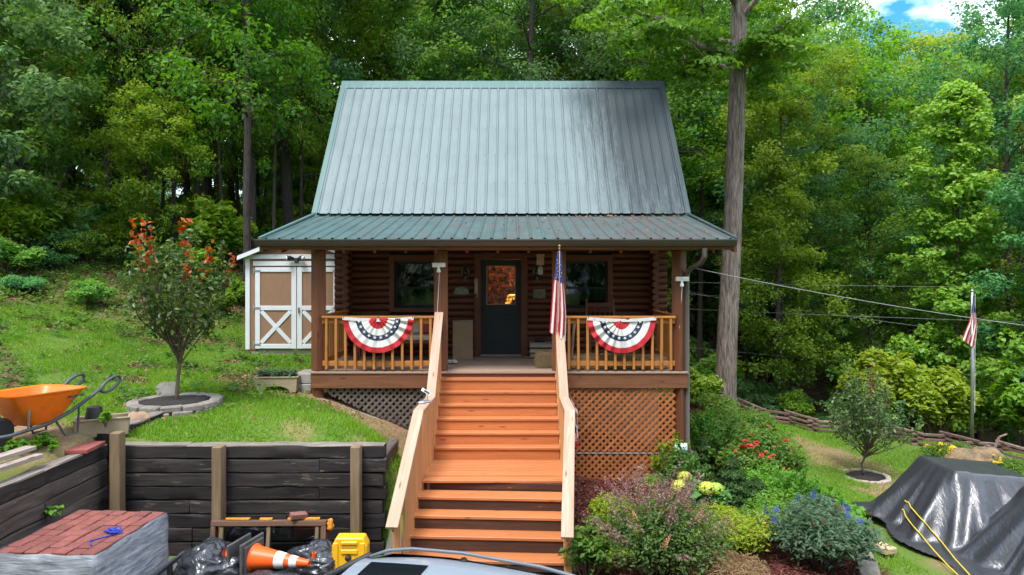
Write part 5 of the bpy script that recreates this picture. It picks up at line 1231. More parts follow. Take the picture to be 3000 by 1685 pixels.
# toy-like flat figure and tag left on the level part of the left stair rail
fg = thing('metal_ornament', 'small grey metal ornament with a white tag on the left stair rail', 'ornament', tuple(P(1240, 1185, 9.9)))
q = Vector((-1.275, 9.95, CAMZ - 1.845)); mb = MB(); mb.box(q + Vector((.0, .1, .012)), (.10, .16, .022), (0, 0, .5), ch=.005); mb.box(q + Vector((-.04, -.02, .018)), (.09, .07, .032), (0, 0, .2), ch=.006); mb.build('body', MT['metal'], fg)
mb = MB(); mb.box(q + Vector((-.045, -.055, .02)), (.075, .018, .02), (0, 0, .2), ch=.004); mb.build('white_end', MT['white'], fg)
mb = MB(); mb.tube([q + Vector((.02, .16, .01)), q + Vector((.02, .18, .10))], .004, 5); mb.build('wire', MT['darkmetal'], fg)
mb = MB(); mb.box(q + Vector((0, .18, .14)), (.15, .004, .05), (-.4, .55, 0)); mb.build('tag', MT['white'], fg)
mb = MB(); mb.box(q + Vector((.012, .175, .136)), (.09, .004, .028), (-.4, .55, 0)); mb.build('tag_print', MT['cbase'], fg)

# ================================================================ TARP-COVERED MACHINE
def tarp_h(x, y):
    x = np.asarray(x, float); y = np.asarray(y, float); g = np.interp(x, [4, 5.2, 7, 10], [-.10, -.18, -.22, -.25])
    def hump(x0, x1, y0, y1, H, w, ang_k, tilt):
        dx = np.maximum(np.maximum(x0 - x, x - x1), 0); dy = np.maximum(np.maximum(y0 - y, y - y1), 0); d = np.hypot(dx, dy); a = np.arctan2(y - (y0 + y1) / 2, x - (x0 + x1) / 2)
        ww = w * (1 + .13 * np.sin(a * ang_k + 1.3) + .07 * np.sin(a * ang_k * 2.3)); s = np.clip(1 - d / ww, 0, 1)
        return (H + tilt * (x - x0)) * s ** 1.05 + .085 * (np.abs(np.sin(a * 12 + 1.5 * np.sin(a * 5))) - .5) * np.clip(d, 0, .6) * (s > 0)
    h1 = hump(6.50, 7.60, 10.0, 10.9, .94, .70, 9, -.07); h2 = hump(6.92, 8.7, 8.3, 9.25, .98, .72, 11, -.03); k = 9.0
    m = np.log(np.exp(k * h1) + np.exp(k * h2)) / k - math.log(2) / k * np.exp(-6 * np.abs(h1 - h2)) - np.where(np.maximum(h1, h2) < .05, .0, 0)
    return g + np.maximum(m, 0) + .012
def build_tarp():
    root = thing('tarp_covered_machine', 'machine covered by a black plastic tarp beside the garden bed', 'covered machine', (6.9, 9.8, -.2))
    xs = np.arange(4.55, 9.4, .035); ys = np.arange(7.6, 12.2, .035); X, Y = np.meshgrid(xs, ys); Z = tarp_h(X, Y); x, y, z = X.ravel(), Y.ravel(), Z.ravel()
    n = vnoise(x, y, 2.4, 4) * .016 + np.abs(vnoise(x, y * .35, 5.5, 9)) * .016; z = z + n
    edge = np.minimum.reduce([x - 4.85 - .12 * np.sin(y * 5), y - 7.7, 12.0 - y, 9.3 - x]); nx, ny = len(xs), len(ys); i = np.arange(nx * ny).reshape(ny, nx)
    F = np.stack([i[:-1, :-1].ravel(), i[:-1, 1:].ravel(), i[1:, 1:].ravel(), i[1:, :-1].ravel()], 1)
    gh = hz(x, y); low = (tarp_h(x, y) - np.interp(x, [4, 5.2, 7, 10], [-.10, -.18, -.22, -.25])) < .02
    reach = (np.hypot(np.maximum(np.maximum(6.50 - x, x - 8.4), 0), np.maximum(np.maximum(8.3 - y, y - 10.9), 0)) < .80 + .10 * np.sin(y * 4) + .1 * np.sin(x * 7))
    z = np.maximum(z, gh + .02 + np.abs(n) * .8); keep = reach[F].all(1); F = F[keep]
    me = mesh_np('tarp', np.stack([x, y, z], 1), F, MT['tarp'], True); o = bpy.data.objects.new('tarp', me); link(o, root)
    return root
m, t, b, _ = nt('black_tarp'); v = coords(t, 'World', (1, 1, 1), False); v_ = coords(t, 'World', (1.0, .45, .35), False); n = noise(t, v_, 13, 5, .5, 1.6); n2 = noise(t, v, 2.2, 4)
t.links.new(ramp(t, n2, [(.02, .021, .024), (.042, .044, .05)]).outputs[0], b.inputs['Base Color']); b.inputs['Roughness'].default_value = .33; b.inputs['Specular IOR Level'].default_value = .8; bump(t, b, n, .3, .03); MT['tarp'] = m
build_tarp()
MT['yrope'] = mat('yellow_rope', (.75, .55, .02), (.6, .42, .015), .6, scale=80)
th = lambda x, y: np.maximum(tarp_h(x, y), hz(x, y)) + .035
for i, pts in enumerate(([(2650, 1466), (2680, 1500), (2720, 1545), (2760, 1590), (2800, 1640), (2840, 1684), (2870, 1720)], [(2642, 1495), (2665, 1530), (2700, 1570), (2735, 1612), (2775, 1655), (2805, 1684), (2830, 1712)])):
    pts = [(np.interp(k, range(len(pts)), [q[0] for q in pts]), np.interp(k, range(len(pts)), [q[1] for q in pts])) for k in np.linspace(0, len(pts) - 1, 70)]; path = [hit(a, b, th, 5, 13, .016) for a, b in pts]; path = [(path[max(0, k - 1)] + path[k] + path[min(len(path) - 1, k + 1)]) / 3 for k in range(len(path))]; mb = MB(); mb.tube(path, .009, 6); mb.build('tie_rope', MT['yrope'], smooth=True, label=['upper yellow rope tied across the black tarp', 'lower yellow rope tied across the black tarp'][i], cat='rope', group='yellow ropes over the tarp')
p = hit(2584, 1612, th, 5, 13); mb = MB(); mb.box((p.x, p.y, p.z + .035), (.20, .30, .075), (0, 0, .35), ch=.006); mb.build('concrete_block', mat('buff_block', (.52, .38, .21), (.44, .31, .17), .9, scale=12), label='buff brick weighing down the left edge of the tarp', cat='brick')
# path of flat stones along the bed edge
path = thing('stone_edging', 'row of flat grey stones edging the bed beside the lawn', 'edging', (4.9, 11, -.2))
pp = [(2322, 1390), (2333, 1408), (2346, 1428), (2362, 1446), (2380, 1462), (2402, 1482), (2425, 1502), (2450, 1530), (2478, 1560), (2500, 1585), (2522, 1618), (2538, 1655), (2552, 1700)]
for i, (a, b) in enumerate(pp):
    p = hit(a, b); q = hit(*pp[min(i + 1, len(pp) - 1)]) if i < len(pp) - 1 else p + (p - hit(*pp[i - 1])); d = q - p; L = max(.2, d.length)
    mb = MB(); mb.box((0, 0, .02), (L * .95, .24, .07), ch=.01); jitter_mesh(mb, .008, 5, i); o = mb.build('stone', MT['stone']); COL.objects.unlink(o)
    o.matrix_basis = Matrix.Translation((p + q) / 2) @ Matrix.Rotation(math.atan2(d.y, d.x), 4, 'Z'); link(o, path)

# ================================================================ RIGHT LAWN
p = hit(2530, 1395); RC2 = Vector((p.x, p.y, p.z)); ring_of_stones('tree_ring', 'low pale concrete ring around the small tree on the right lawn', tuple(RC2), .46, 12, (.25, .10, .07), mat('pale_concrete', (.48, .38, .32), (.36, .29, .25), .9, scale=12, bmp=.3), 1)
FB = hit(2848, 1330); fp = thing('flagpole', 'tall grey metal flagpole on the right lawn', 'flagpole', tuple(FB))
topz = CAMZ + (811 - 856) * FB.y / 2000
mb = MB(); mb.tube([(FB.x, FB.y, FB.z - .1), (FB.x, FB.y, topz)], [.04, .03], 12); mb.build('pole', MT['metal'], fp, True)
mb = MB(); mb.ball((FB.x, FB.y, topz + .03), .04, 2); mb.build('finial', MT['metal'], fp, True)
mb = MB(); mb.tube([(FB.x + .05, FB.y - .02, FB.z + 1.0), (FB.x + .06, FB.y - .02, topz - .05)], .006, 5); mb.build('halyard', MT['white'], fp)
root, fn = hanging_flag('pole_flag', 'american flag hanging limp from the tall flagpole', [(2848, 868), (2845, 920), (2838, 945), (2825, 975), (2818, 994)], [(2853, 868), (2858, 910), (2863, 955), (2860, 990), (2856, 1022)], FB.y - .03, .24, 7, (FB.x, FB.y, topz - .2), None, None)
mb = MB(); T = Matrix.Translation((FB.x, FB.y - .02, FB.z + .17)); mb.tube([(.46 * math.cos(a), .46 * math.sin(a), 0) for a in [2 * math.pi * i / 28 for i in range(28)]], .02, 6, closed=True, M=T); mb.build('hoop', MT['greywood'], smooth=True, label='pale hoop around the foot of the flagpole', cat='hoop')
# split-rail fence: zig-zag stacked rails
fence = thing('split_rail_fence', 'low zigzag split rail fence along the edge of the right lawn', 'fence', (9.6, 19, -.7))
MT['split'] = wood('split_rail', (.25, .155, .125), (.12, .07, .06), None, .85, .3, 12, .6, worn=(.42, .34, .32), wornamt=.62)
fpts = [Vector(((a - 1500) * yy / 2000, yy, gz((a - 1500) * yy / 2000, yy))) for a, b in  ((2085, 1222), (2160, 1222), (2235, 1234), (2310, 1246), (2385, 1258), (2460, 1272), (2535, 1288), (2610, 1304), (2690, 1320), (2770, 1336), (2850, 1352), (2940, 1372), (3040, 1392)) for yy in [float(np.interp(a, [2085, 3040], [20.3, 15.6]))]]
for i in range(len(fpts) - 1):
    a, b = fpts[i], fpts[i + 1]; off = .16 * (1 if i % 2 else -1); a = a + Vector((off * .6, off, 0)); b = b + Vector((-off * .6, -off, 0)); d = (b - a).normalized()
    for k in range(3):
        z = .06 + .125 * k + (.055 if i % 2 else 0); r0 = .034 * random.uniform(.85, 1.2); mb = MB()
        pa = a - d * .16; pb = b + d * .16; jz = random.uniform(-.02, .02)
        mb.tube([pa + Vector((0, 0, z)), (pa + pb) / 2 + Vector((random.uniform(-.02, .02), 0, z + jz)), pb + Vector((0, 0, z + random.uniform(-.02, .02)))], [r0, r0 * 1.1, r0 * .9], 5); jitter_mesh(mb, .005, 4, i * 7 + k); mb.build('rail', MT['split'], fence)
MT['boulder'] = mat('boulder', (.31, .205, .105), (.11, .075, .045), .9, scale=6, bmp=.9, bdist=.05)
for i, (a, b, r_, l) in enumerate(((2845, 1392, (.52, .42, .36), 'large golden boulder behind the black tarp'), (2895, 1388, (.42, .36, .40), 'tall golden boulder right of the large one behind the tarp'), (2790, 1352, (.24, .2, .14), 'smaller tan boulder beside the yellow flowers'))):
    p = hit(a, b); rock('boulder', (p.x, p.y, p.z + r_[2] * .5), r_, MT['boulder'], i + 11, label=l, cat='boulder', group='boulders on the right lawn')
p = hit(2955, 1422); ring_of_stones('tree_ring', 'pale stone ring of dark mulch at the right edge of the lawn', (p.x, p.y, p.z), .42, 11, (.24, .10, .07), MT['stone'], 1)
lv = thing('garden_tool', 'rusty lever handled tool standing by the fence at far right', 'tool', tuple(hit(2900, 1345)))
p = hit(2900, 1345); mb = MB(); mb.tube([p, p + Vector((.22, 0, .52))], .03, 6); mb.tube([p + Vector((.22, 0, .52)), p + Vector((.42, .03, .58))], .022, 6); mb.build('lever', MT['split'], lv); mb = MB(); mb.tube([p + Vector((-.12, 0, 0)), p + Vector((.08, 0, .34))], .028, 6); mb.build('strut', MT['darkmetal'], lv)
# ================================================================ BIRDHOUSES, LAMP, HOOK IN THE BED
def birdhouse(label, c, w, h, rz):
    root = thing('birdhouse', label, 'birdhouse', c, 'wooden birdhouses in the bed', rz); M_ = wm(root)
    mb = MB(); mb.prism([(-w / 2, 0), (w / 2, 0), (w / 2, h * .62), (0, h), (-w / 2, h * .62)], -w * .55, w * .55, M=M_); mb.build('house_body', MT['wpost'], root)
    for s in (-1, 1):
        mb = MB(); mb.prism([(s * w * .68, h * .50), (0, h + .012), (0, h + .03), (s * w * .68, h * .50 + .02)], -w * .72, w * .72, M=M_); mb.build('roof_board', MT['greywood'], root)
    mb = MB(); mb.lathe([(w * .16, 0), (w * .16, .004)], 16, M=M_ @ Matrix.Translation((0, -w * .552, h * .48)) @ Matrix.Rotation(R(90), 4, 'X')); mb.build('entry_hole', MT['black'], root)
    mb = MB(); mb.box((0, 0, -.015), (w * 1.5, w * 1.5, .03), M=M_); mb.build('base_board', MT['greywood'], root)
p = hit(2040, 1452); birdhouse('weathered wooden birdhouse with grey roof in front of the hook pole', (p.x, p.y, p.z + .05), .20, .34, R(55))
p = hit(2008, 1418); birdhouse('darker wooden birdhouse behind the first one near the lattice', (p.x, p.y + .15, p.z + .05), .20, .36, R(50))
p = P(1995, 1313, 11.5); lp = thing('metal_drum', 'pale blue grey round drum on the foot of the corner post', 'drum', tuple(p))
mb = MB(); T = aim(p, Vector((1, -.25, 0))); mb.lathe([(.085, -.10), (.09, -.09), (.09, .09), (.085, .10), (.06, .105)], 20, M=T); mb.build('drum', mat('pale_blue', (.48, .55, .57), (.4, .46, .48), .4), lp, 'auto')
mb = MB(); mb.box((p.x - .02, p.y + .12, p.z), (.05, .10, .06)); mb.build('bracket', MT['darkmetal'], lp)
p = hit(2023, 1475); hk = [Vector((p.x, p.y, p.z - .1)), Vector((p.x, p.y, p.z + .75))] + [Vector((p.x - .09 + .09 * math.cos(a), p.y, p.z + .75 + .09 * math.sin(a))) for a in (.5, 1.1, 1.7, 2.3, 2.9, 3.4)]
mb = MB(); mb.tube(hk, .009, 6); mb.build('shepherd_hook', MT['black'], smooth=True, label='thin black shepherd hook pole standing by the birdhouses', cat='hook')
# ================================================================ OVERHEAD WIRES
MT['wire'] = mat('wire_grey', (.30, .30, .30), (.22, .22, .22), .6)
def wire(a, b, sag, r, label):
    pts = [a.lerp(b, i / 24) - Vector((0, 0, sag * 4 * (i / 24) * (1 - i / 24))) for i in range(25)]
    mb = MB(); mb.tube(pts, r, 5); mb.build('overhead_wire', MT['wire'], smooth=True, label=label, cat='wire', group='overhead wires on the right')
wire(P(2030, 785, 13.9), P(3250, 985, 13.0), .10, .0075, 'thick service wire dropping from the cabin corner to the right')
wire(P(1960, 826, 22), P(3300, 846, 20), .03, .0045, 'level thin wire above the thick service wire')
wire(P(1960, 850, 24), P(3300, 1030, 20), .08, .0045, 'thin wire sloping down under the thick service wire')
wire(P(1960, 903, 22), P(3300, 953, 19), .03, .0045, 'thin wire crossing below the flag')
wire(P(1960, 1012, 23), P(3300, 1125, 19), .05, .0045, 'lowest thin wire across the dark woods')
# ================================================================ FOLIAGE
def leaf_mat(name, c0, c1, c2, transl=.46, rough=.5, objhue=.03, objval=.18):
    m, t, b, out = nt(name); a = t.nodes.new('ShaderNodeAttribute'); a.attribute_name = 'rnd'
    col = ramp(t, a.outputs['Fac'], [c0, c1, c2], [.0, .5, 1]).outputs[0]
    oi = t.nodes.new('ShaderNodeObjectInfo'); h = t.nodes.new('ShaderNodeHueSaturation'); t.links.new(col, h.inputs['Color'])
    hv = t.nodes.new('ShaderNodeMath'); hv.operation = 'MULTIPLY_ADD'; t.links.new(oi.outputs['Random'], hv.inputs[0]); hv.inputs[1].default_value = 2 * objhue; hv.inputs[2].default_value = .5 - objhue
    r2 = math_n(t, 'FRACT', math_n(t, 'MULTIPLY', oi.outputs['Random'], 17.3)); vv = t.nodes.new('ShaderNodeMath'); vv.operation = 'MULTIPLY_ADD'; t.links.new(r2, vv.inputs[0]); vv.inputs[1].default_value = 2 * objval; vv.inputs[2].default_value = 1 - objval
    t.links.new(hv.outputs[0], h.inputs['Hue']); t.links.new(vv.outputs[0], h.inputs['Value'])
    t.links.new(h.outputs[0], b.inputs['Base Color']); b.inputs['Roughness'].default_value = rough; b.inputs['Specular IOR Level'].default_value = .35
    tr = t.nodes.new('ShaderNodeBsdfTranslucent'); br = t.nodes.new('ShaderNodeHueSaturation'); br.inputs['Value'].default_value = 1.5; br.inputs['Saturation'].default_value = 1.1; br.inputs['Hue'].default_value = .485
    t.links.new(h.outputs[0], br.inputs['Color']); t.links.new(br.outputs[0], tr.inputs[0])
    mx = t.nodes.new('ShaderNodeMixShader'); mx.inputs[0].default_value = transl; t.links.new(b.outputs[0], mx.inputs[1]); t.links.new(tr.outputs[0], mx.inputs[2]); t.links.new(mx.outputs[0], out.inputs[0]); return m
MT['leafA'] = leaf_mat('leaf_mid_green', (.06, .16, .030), (.11, .26, .045), (.20, .36, .06))
MT['leafB'] = leaf_mat('leaf_yellow_green', (.10, .21, .022), (.17, .31, .03), (.26, .40, .05))
MT['leafC'] = leaf_mat('leaf_blue_green', (.045, .135, .045), (.085, .22, .07), (.16, .32, .10))
MT['bark'] = mat('bark', (.185, .145, .115), (.055, .043, .036), .9, scale=5, stretch=(6, 6, .7), bmp=1.0, bdist=.05, var=.25, coord='Object')
MT['barkd'] = mat('bark_dark', (.085, .066, .052), (.028, .022, .019), .9, scale=5, stretch=(6, 6, .7), bmp=1.0, bdist=.05, var=.3)
MT['twig'] = mat('twig', (.16, .11, .08), (.08, .055, .04), .85)

def leaf_geo(Pn, Nn, L, W, g, fold=.18):
    n = len(Pn); Nn = Nn / np.linalg.norm(Nn, axis=1, keepdims=True); d = g.normal(size=(n, 3)); d -= Nn * (d * Nn).sum(1, keepdims=True); d /= np.linalg.norm(d, axis=1, keepdims=True) + 1e-9
    s = np.cross(Nn, d); L = L[:, None]; W = W[:, None]
    base = Pn - d * L * .5; tip = Pn + d * L * .5 - Nn * L * .12; le = Pn + s * W * .5 + Nn * W * fold; ri = Pn - s * W * .5 + Nn * W * fold
    V = np.stack([base, ri, tip, le], 1).reshape(-1, 3); i = np.arange(n)[:, None] * 4
    F = np.concatenate([i + np.array([[0, 1, 2]]), i + np.array([[0, 2, 3]])], 1).reshape(-1, 3); return V, F
def leaf_mesh(name, Pn, Nn, size, m, g, aspect=.6, rnd=None, fold=.18):
    n = len(Pn); L = size * g.uniform(.7, 1.3, n); V, F = leaf_geo(Pn, Nn, L, L * aspect, g, fold); r = rnd if rnd is not None else g.uniform(0, 1, n)
    return mesh_np(name, V, F, m, False, {'rnd': np.repeat(np.clip(r, 0, 1), 4)})
def dome(c, ra, rb, n, g, tone):
    """leaves of one spray: a low dome of foliage round c"""
    a = g.uniform(0, 2 * np.pi, n); r = np.sqrt(g.uniform(0, 1, n)); x = np.cos(a) * r * ra; y = np.sin(a) * r * ra; z = rb * (1 - r ** 2) + g.normal(0, .22 * rb, n) - .5 * rb * (g.uniform(0, 1, n) < .3) * g.uniform(.3, 1.6, n)
    Pn = np.stack([x, y, z], 1) + c; Nn = np.stack([np.cos(a) * r * .55, np.sin(a) * r * .55, np.ones(n)], 1) + g.normal(0, .5, (n, 3)); return Pn, Nn, np.clip(tone + g.normal(0, .22, n), 0, 1)

def blob(c, ra, rb, n, g, tone):
    d = g.normal(size=(n, 3)); d /= np.linalg.norm(d, axis=1, keepdims=True); u = g.uniform(0, 1, (n, 1)) ** .45; ph = g.uniform(0, 6.28, 3)
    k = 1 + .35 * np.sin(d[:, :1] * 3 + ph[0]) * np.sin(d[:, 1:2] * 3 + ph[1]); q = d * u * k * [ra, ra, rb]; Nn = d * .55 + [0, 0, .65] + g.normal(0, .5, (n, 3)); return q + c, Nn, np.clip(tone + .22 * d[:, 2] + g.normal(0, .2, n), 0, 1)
def make_tree(seed, Ht, cb, cr, nl, leaves, ls, tr, m, bark='bark', lean=.02, ncl=4, prof='round', limb_up=.45, cl_r=.9, aspect=.6, crown_pow=1.0):
    g = np.random.default_rng(seed); rd = random.Random(seed); mb = MB(); pts = []; dx, dy = 0., 0.; K = 12
    ph = rd.uniform(0, 6.28)
    for i in range(K + 1):
        f = i / K; dx += rd.gauss(0, lean * Ht / K); dy += rd.gauss(0, lean * Ht / K); pts.append(Vector((dx, dy, f * Ht * .97 - .3)))
    rs = [max(.015, tr * (1 - .82 * (i / K) ** 1.1) * (1.25 if i == 0 else 1)) for i in range(K + 1)]; mb.tube(pts, rs, 10)
    def at(f): s = f * K; i = min(K - 1, int(s)); return pts[i].lerp(pts[i + 1], s - i)
    PP = []; NN = []; RR = []; cls = []
    for k in range(nl):
        q = (k + rd.random()) / nl; f = cb + (1 - cb) * q ** .9; c = (f - cb) / (1 - cb)
        if prof == 'round': R_ = cr * math.sqrt(max(.05, 1 - (2 * c - .85) ** 2 / 1.4))
        elif prof == 'cone': R_ = cr * (1.05 - .85 * c)
        else: R_ = cr * (.8 + .2 * math.sin(c * 9)) * (1 if c < .75 else (1 - (c - .75) * 2.2))
        R_ *= rd.uniform(.5, 1.25); az = k * 2.399 + rd.uniform(-.5, .5); up = limb_up * rd.uniform(.3, 1.3) * (.4 + .9 * c); p0 = at(f); d = Vector((math.cos(az), math.sin(az), up)); lp = []
        for j in range(5):
            s = j / 4; lp.append(p0 + d * (R_ * s) + Vector((rd.gauss(0, .05) * R_ * s, rd.gauss(0, .05) * R_ * s, -.16 * R_ * s * s)))
        r0 = max(.012, tr * .32 * (1 - .7 * c)); mb.tube(lp, [r0, r0 * .75, r0 * .5, r0 * .32, r0 * .15], 5, caps=False)
        for j in range(ncl):
            s = (.30 + .70 * (j + rd.random() * .6) / ncl); i = min(3, int(s * 4)); c0 = lp[i].lerp(lp[i + 1], s * 4 - i); off = Vector((rd.gauss(0, 1), rd.gauss(0, 1), rd.gauss(.1, .8))) * R_ * .22; e = c0 + off
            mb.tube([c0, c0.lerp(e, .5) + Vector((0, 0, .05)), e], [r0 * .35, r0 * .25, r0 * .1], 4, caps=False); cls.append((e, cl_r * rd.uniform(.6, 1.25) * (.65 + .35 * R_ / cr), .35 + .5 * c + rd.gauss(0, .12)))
    cls.append((pts[-1], cl_r * .8, .85)); w = np.array([q[1] ** 2 for q in cls]); w = w / w.sum()
    for (e, r_, tone), ww in zip(cls, w):
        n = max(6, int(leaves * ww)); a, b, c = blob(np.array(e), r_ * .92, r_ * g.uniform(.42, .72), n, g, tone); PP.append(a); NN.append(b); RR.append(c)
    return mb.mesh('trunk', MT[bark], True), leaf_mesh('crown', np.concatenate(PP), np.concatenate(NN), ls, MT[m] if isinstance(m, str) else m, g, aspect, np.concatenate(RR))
def place_tree(name, meshes, loc, s, rz, label, group, cat='tree', tilt=(0, 0), crown_m=None):
    root = bpy.data.objects.new(name, None); root.location = loc; root.rotation_euler = (tilt[0], tilt[1], rz); root.scale = (s, s, s) if not isinstance(s, tuple) else s; root.empty_display_size = .2; COL.objects.link(root); tag(root, label, cat, group)
    for nm, me in zip(('trunk', 'crown'), meshes):
        o = bpy.data.objects.new(nm, me); COL.objects.link(o); o.parent = root
    return root

TALL = [make_tree(100 + i, 21, (.36, .26, .22, .30, .18)[i], 3.9, 34, 18500, .165, (.17, .12, .15, .20, .11)[i], ('leafA', 'leafB', 'leafA', 'leafC', 'leafB')[i], 'barkd', .022, 5, 'round', .65, .95) for i in range(5)]
FULL = [make_tree(200 + i, 15.5, (.10, .14, .08, .16)[i], 3.1, 46, 30000, .15, .14, ('leafC', 'leafA', 'leafA', 'leafB')[i], 'barkd', .02, 4, 'col', .75, .85) for i in range(4)]
UNDER = [make_tree(300 + i, 6.5, (.22, .16, .24, .2)[i], 2.1, 24, 11000, .125, .06, ('leafA', 'leafC', 'leafB', 'leafA')[i], 'barkd', .03, 4, 'round', .6, .55) for i in range(4)]

def make_bush(seed, r, h, n, ls, m, stems=9, aspect=.55, sp=.9, up=1.2):
    g = np.random.default_rng(seed); rd = random.Random(seed); mb = MB(); PP = []; NN = []; RR = []
    for k in range(stems):
        a = rd.uniform(0, 6.28); q = math.sqrt(rd.random()) * sp; e = Vector((math.cos(a) * r * q, math.sin(a) * r * q, h * (1 - .45 * q * q) * rd.uniform(.75, 1.05))); p0 = Vector((e.x * .15, e.y * .15, -.05))
        mid = p0.lerp(e, .55) + Vector((0, 0, .12 * h)); mb.tube([p0, mid, e], [.012 * (h + .3), .009 * (h + .3), .003], 4, caps=False)
        for s in (.45, .7, .95):
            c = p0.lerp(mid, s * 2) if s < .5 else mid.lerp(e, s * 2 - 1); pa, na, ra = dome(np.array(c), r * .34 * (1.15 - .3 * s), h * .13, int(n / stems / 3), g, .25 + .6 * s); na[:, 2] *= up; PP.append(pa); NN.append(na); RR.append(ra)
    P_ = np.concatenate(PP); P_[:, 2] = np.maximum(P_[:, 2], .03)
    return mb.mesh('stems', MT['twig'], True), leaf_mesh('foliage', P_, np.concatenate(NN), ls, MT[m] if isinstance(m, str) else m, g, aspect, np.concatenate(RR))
BUSH = [make_bush(400 + i, (1.0, .8, 1.2)[i], (1.2, 1.5, .9)[i], 3600, (.12, .14, .11)[i], ('leafA', 'leafB', 'leafC')[i], 14) for i in range(3)]
def place_bush(name, meshes, loc, s, rz, label, group=None, cat='shrub', flowers=None):
    root = bpy.data.objects.new(name, None); root.location = loc; root.rotation_euler = (0, 0, rz); root.scale = (s, s, s) if not isinstance(s, tuple) else s; root.empty_display_size = .2; COL.objects.link(root); tag(root, label, cat, group)
    for nm, me in zip(('stems', 'foliage'), meshes):
        o = bpy.data.objects.new(nm, me); COL.objects.link(o); o.parent = root
    return root

# ---------------------------------------------------------------- the woods
occupied = []
def free(x, y, d): return all((x - a) ** 2 + (y - b) ** 2 > d * d for a, b in occupied)
rf = random.Random(21)
# trunks one can pick out left of the cabin: survey x, distance, scale, tilt
ORD = ['first', 'second', 'third', 'fourth', 'fifth', 'sixth', 'seventh', 'eighth', 'ninth', 'tenth', 'eleventh', 'twelfth', 'thirteenth', 'fourteenth', 'fifteenth']
named = [(329, 23, .9, 0), (440, 27, 1.05, .10), (547, 30, 1.0, 0), (600, 25, .85, -.03), (640, 24, .75, 0), (677, 27, .8, 0), (717, 19.2, .95, .01), (735, 22.5, 1.0, .015), (845, 24, 1.0, .03), (817, 29, 1.0, 0), (917, 30, 1.05, .03), (100, 24, 1.0, -.03), (30, 21.5, .9, .04), (210, 30, 1.0, .02), (180, 22.5, .8, -.02)]
for i, (x, Y, s, tl) in enumerate(named):
    X = (x - 1500) * Y / 2000; rk = sorted(q[0] for q in named).index(x); place_tree('forest_tree', TALL[i % 5], (X, Y, gz(X, Y)), s, rf.uniform(0, 6.28), ORD[rk] + ' tall dark trunk from the left edge in the woods left of the cabin', 'tall trees left of the cabin', tilt=(0, tl)); occupied.append((X, Y))
rtr = [(2043, 26, 1.0), (1975, 29, 1.0), (2280, 25.5, .95), (2548, 24.5, .9), (2330, 30, 1.0), (2790, 27, .95), (2960, 23.5, .9)]
for x, Y, s in rtr:
    X = (x - 1500) * Y / 2000; place_tree('forest_tree', TALL[rf.randrange(5)], (X, Y, gz(X, Y)), s * (.60 if 2310 < x < 2900 else .92), rf.uniform(0, 6.28), ORD[sorted(q[0] for q in rtr).index(x)] + ' tall visible trunk right of the cabin roof in the right woods', 'tall trees right of the cabin', tilt=(0, rf.uniform(-.03, .03))); occupied.append((X, Y))
for i, (x, Y, s, k, l) in enumerate(((430, 20.4, .82, 2, 'bright spreading young tree behind the red tipped tree'), (70, 18.6, 1.05, 0, 'leafy young tree at the left edge above the bank'), (-90, 17, 1.3, 1, 'blue green young tree at the far left edge'), (880, 26, .8, 2, 'young tree seen beside the left end of the roof'))):
    X = (x - 1500) * Y / 2000; place_tree('understory_tree', UNDER[k], (X, Y, gz(X, Y)), s, i * 1.4, l, 'young trees above the left bank'); occupied.append((X, Y))
thin = [(365, 22, .8), (475, 24, .85), (505, 21.5, .7), (575, 22.5, .75), (618, 27, .8), (662, 22, .7), (700, 25, .8), (775, 26, .8), (800, 22.5, .7), (880, 23, .75), (950, 27, .85), (255, 23.5, .8), (140, 21, .7)]
for i, (x, Y, s) in enumerate(thin):
    X = (x - 1500) * Y / 2000; place_tree('slender_tree', TALL[(1, 4)[i % 2]], (X, Y, gz(X, Y)), (.72 * s, .72 * s, 1.05 * s + .1), i * 2.1, ORD[sorted(q[0] for q in thin).index(x)] + ' slender dark trunk from the left edge among the taller trunks', 'slender trees left of the cabin', tilt=(rf.uniform(-.02, .02), rf.uniform(-.05, .05))); occupied.append((X, Y))
occupied.append(((2800 - 1500) * 21.5 / 2000, 21.5))
cnt = [0, 0, 0]
for tries in range(6000):
    Y = 20.5 + 25 * rf.random() ** 1.1; X = rf.uniform(-.86, .20) * Y
    if Y < 23 and X > -8: continue
    if not free(X, Y, 2.1 + .02 * Y) or cnt[0] > 80: continue
    xs_ = 1500 + 2000 * X / Y; k = rf.random(); z = gz(X, Y)
    if 560 < xs_ < 1000:
        if Y < 27 or rf.random() < .3: continue
        if Y < 35: k *= .36
    occupied.append((X, Y)); cnt[0] += 1
    if k < .36: place_tree('forest_tree', TALL[rf.randrange(5)], (X, Y, z), rf.uniform(.75, 1.05), rf.uniform(0, 6.28), 'leafy tall tree deep in the woods behind the cabin', 'trees behind the cabin', tilt=(rf.uniform(-.03, .03), rf.uniform(-.04, .04)))
    elif k < .66: place_tree('forest_tree', FULL[rf.randrange(4)], (X, Y, z), rf.uniform(.7, 1.0), rf.uniform(0, 6.28), 'bushy tree leafed from low down behind the cabin', 'bushy trees behind the cabin')
    else: place_tree('understory_tree', UNDER[rf.randrange(4)], (X, Y, z), rf.uniform(.8, 1.35), rf.uniform(0, 6.28), 'small spreading tree under the tall trees behind the cabin', 'small trees under the canopy')
for i in range(44):
    Y = rf.uniform(48, 80); X = rf.uniform(-.85, .3) * Y
    if free(X, Y, 4) and not (560 < 1500 + 2000 * X / Y < 1000 and i % 4 == 0): occupied.append((X, Y)); place_tree('forest_tree', FULL[i % 4], (X, Y, gz(X, Y)), rf.uniform(.8, 1.2), i, 'distant tree beyond the woods behind the cabin', 'distant trees behind the cabin')
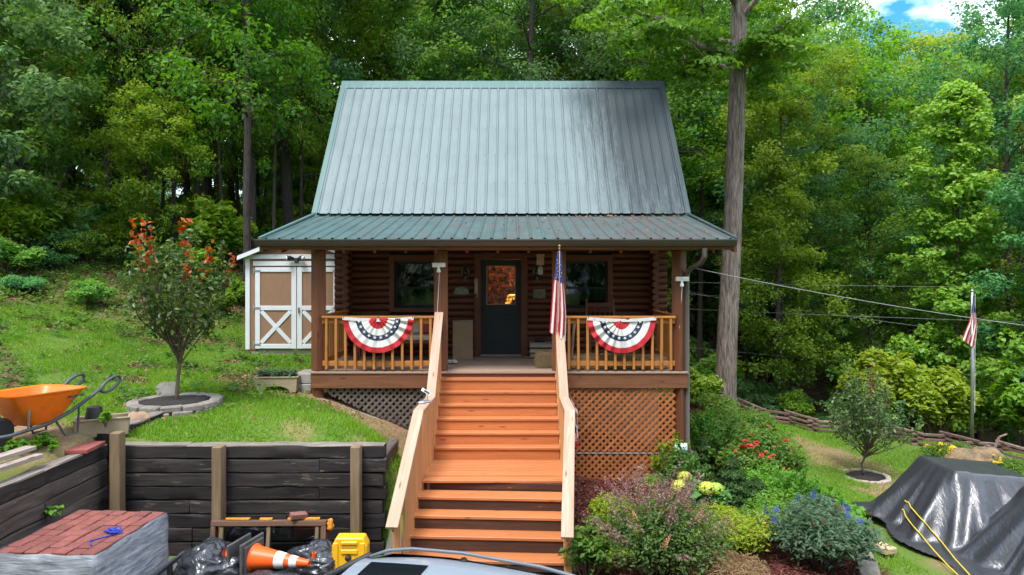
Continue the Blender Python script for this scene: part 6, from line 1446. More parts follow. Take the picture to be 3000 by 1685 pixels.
def fence_y(x): return float(np.interp(x, [3, 7.2, 12.3, 20, 40], [22.5, 21.6, 17.8, 14.5, 9]))
for tries in range(5000):
    X = rf.uniform(3, 44); fy = fence_y(X); Y = fy + 1.8 + 32 * rf.random() ** 1.5
    if abs(X) > .88 * Y or X < .19 * Y: continue
    if not free(X, Y, 2.35 + .02 * Y) or cnt[1] > 86: continue
    if Y < 23.5 and abs(1500 + 2000 * X / Y - 2800) < 190: continue
    occupied.append((X, Y)); cnt[1] += 1; z = gz(X, Y); k = rf.random()
    xs_ = 1500 + X / Y * 2000; cap = (CAMZ + (811 - (rf.uniform(120, 260) if 2300 < xs_ < 2960 else rf.uniform(-40, 140))) * Y / 2000 - z) / 15.2
    if Y < fy + 6: 
        if k < .5: place_tree('understory_tree', UNDER[rf.randrange(4)], (X, Y, z), rf.uniform(.8, 1.4), rf.uniform(0, 6.28), 'small spreading tree at the edge of the woods beyond the fence', 'small trees beyond the fence')
        else: place_tree('forest_tree', FULL[rf.randrange(4)], (X, Y, z), min(cap, rf.uniform(.5, .8)), rf.uniform(0, 6.28), 'bushy green tree just beyond the rail fence', 'bushy trees beyond the fence')
    else: place_tree('forest_tree', FULL[rf.randrange(4)] if k < .75 else TALL[rf.randrange(5)], (X, Y, z), min(cap, 1.35) * (1 if k < .75 else .76), rf.uniform(0, 6.28), 'tall green tree filling the wooded valley on the right', 'trees of the valley on the right')
# the bright young tree right behind the flagpole
BR = leaf_mat('leaf_bright', (.11, .25, .03), (.18, .36, .045), (.27, .45, .07), .42, objhue=.005, objval=.05)
bt = make_tree(777, 13.5, .08, 2.5, 52, 28000, .15, .12, BR, 'bark', .012, 4, 'cone', .4, .62, .8)
X, Y = (2800 - 1500) * 21.5 / 2000, 21.5; place_tree('poplar_tree', bt, (X, Y, gz(X, Y)), .92, .5, 'bright light green conical tree behind the flagpole', None)
# trees standing behind the photographer, mirrored in the panes
for i in range(20):
    an = R(-175 + 170 * (i + .5) / 20); rr = 17 + 5 * (i % 2); x, y = rr * 1.15 * math.cos(an), rr * math.sin(an) * .95 + 1; place_tree('forest_tree', FULL[i % 4], (x, y, gz(x, y)), .95 + .15 * (i % 3), i * 1.1, 'tree across the drive behind the viewpoint', 'trees behind the viewpoint')
# the big trunk right of the cabin
BTm = leaf_mat('leaf_big', (.075, .18, .022), (.13, .26, .03), (.20, .33, .045), .42, objhue=.005, objval=.03)
def big_tree():
    X, Y = 5.72, 18.3; z = gz(X, Y); g = np.random.default_rng(5); rd = random.Random(5); mb = MB()
    def r_of(h): return .275 - .0065 * h + .05 * math.exp(-h / .35)
    pts = [P(x, y, Y) - Vector((X, Y, z)) for x, y in ((2125, 1240), (2124, 1205), (2126, 1150), (2131, 1000), (2138, 850), (2145, 700), (2150, 550), (2155, 400), (2160, 250), (2163, 100), (2166, -60), (2172, -300), (2170, -700))]
    n = 22; v = []; f = []
    for i, p in enumerate(pts):
        for j in range(n):
            a = 2 * math.pi * j / n; rr = r_of(max(0, p.z)) * (1 + .035 * math.sin(a * 7 + p.z * .4) + .03 * mnoise.noise((math.cos(a) * 2, math.sin(a) * 2, p.z)))
            v.append((p.x + math.cos(a) * rr, p.y + math.sin(a) * rr, p.z))
    for i in range(len(pts) - 1):
        for j in range(n): j2 = (j + 1) % n; f.append((i * n + j, i * n + j2, (i + 1) * n + j2, (i + 1) * n + j))
    mb.add(v, f); PP = []; NN = []; RR = []
    limbs = [(P(2150, 160, Y), P(1960, 80, Y - 1.8), P(1800, -10, Y - 2.5)), (P(2155, 130, Y), P(1990, 110, Y + .6), P(1780, 30, Y + .8)), (P(2160, 60, Y), P(2260, -60, Y - .6), P(2380, -150, Y - 1)), (P(2150, 200, Y), P(2060, 190, Y + .5), P(1990, 170, Y + .9)), (P(2155, 200, Y), P(2240, 140, Y - 1), P(2300, 70, Y - 1.6)), (P(2160, 20, Y), P(2050, -120, Y - 1.5), P(1900, -200, Y - 2.4)), (P(2152, 200, Y), P(2230, 190, Y + .6), P(2280, 210, Y + 1.1)), (P(2165, -80, Y), P(2150, -260, Y - 2), P(2100, -420, Y - 3)), (P(2165, -100, Y), P(2300, -250, Y + 1), P(2450, -380, Y + 2))]
    for (a, b, c) in limbs:
        o = Vector((X, Y, z)); q = [p - o for p in (a, b, c)]; path = [q[0].lerp(q[1], s) for s in (0, .5)] + [q[1].lerp(q[2], s) for s in (0, .5, 1)]; path = [p + Vector((rd.gauss(0, .05), rd.gauss(0, .05), rd.gauss(0, .05))) for p in path]
        mb.tube(path, [.10, .08, .06, .04, .015], 6, caps=False)
        for k in range(15):
            s = .42 + .58 * rd.random(); i = min(3, int(s * 4)); c0 = path[i].lerp(path[i + 1], s * 4 - i); e = c0 + Vector((rd.gauss(0, .5), rd.gauss(0, .5), rd.gauss(-.25, .35))); mb.tube([c0, c0.lerp(e, .5) + Vector((0, 0, .08)), e], [.02, .013, .005], 4, caps=False)
            pa, na, ra = dome(np.array(e), rd.uniform(.35, .7), .16, 110, g, .5 + rd.gauss(0, .15)); na[:, 2] *= .7; PP.append(pa); NN.append(na); RR.append(ra)
    tm = mb.mesh('trunk', MT['bigbark'], True); cm = leaf_mesh('crown', np.concatenate(PP), np.concatenate(NN), .165, BTm, g, .55, np.concatenate(RR))
    root = place_tree('big_tree', (tm, cm), (X, Y, z), 1, 0, 'tall straight grey barked tree standing close beside the cabin on the right', None)
m, t, b, _ = nt('big_bark'); v = coords(t, 'World', (11, 11, 1.1), False); n = noise(t, v, 2.2, 7, .65, .6); v2 = coords(t, 'World', (.6, .6, .35), False); n2 = noise(t, v2, 1.3, 3)
col = ramp(t, n, [(.05, .04, .033), (.20, .155, .125), (.36, .30, .255)], [.34, .5, .68]).outputs[0]; col = mixc(t, ramp(t, n2, [(0, 0, 0), (.7, .7, .7)], [.45, .65]).outputs[0], col, (.075, .058, .05), 'MULTIPLY'); col2 = ramp(t, n, [(.05, .04, .033), (.20, .155, .125), (.36, .30, .255)], [.34, .5, .68]).outputs[0]
t.links.new(col2, b.inputs['Base Color']); b.inputs['Roughness'].default_value = .9; bump(t, b, n, 1.0, .07); MT['bigbark'] = m
big_tree()
# ---------------------------------------------------------------- bushes at the edges of the woods
bsp = [(100, 715, 1.5), (40, 740, 1.2), (170, 740, 1.0), (260, 760, .8), (350, 745, .9), (440, 770, .7), (520, 790, .8), (590, 820, .7), (640, 840, .6), (20, 790, .8), (700, 880, .5), (120, 775, .7), (260, 880, .55), (650, 905, .45), (60, 840, .5)]
for i, (x, y, s) in enumerate(bsp):
    p = hit(x, y + 20, y0=8, y1=30); place_bush('woodland_bush', BUSH[i % 3], (p.x, p.y, p.z - .05), s, i * 1.7, 'green bush at the edge of the woods above the left bank', 'bushes above the left bank')
for i in range(46):
    Y = rf.uniform(20.5, 34); X = rf.uniform(-.8, -.15) * Y; place_bush('woodland_bush', BUSH[i % 3], (X, Y, gz(X, Y) - .05), rf.uniform(.7, 1.6), i * 1.3, 'low bush on the forest floor behind the cabin', 'bushes on the forest floor')
for i in range(40):
    X = rf.uniform(5.2, 22); Y = fence_y(X) + .6 + 9 * rf.random() ** 1.5; place_bush('woodland_bush', BUSH[i % 3], (X, Y, gz(X, Y) - .05), rf.uniform(.7, 1.6), i * 1.3, 'bush in the undergrowth beyond the rail fence', 'bushes beyond the fence')
LB = leaf_mat('leaf_light_bush', (.10, .22, .02), (.15, .30, .03), (.22, .36, .05), .42)
lb = make_bush(451, .8, 1.1, 2600, .13, LB, 14)
for i, (x, y, s, l) in enumerate(((2235, 1215, 1.0, 'bright yellow green bush right of the big trunk'), (2060, 1205, .85, 'bright fern like bush left of the big trunk'), (2030, 1120, 1.1, 'bright green bush behind the corner downspout'), (2360, 1245, .5, 'small bright sapling bush by the fence'), (2020, 920, 1.0, 'light green bush beyond the porch corner'))):
    p = hit(x, y); place_bush('light_bush', lb, (p.x, p.y + .4, p.z), s, i * 2.0, l, 'bright bushes by the big trunk')

# ---------------------------------------------------------------- the two small yard trees
def yard_tree(name, base, Ht, cr, c_lo, nbr, nleaf, ls, lm, tips, label, seed, spire=0, tipm=None):
    g = np.random.default_rng(seed); rd = random.Random(seed); mb = MB(); pts = [Vector((rd.gauss(0, .012) * i, rd.gauss(0, .012) * i, i / 5 * c_lo * Ht)) for i in range(6)]; mb.tube(pts, [.034 * Ht / 3, .030 * Ht / 3, .028 * Ht / 3, .026 * Ht / 3, .026 * Ht / 3, .024 * Ht / 3], 8); top = pts[-1]
    PP = []; NN = []; TP = []; TN = []
    for k in range(nbr):
        az = k * 2.399 + rd.uniform(-.3, .3); q = (k + .5) / nbr; out = cr * (math.sqrt(q) if not spire else (.25 + .75 * q)) * rd.uniform(.75, 1.1); hh = Ht * (c_lo + (1 - c_lo) * (1 - (.55 if spire else .42) * q ** 1.5) * rd.uniform(.78, 1.03)); st = pts[3].lerp(top, rd.random())
        e = Vector((math.cos(az) * out, math.sin(az) * out, hh)); mid = st.lerp(e, .5) + Vector((math.cos(az) * out * .18, math.sin(az) * out * .18, -.04 * Ht)); path = [st, st.lerp(mid, .6), mid, mid.lerp(e, .5), e]; mb.tube(path, [.014, .011, .008, .006, .003], 5, caps=False); n = int(nleaf / nbr)
        s = .22 + .78 * g.uniform(0, 1, n) ** .8; i4 = np.minimum(3, (s * 4).astype(int)); A = np.array([list(p) for p in path]); c = A[i4] + (A[i4 + 1] - A[i4]) * (s * 4 - i4)[:, None]; c = c + g.normal(0, .075 * Ht / 3, (n, 3)) * (1.25 - .6 * s)[:, None]
        PP.append(c); nn = g.normal(0, .6, (n, 3)) + [math.cos(az) * .3, math.sin(az) * .3, .8]; NN.append(nn)
        if tips and rd.random() < tips:
            m_ = 26; s = g.uniform(.80, 1.12, m_); A3 = A[3] + (A[4] - A[3]) * ((s - .75) * 4)[:, None] + [0, 0, 0]; A3[:, 2] += (s - .9) * .25; TP.append(A3 + g.normal(0, .035, (m_, 3))); TN.append(g.normal(0, .7, (m_, 3)) + [0, 0, .5])
    meshes = (mb.mesh('trunk', MT['twig'], True), leaf_mesh('crown', np.concatenate(PP), np.concatenate(NN), ls, lm, g, .55))
    root = place_tree(name, meshes, base, 1, 0, label, None)
    if TP:
        o = bpy.data.objects.new('red_leaf_tips', leaf_mesh('red_leaf_tips', np.concatenate(TP), np.concatenate(TN), ls * 1.05, tipm, g, .55)); COL.objects.link(o); o.parent = root; tag(o, kind='stuff')
    return root
DKL = leaf_mat('leaf_dark_gloss', (.03, .07, .016), (.06, .12, .022), (.13, .20, .035), .3, .35, .005, .02)
RDL = leaf_mat('leaf_red_tip', (.32, .03, .012), (.46, .09, .015), (.38, .20, .02), .35, .45, .0, .0)
yard_tree('crape_tree', (RC.x + .03, RC.y, RC.z + .05), 2.85, .95, .36, 34, 2300, .10, DKL, .17, 'small dark leaved tree with orange red shoot tips in the left tree ring', 31, tipm=RDL)
DK2 = leaf_mat('leaf_dark_gloss_b', (.045, .10, .03), (.09, .17, .045), (.18, .26, .09), .3, .35, .005, .02)
yard_tree('young_tree', (RC2.x, RC2.y, RC2.z + .02), 2.25, .98, .26, 40, 3600, .075, DK2, .12, 'small round headed young tree in the ring on the right lawn', 32, spire=1, tipm=leaf_mat('leaf_rust_tip', (.22, .08, .04), (.3, .14, .06), (.3, .2, .08), .3))

# ---------------------------------------------------------------- garden bed on the right
def flowers_on(root, n, r, h, size, m, seed, petals=7, zmin=.55):
    """each flower head a part of its own"""
    rd = random.Random(seed); mb = MB()
    for k in range(petals):
        a = 2 * math.pi * k / petals; c, s = math.cos(a), math.sin(a)
        for lay, (rr, zz) in enumerate(((1, .12), (.62, .42))):
            a2 = a + lay * .4; c, s = math.cos(a2), math.sin(a2); mb.add([(0, 0, .0), (c * rr * .6 - s * .34, s * rr * .6 + c * .34, zz), (c * rr, s * rr, zz * 1.1), (c * rr * .6 + s * .34, s * rr * .6 - c * .34, zz)], [(0, 1, 2), (0, 2, 3)])
    me = mb.mesh('flower', m)
    for i in range(n):
        a = rd.uniform(0, 6.28); q = math.sqrt(rd.random()); sc = size * rd.uniform(.7, 1.2); o = bpy.data.objects.new('flower', me); COL.objects.link(o); o.parent = root
        o.location = (math.cos(a) * r * q, math.sin(a) * r * q, h * (zmin + (1 - zmin) * rd.random()) * (1.08 - .35 * q * q) + .02); o.rotation_euler = (rd.gauss(.35, .3), rd.gauss(0, .3), a); o.scale = (sc, sc, sc)
def spikes_on(root, n, r, h, L, w, m, seed, name='flower_spike', out=.25):
    rd = random.Random(seed); mb = MB()
    for k in range(34):
        f = k / 34; a = k * 2.4; rr = w * (1 - .75 * f); p = Vector((math.cos(a) * rr * .4, math.sin(a) * rr * .4, f * L)); d = Vector((math.cos(a), math.sin(a), .5)) * rr; s = Vector((-math.sin(a), math.cos(a), 0)) * rr * .5; mb.add([p, p + d * .6 + s, p + d, p + d * .6 - s], [(0, 1, 2), (0, 2, 3)])
    me = mb.mesh(name, m)
    for i in range(n):
        a = rd.uniform(0, 6.28); q = math.sqrt(rd.random()); o = bpy.data.objects.new(name, me); COL.objects.link(o); o.parent = root; o.location = (math.cos(a) * r * q, math.sin(a) * r * q, h * (1.0 - .3 * q * q) * rd.uniform(.8, 1.05)); o.rotation_euler = (rd.gauss(0, out) , rd.gauss(0, out), a); o.scale = (1, 1, rd.uniform(.7, 1.3))
LM = {k: leaf_mat('leaf_' + k, *v, objhue=.005, objval=.03) for k, v in {
 'barb': ((.03, .085, .018), (.06, .14, .03), (.12, .20, .045)), 'barbtip': ((.20, .10, .10), (.32, .19, .17), (.40, .28, .22)), 'spirea': ((.12, .20, .015), (.20, .30, .02), (.30, .38, .03)),
 'hyd': ((.05, .16, .03), (.08, .22, .045), (.12, .28, .06)), 'butter': ((.04, .10, .05), (.075, .15, .075), (.13, .20, .11)), 'rose': ((.045, .12, .02), (.09, .19, .03), (.15, .25, .04)),
 'ever': ((.03, .085, .022), (.055, .13, .03), (.10, .18, .04)), 'sedge': ((.16, .10, .05), (.26, .17, .085), (.36, .25, .13)), 'garden': ((.05, .14, .025), (.09, .20, .035), (.14, .26, .045)), 'bright': ((.07, .20, .02), (.11, .28, .03), (.16, .34, .04))}.items()}
def at_px(x, y, dy=0): p = hit(x, y); return (p.x, p.y + dy, p.z - .02)
# big spreading shrub with pinkish shoot tips
p = at_px(1925, 1700); b_ = place_bush('barberry_shrub', make_bush(501, .85, 1.10, 7500, .055, LM['barb'], 46, .6, 1.0), p, .88, 0, 'large feathery shrub with green base and pinkish purple tips beside the stairs')
def wands(root, n, r0, r, h, m, seed, per=34, ls=.04, name='pink_wands'):
    g = np.random.default_rng(seed); PP = []; mb = MB()
    for i in range(n):
        a = g.uniform(0, 6.28); q = g.uniform(.1, 1); e = np.array([np.cos(a) * r * q, np.sin(a) * r * q, h * (1.12 - .5 * q * q) * g.uniform(.8, 1.12)]); p0 = np.array([np.cos(a) * r0 * q, np.sin(a) * r0 * q, h * .25]); s = g.uniform(.62, 1.0, per)[:, None]; bend = np.array([np.cos(a), np.sin(a), -.3]) * .12 * r
        PP.append(p0 + (e - p0) * s + bend * s ** 3 + g.normal(0, .022, (per, 3))); mb.tube([p0, (p0 + e) / 2 + bend * .12, e + bend], [.004, .003, .0015], 3, caps=False)
    A = np.concatenate(PP); o = bpy.data.objects.new(name, leaf_mesh(name, A, g.normal(0, .7, A.shape) + [0, 0, .5], ls, m, g, .5)); COL.objects.link(o); o.parent = root; tag(o, kind='stuff')
    o = bpy.data.objects.new('wand_stems', mb.mesh('wand_stems', MT['twig'])); COL.objects.link(o); o.parent = root; tag(o, kind='stuff')
wands(b_, 95, .3, 1.0, 1.38, LM['barbtip'], 9); wands(b_, 45, .25, .9, 1.1, LM['spirea'], 10, name='lime_wands')
MT['salmon'] = mat('salmon_leaf', (.50, .19, .10), (.36, .13, .07), .7); spikes_on(b_, 16, .6, 1.2, .32, .035, MT['salmon'], 4, 'salmon_shoot', .3)
p = at_px(1725, 1700); place_bush('rose_leaf_shrub', make_bush(502, .34, .72, 900, .085, LM['rose'], 16, .6), p, 1, 0, 'small leafy green shrub at the foot of the right stair rail')
p = at_px(2150, 1625); b_ = place_bush('spirea_shrub', make_bush(503, .52, .62, 4200, .05, LM['spirea'], 36, .5), p, 1, 0, 'yellow green mounded shrub left of the blue flowers'); flowers_on(b_, 8, .45, .65, .02, mat('yellow_petal', (.75, .55, .02), (.6, .4, .01), .6), 2)
p = at_px(1790, 1560); place_bush('spirea_shrub', make_bush(513, .35, .5, 2200, .05, LM['spirea'], 24, .5), (p[0], p[1], p[2]), 1, 0, 'small yellow green shrub against the large pink tipped shrub')
p = at_px(2130, 1730); place_bush('sedge_clump', make_bush(504, .50, .42, 6000, .07, LM['sedge'], 40, .16), p, 1, 0, 'round tan brown clump of dry foliage at the bottom of the bed')
p = at_px(2400, 1660); b_ = place_bush('butterfly_bush', make_bush(505, .72, .80, 6500, .085, LM['butter'], 50, .34), p, 1, 0, 'grey green butterfly bush with blue flower spikes next to the path'); MT['bluef'] = mat('blue_flower', (.09, .10, .44), (.05, .05, .28), .7); spikes_on(b_, 15, .68, .86, .13, .03, MT['bluef'], 8, out=.7); MT['brownf'] = mat('spent_flower', (.13, .06, .035), (.08, .04, .025), .8); spikes_on(b_, 14, .7, .85, .10, .022, MT['brownf'], 9, 'spent_spike', .6)
p = at_px(2440, 1570); place_bush('broadleaf_hydrangea', make_bush(506, .50, .52, 850, .15, LM['bright'], 26, .7), p, 1, 0, 'bright green broad leaved plant along the stone edging')
p = at_px(2420, 1500); place_bush('broadleaf_hydrangea', make_bush(516, .40, .5, 600, .15, LM['bright'], 20, .7), p, .8, 0, 'bright broad leaved plant above the larger one by the edging')
p = at_px(2055, 1535); b_ = place_bush('hydrangea', make_bush(507, .42, .62, 800, .14, LM['hyd'], 22, .72), p, 1, 0, 'hydrangea with lime green flower heads by the birdhouses'); 
MT['lime'] = leaf_mat('lime_flower', (.32, .42, .05), (.45, .55, .09), (.55, .62, .16), .3)
def mophead(root, locs, r, m):
    g = np.random.default_rng(3); n = 260; d = g.normal(size=(n, 3)); d /= np.linalg.norm(d, axis=1, keepdims=True); me = leaf_mesh('flower_head', d * [r, r, r * .8], d, r * .5, m, g, .9)
    for l in locs: o = bpy.data.objects.new('flower_head', me); COL.objects.link(o); o.parent = root; o.location = l
mophead(b_, [(.02, -.2, .60), (.17, -.12, .56), (-.22, .1, .66), (-.34, -.05, .58)], .105, MT['lime'])
p = at_px(2225, 1420); b_ = place_bush('rose_bush', make_bush(508, .80, 1.0, 5200, .075, LM['rose'], 44, .5), p, 1, 0, 'tall rose bush dotted with red flowers at the lawn edge'); MT['redf'] = mat('red_flower', (.62, .02, .03), (.45, .012, .02), .6); flowers_on(b_, 26, .75, 1.0, .05, MT['redf'], 5); MT['coral'] = mat('coral_flower', (.75, .16, .08), (.6, .1, .05), .6); flowers_on(b_, 10, .75, .9, .035, MT['coral'], 6)
p = at_px(2195, 1440); b_ = place_bush('rose_bush', make_bush(518, .5, .8, 2600, .075, LM['rose'], 30, .5), p, 1, 0, 'rose bush with a large cluster of red blooms beside the evergreens'); flowers_on(b_, 12, .25, .95, .06, MT['redf'], 7, zmin=.85)
def evergreen(x, y, r, h, seed, label):
    g = np.random.default_rng(seed); n = int(5200 * h); z = g.uniform(0, 1, n); rad = r * (1 - z) ** .6 * (.35 + .65 * np.sqrt(g.uniform(0, 1, n))) * (1 + .2 * np.sin(z * 30)); a = g.uniform(0, 6.28, n); PP = np.stack([np.cos(a) * rad, np.sin(a) * rad, .04 + z * h], 1); NN = np.stack([np.cos(a), np.sin(a), .5 * np.ones(n)], 1) + g.normal(0, .4, (n, 3)); mb = MB(); mb.tube([(0, 0, -.05), (0, 0, h * .85)], [.025, .008], 6)
    place_bush('evergreen_shrub', (mb.mesh('stems', MT['twig']), leaf_mesh('foliage', PP, NN, .065, LM['ever'], g, .4)), at_px(x, y), 1, 0, label, 'dwarf evergreens in the bed')
evergreen(2145, 1490, .36, .80, 61, 'bushy dwarf evergreen right of the birdhouses'); evergreen(2062, 1395, .26, .72, 62, 'narrow dwarf evergreen behind the birdhouses'); evergreen(2040, 1345, .30, .75, 63, 'dark dwarf evergreen by the corner downspout'); evergreen(2215, 1525, .34, .62, 64, 'low dark evergreen below the rose bush')
for i, (x, y, r_, h_, lm, l) in enumerate(((2055, 1370, .35, 1.0, 'bright', 'tall loose stems with pale green leaves beside the corner downspout'), (2120, 1400, .4, .9, 'garden', 'loose green stems above the dwarf evergreens'), (2280, 1440, .4, .75, 'rose', 'wispy green stems among the roses by the lawn'), (2000, 1490, .35, .85, 'garden', 'loose leafy stems in front of the birdhouses'), (2330, 1540, .4, .7, 'bright', 'loose bright stems behind the blue flowers'), (1960, 1420, .3, .8, 'spirea', 'thin upright stems against the orange lattice'))):
    b_ = place_bush('stem_plant', make_bush(560 + i, r_, h_ * .7, 700, .07, LM[lm], 16, .45), at_px(x, y), 1, i, l, 'loose stemmed plants in the bed'); wands(b_, 34, .1, r_ * 1.2, h_ * 1.05, LM[lm], 70 + i, 40, .065, 'leafy_wands')
gm = [make_bush(520 + i, .75, .85, 3200, .09, LM[k], 34, .45) for i, k in enumerate(('garden', 'rose', 'bright'))]
for i, (x, y, s, l) in enumerate(((2110, 1330, 1.1, 'leafy green perennial clump in front of the big trunk'), (2190, 1310, 1.0, 'green perennial clump right of the big trunk'), (2250, 1330, .8, 'green perennial clump at the upper lawn edge'), (2050, 1300, .8, 'perennial clump behind the corner post'), (2290, 1400, .6, 'low green perennial at the lawn edge by the roses'), (2250, 1480, .75, 'green perennial clump between roses and butterfly bush'), (2310, 1500, .65, 'green perennial clump beside the stone edging'), (2150, 1270, .7, 'pale perennial clump under the big trunk'), (2300, 1560, .7, 'green perennial clump above the blue flowers'), (2230, 1590, .55, 'small perennial clump between spirea and butterfly bush'), (1975, 1455, .42, 'small leafy plant under the lattice'), (1925, 1440, .34, 'small leafy plant at the foot of the lattice'), (2020, 1560, .4, 'small green plant right of the pink tipped shrub'), (2100, 1235, .8, 'green perennial clump at the base of the big trunk'))):
    place_bush('perennial_clump', gm[i % 3], at_px(x, y), s, i * 1.9, l, 'perennials in the bed')
MT['yelf'] = mat('yellow_flower', (.80, .55, .015), (.7, .42, .01), .6)
for i, (x, y, s, l) in enumerate(((2752, 1362, .55, 'mound of yellow flowers at the left of the boulders'), (2915, 1405, .5, 'yellow flowers right of the boulders'), (2815, 1350, .5, 'green plant between the boulders and the flagpole'), (2950, 1400, .55, 'green plant in the ring at the right edge'))):
    b_ = place_bush('flower_clump', gm[0], at_px(x, y), s, i, l, 'plants around the boulders')
    if i < 2: flowers_on(b_, (60, 26)[i], .7, .95, .07, MT['yelf'], 20 + i, zmin=.7)
# seedlings in the planters
sm = make_bush(540, .16, .20, 260, .055, LM['butter'], 14, .5)
for i, dx in enumerate((-.2, .02, .2)): place_bush('seedling', sm, (planter1.location.x + dx, planter1.location.y, planter1.location.z + .20), 1, i, 'grey green seedling in the planter beside the porch', 'seedlings in the porch planter', 'plant')
place_bush('seedling', make_bush(541, .10, .14, 60, .07, LM['bright'], 6, .7), (pl2[0] + .12, pl2[1] - .12, pl2[2] + .16), 1, 0, 'pale green seedling hanging over the planter by the wheelbarrow', None, 'plant')
wm_ = make_bush(542, .16, .14, 60, .085, LM['bright'], 7, .7)
for i, (x, y, l) in enumerate(((22, 1325, 'broad leaved weed in front of the barrow wheel'), (50, 1322, 'second weed in front of the barrow wheel'), (130, 1305, 'pale weed right of the barrow wheel'), (150, 1320, 'weed between the loose planks and the wall'), (75, 1322, 'small weed under the barrow'))): place_bush('weed', wm_, at_px(x, y), (1, 1, 1), i, l, 'weeds by the wheelbarrow', 'weed')
place_bush('weed', wm_, (-5.14, 7.62, .93), (.8, .8, .7), 0, 'yellow green seedling poking out of the timber wall by the pallet', None, 'weed')

# ---------------------------------------------------------------- grass, weeds, fallen leaves
def scatter(n, x0, x1, y0, y1, fn, seed):
    g = np.random.default_rng(seed); x = g.uniform(x0, x1, n); y = g.uniform(y0, y1, n); vis = np.abs(x) < .80 * y + .5; x, y = x[vis], y[vis]; li, mu, di, gr = masks(x, y); w = fn(li, mu, di, gr); k = g.uniform(0, 1, len(x)) < w; x, y = x[k], y[k]
    ok = ~((x > -3.5) & (x < 3.05) & (y > 11.6) & (y < 20.2)) & ~((x > -6) & (x < -3.6) & (y > 15.25) & (y < 18.2)) & (np.hypot(x - RC.x, y - RC.y) > .6) & (np.hypot(x - RC2.x, y - RC2.y) > .48)
    ok &= ~((x > -1.35) & (x < .85) & (y < 11.7)) & ~((x > WALLX - .25) & (x < WALLR) & (y < WALLY + .24)) & ~((x > WALLX - .22) & (x < WALLX + .05) & (y < 10.0)) & ~((x > 5.3) & (y < 11.4) & (y > 7) & (x < 9.4)); return x[ok], y[ok], g
GR = leaf_mat('grass_blade', (.10, .225, .016), (.165, .335, .024), (.27, .40, .06), .42, .6, 0, 0)
def grass(name, label, n, x0, x1, y0, y1, hgt, seed, tone=.0):
    x, y, g = scatter(n, x0, x1, y0, y1, lambda li, mu, di, gr: np.clip((1 - .93 * li) * (1 - mu) * (1 - .85 * di) * (1 - gr), 0, 1), seed); z = hz(x, y); m = len(x); pn = vnoise(x, y, .8, 12); h = hgt * g.uniform(.55, 1.25, m) * (1 + .6 * np.clip(pn, -.5, .8)); a = g.uniform(0, 6.28, m); w = g.uniform(.005, .0095, m) * (hgt / .05) ** .5; ln = g.uniform(.2, .8, m) * h; a2 = g.uniform(0, 6.28, m)
    b = np.stack([x, y, z + .005], 1); d = np.stack([np.cos(a), np.sin(a), 0 * a], 1) * w[:, None]; tip = b + np.stack([np.cos(a2) * ln, np.sin(a2) * ln, h], 1); V = np.stack([b - d, b + d, tip], 1).reshape(-1, 3); F = np.arange(3 * m).reshape(-1, 3); r = np.clip(.42 + tone + .55 * pn + g.normal(0, .2, m), 0, 1)
    o = bpy.data.objects.new(name, mesh_np(name, V, F, GR, False, {'rnd': np.repeat(r, 3)})); COL.objects.link(o); tag(o, label, 'grass', kind='stuff')
grass('lawn_grass', 'green lawn grass on the bank left of the cabin', 330000, -13.5, -1.2, 8.9, 19.5, .052, 1)
grass('lawn_grass', 'sunlit green lawn grass on the right between bed and fence', 170000, 4.3, 14.5, 8.6, 21.5, .048, 2, .12)
def litter(name, label, n, x0, x1, y0, y1, size, seed, fn, m):
    x, y, g = scatter(n, x0, x1, y0, y1, fn, seed); z = hz(x, y) + .03; k = len(x); o = bpy.data.objects.new(name, leaf_mesh(name, np.stack([x, y, z], 1), np.stack([g.normal(0, .35, k), g.normal(0, .35, k), np.ones(k)], 1), size, m, g, .6)); COL.objects.link(o); tag(o, label, 'fallen leaves', kind='stuff')
BRL = leaf_mat('dead_leaf', (.09, .05, .028), (.20, .12, .065), (.34, .23, .14), .1, .8, 0, 0)
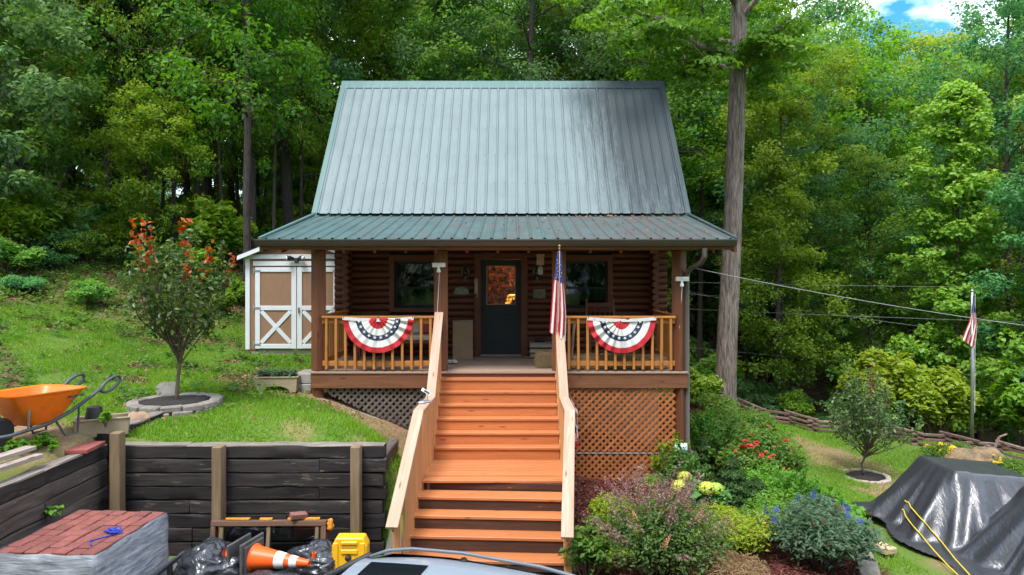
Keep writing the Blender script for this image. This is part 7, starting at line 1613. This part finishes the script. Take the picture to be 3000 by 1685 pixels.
litter('leaf_litter', 'brown fallen leaves on the wooded bank and lawn edge', 60000, -22, -2.5, 9.5, 30, .085, 3, lambda li, mu, di, gr: np.clip(li * .9 + .05 + .25 * di, 0, 1), BRL)
litter('mulch_chips', 'dark red bark mulch chips in the garden bed', 45000, .6, 6.3, 7.2, 18.5, .05, 4, lambda li, mu, di, gr: mu, leaf_mat('mulch_chip', (.035, .010, .008), (.10, .028, .02), (.20, .075, .05), .02, .9, 0, 0))
def weeds(n, seed):
    x, y, g = scatter(n, -16, -4, 10.5, 24, lambda li, mu, di, gr: np.clip(.10 + .75 * li, 0, .85), seed); PP = []; NN = []; RR = []
    for i in range(len(x)):
        k = int(g.integers(10, 26)); r = g.uniform(.08, .26); hh = r * g.uniform(.6, 1.3); q = g.normal(0, .5, (k, 3)) * [r, r, hh * .5] + [0, 0, hh * .7]; q[:, 2] = np.maximum(q[:, 2], .02); PP.append(q + [x[i], y[i], 0]); NN.append(g.normal(0, .4, (k, 3)) + [0, 0, 1]); RR.append(np.clip(g.normal(.5, .3) + g.normal(0, .12, k), 0, 1))
    A = np.concatenate(PP); A[:, 2] += hz(A[:, 0], A[:, 1]); me = leaf_mesh('bank_weeds', A, np.concatenate(NN), .085, LM['garden'], g, .55, np.concatenate(RR)); o = bpy.data.objects.new('bank_weeds', me); COL.objects.link(o); tag(o, 'green weeds and ground cover on the left bank', 'ground cover', kind='stuff')
weeds(3400, 8)
# dead leaves caught on the porch roof
g = np.random.default_rng(44); n = 90; x = np.clip(g.normal(1.7, 1.2, n), -1.5, 3.5); f = g.uniform(0, 1, n) ** 1.8; y = BY - .1 - f * 2.6; z = BZ - .045 + (EZ - BZ) * (BY + .06 - y) / (BY - EY) + .045
o = bpy.data.objects.new('roof_leaves', leaf_mesh('roof_leaves', np.stack([x, y, z], 1), np.stack([g.normal(0, .2, n), g.normal(-.2, .2, n), np.ones(n)], 1), .07, leaf_mat('rust_leaf', (.18, .07, .03), (.34, .14, .05), (.42, .2, .08), .1, .8, 0, 0), g, .6)); COL.objects.link(o); tag(o, 'rusty dead leaves caught on the porch roof', 'fallen leaves', kind='stuff')
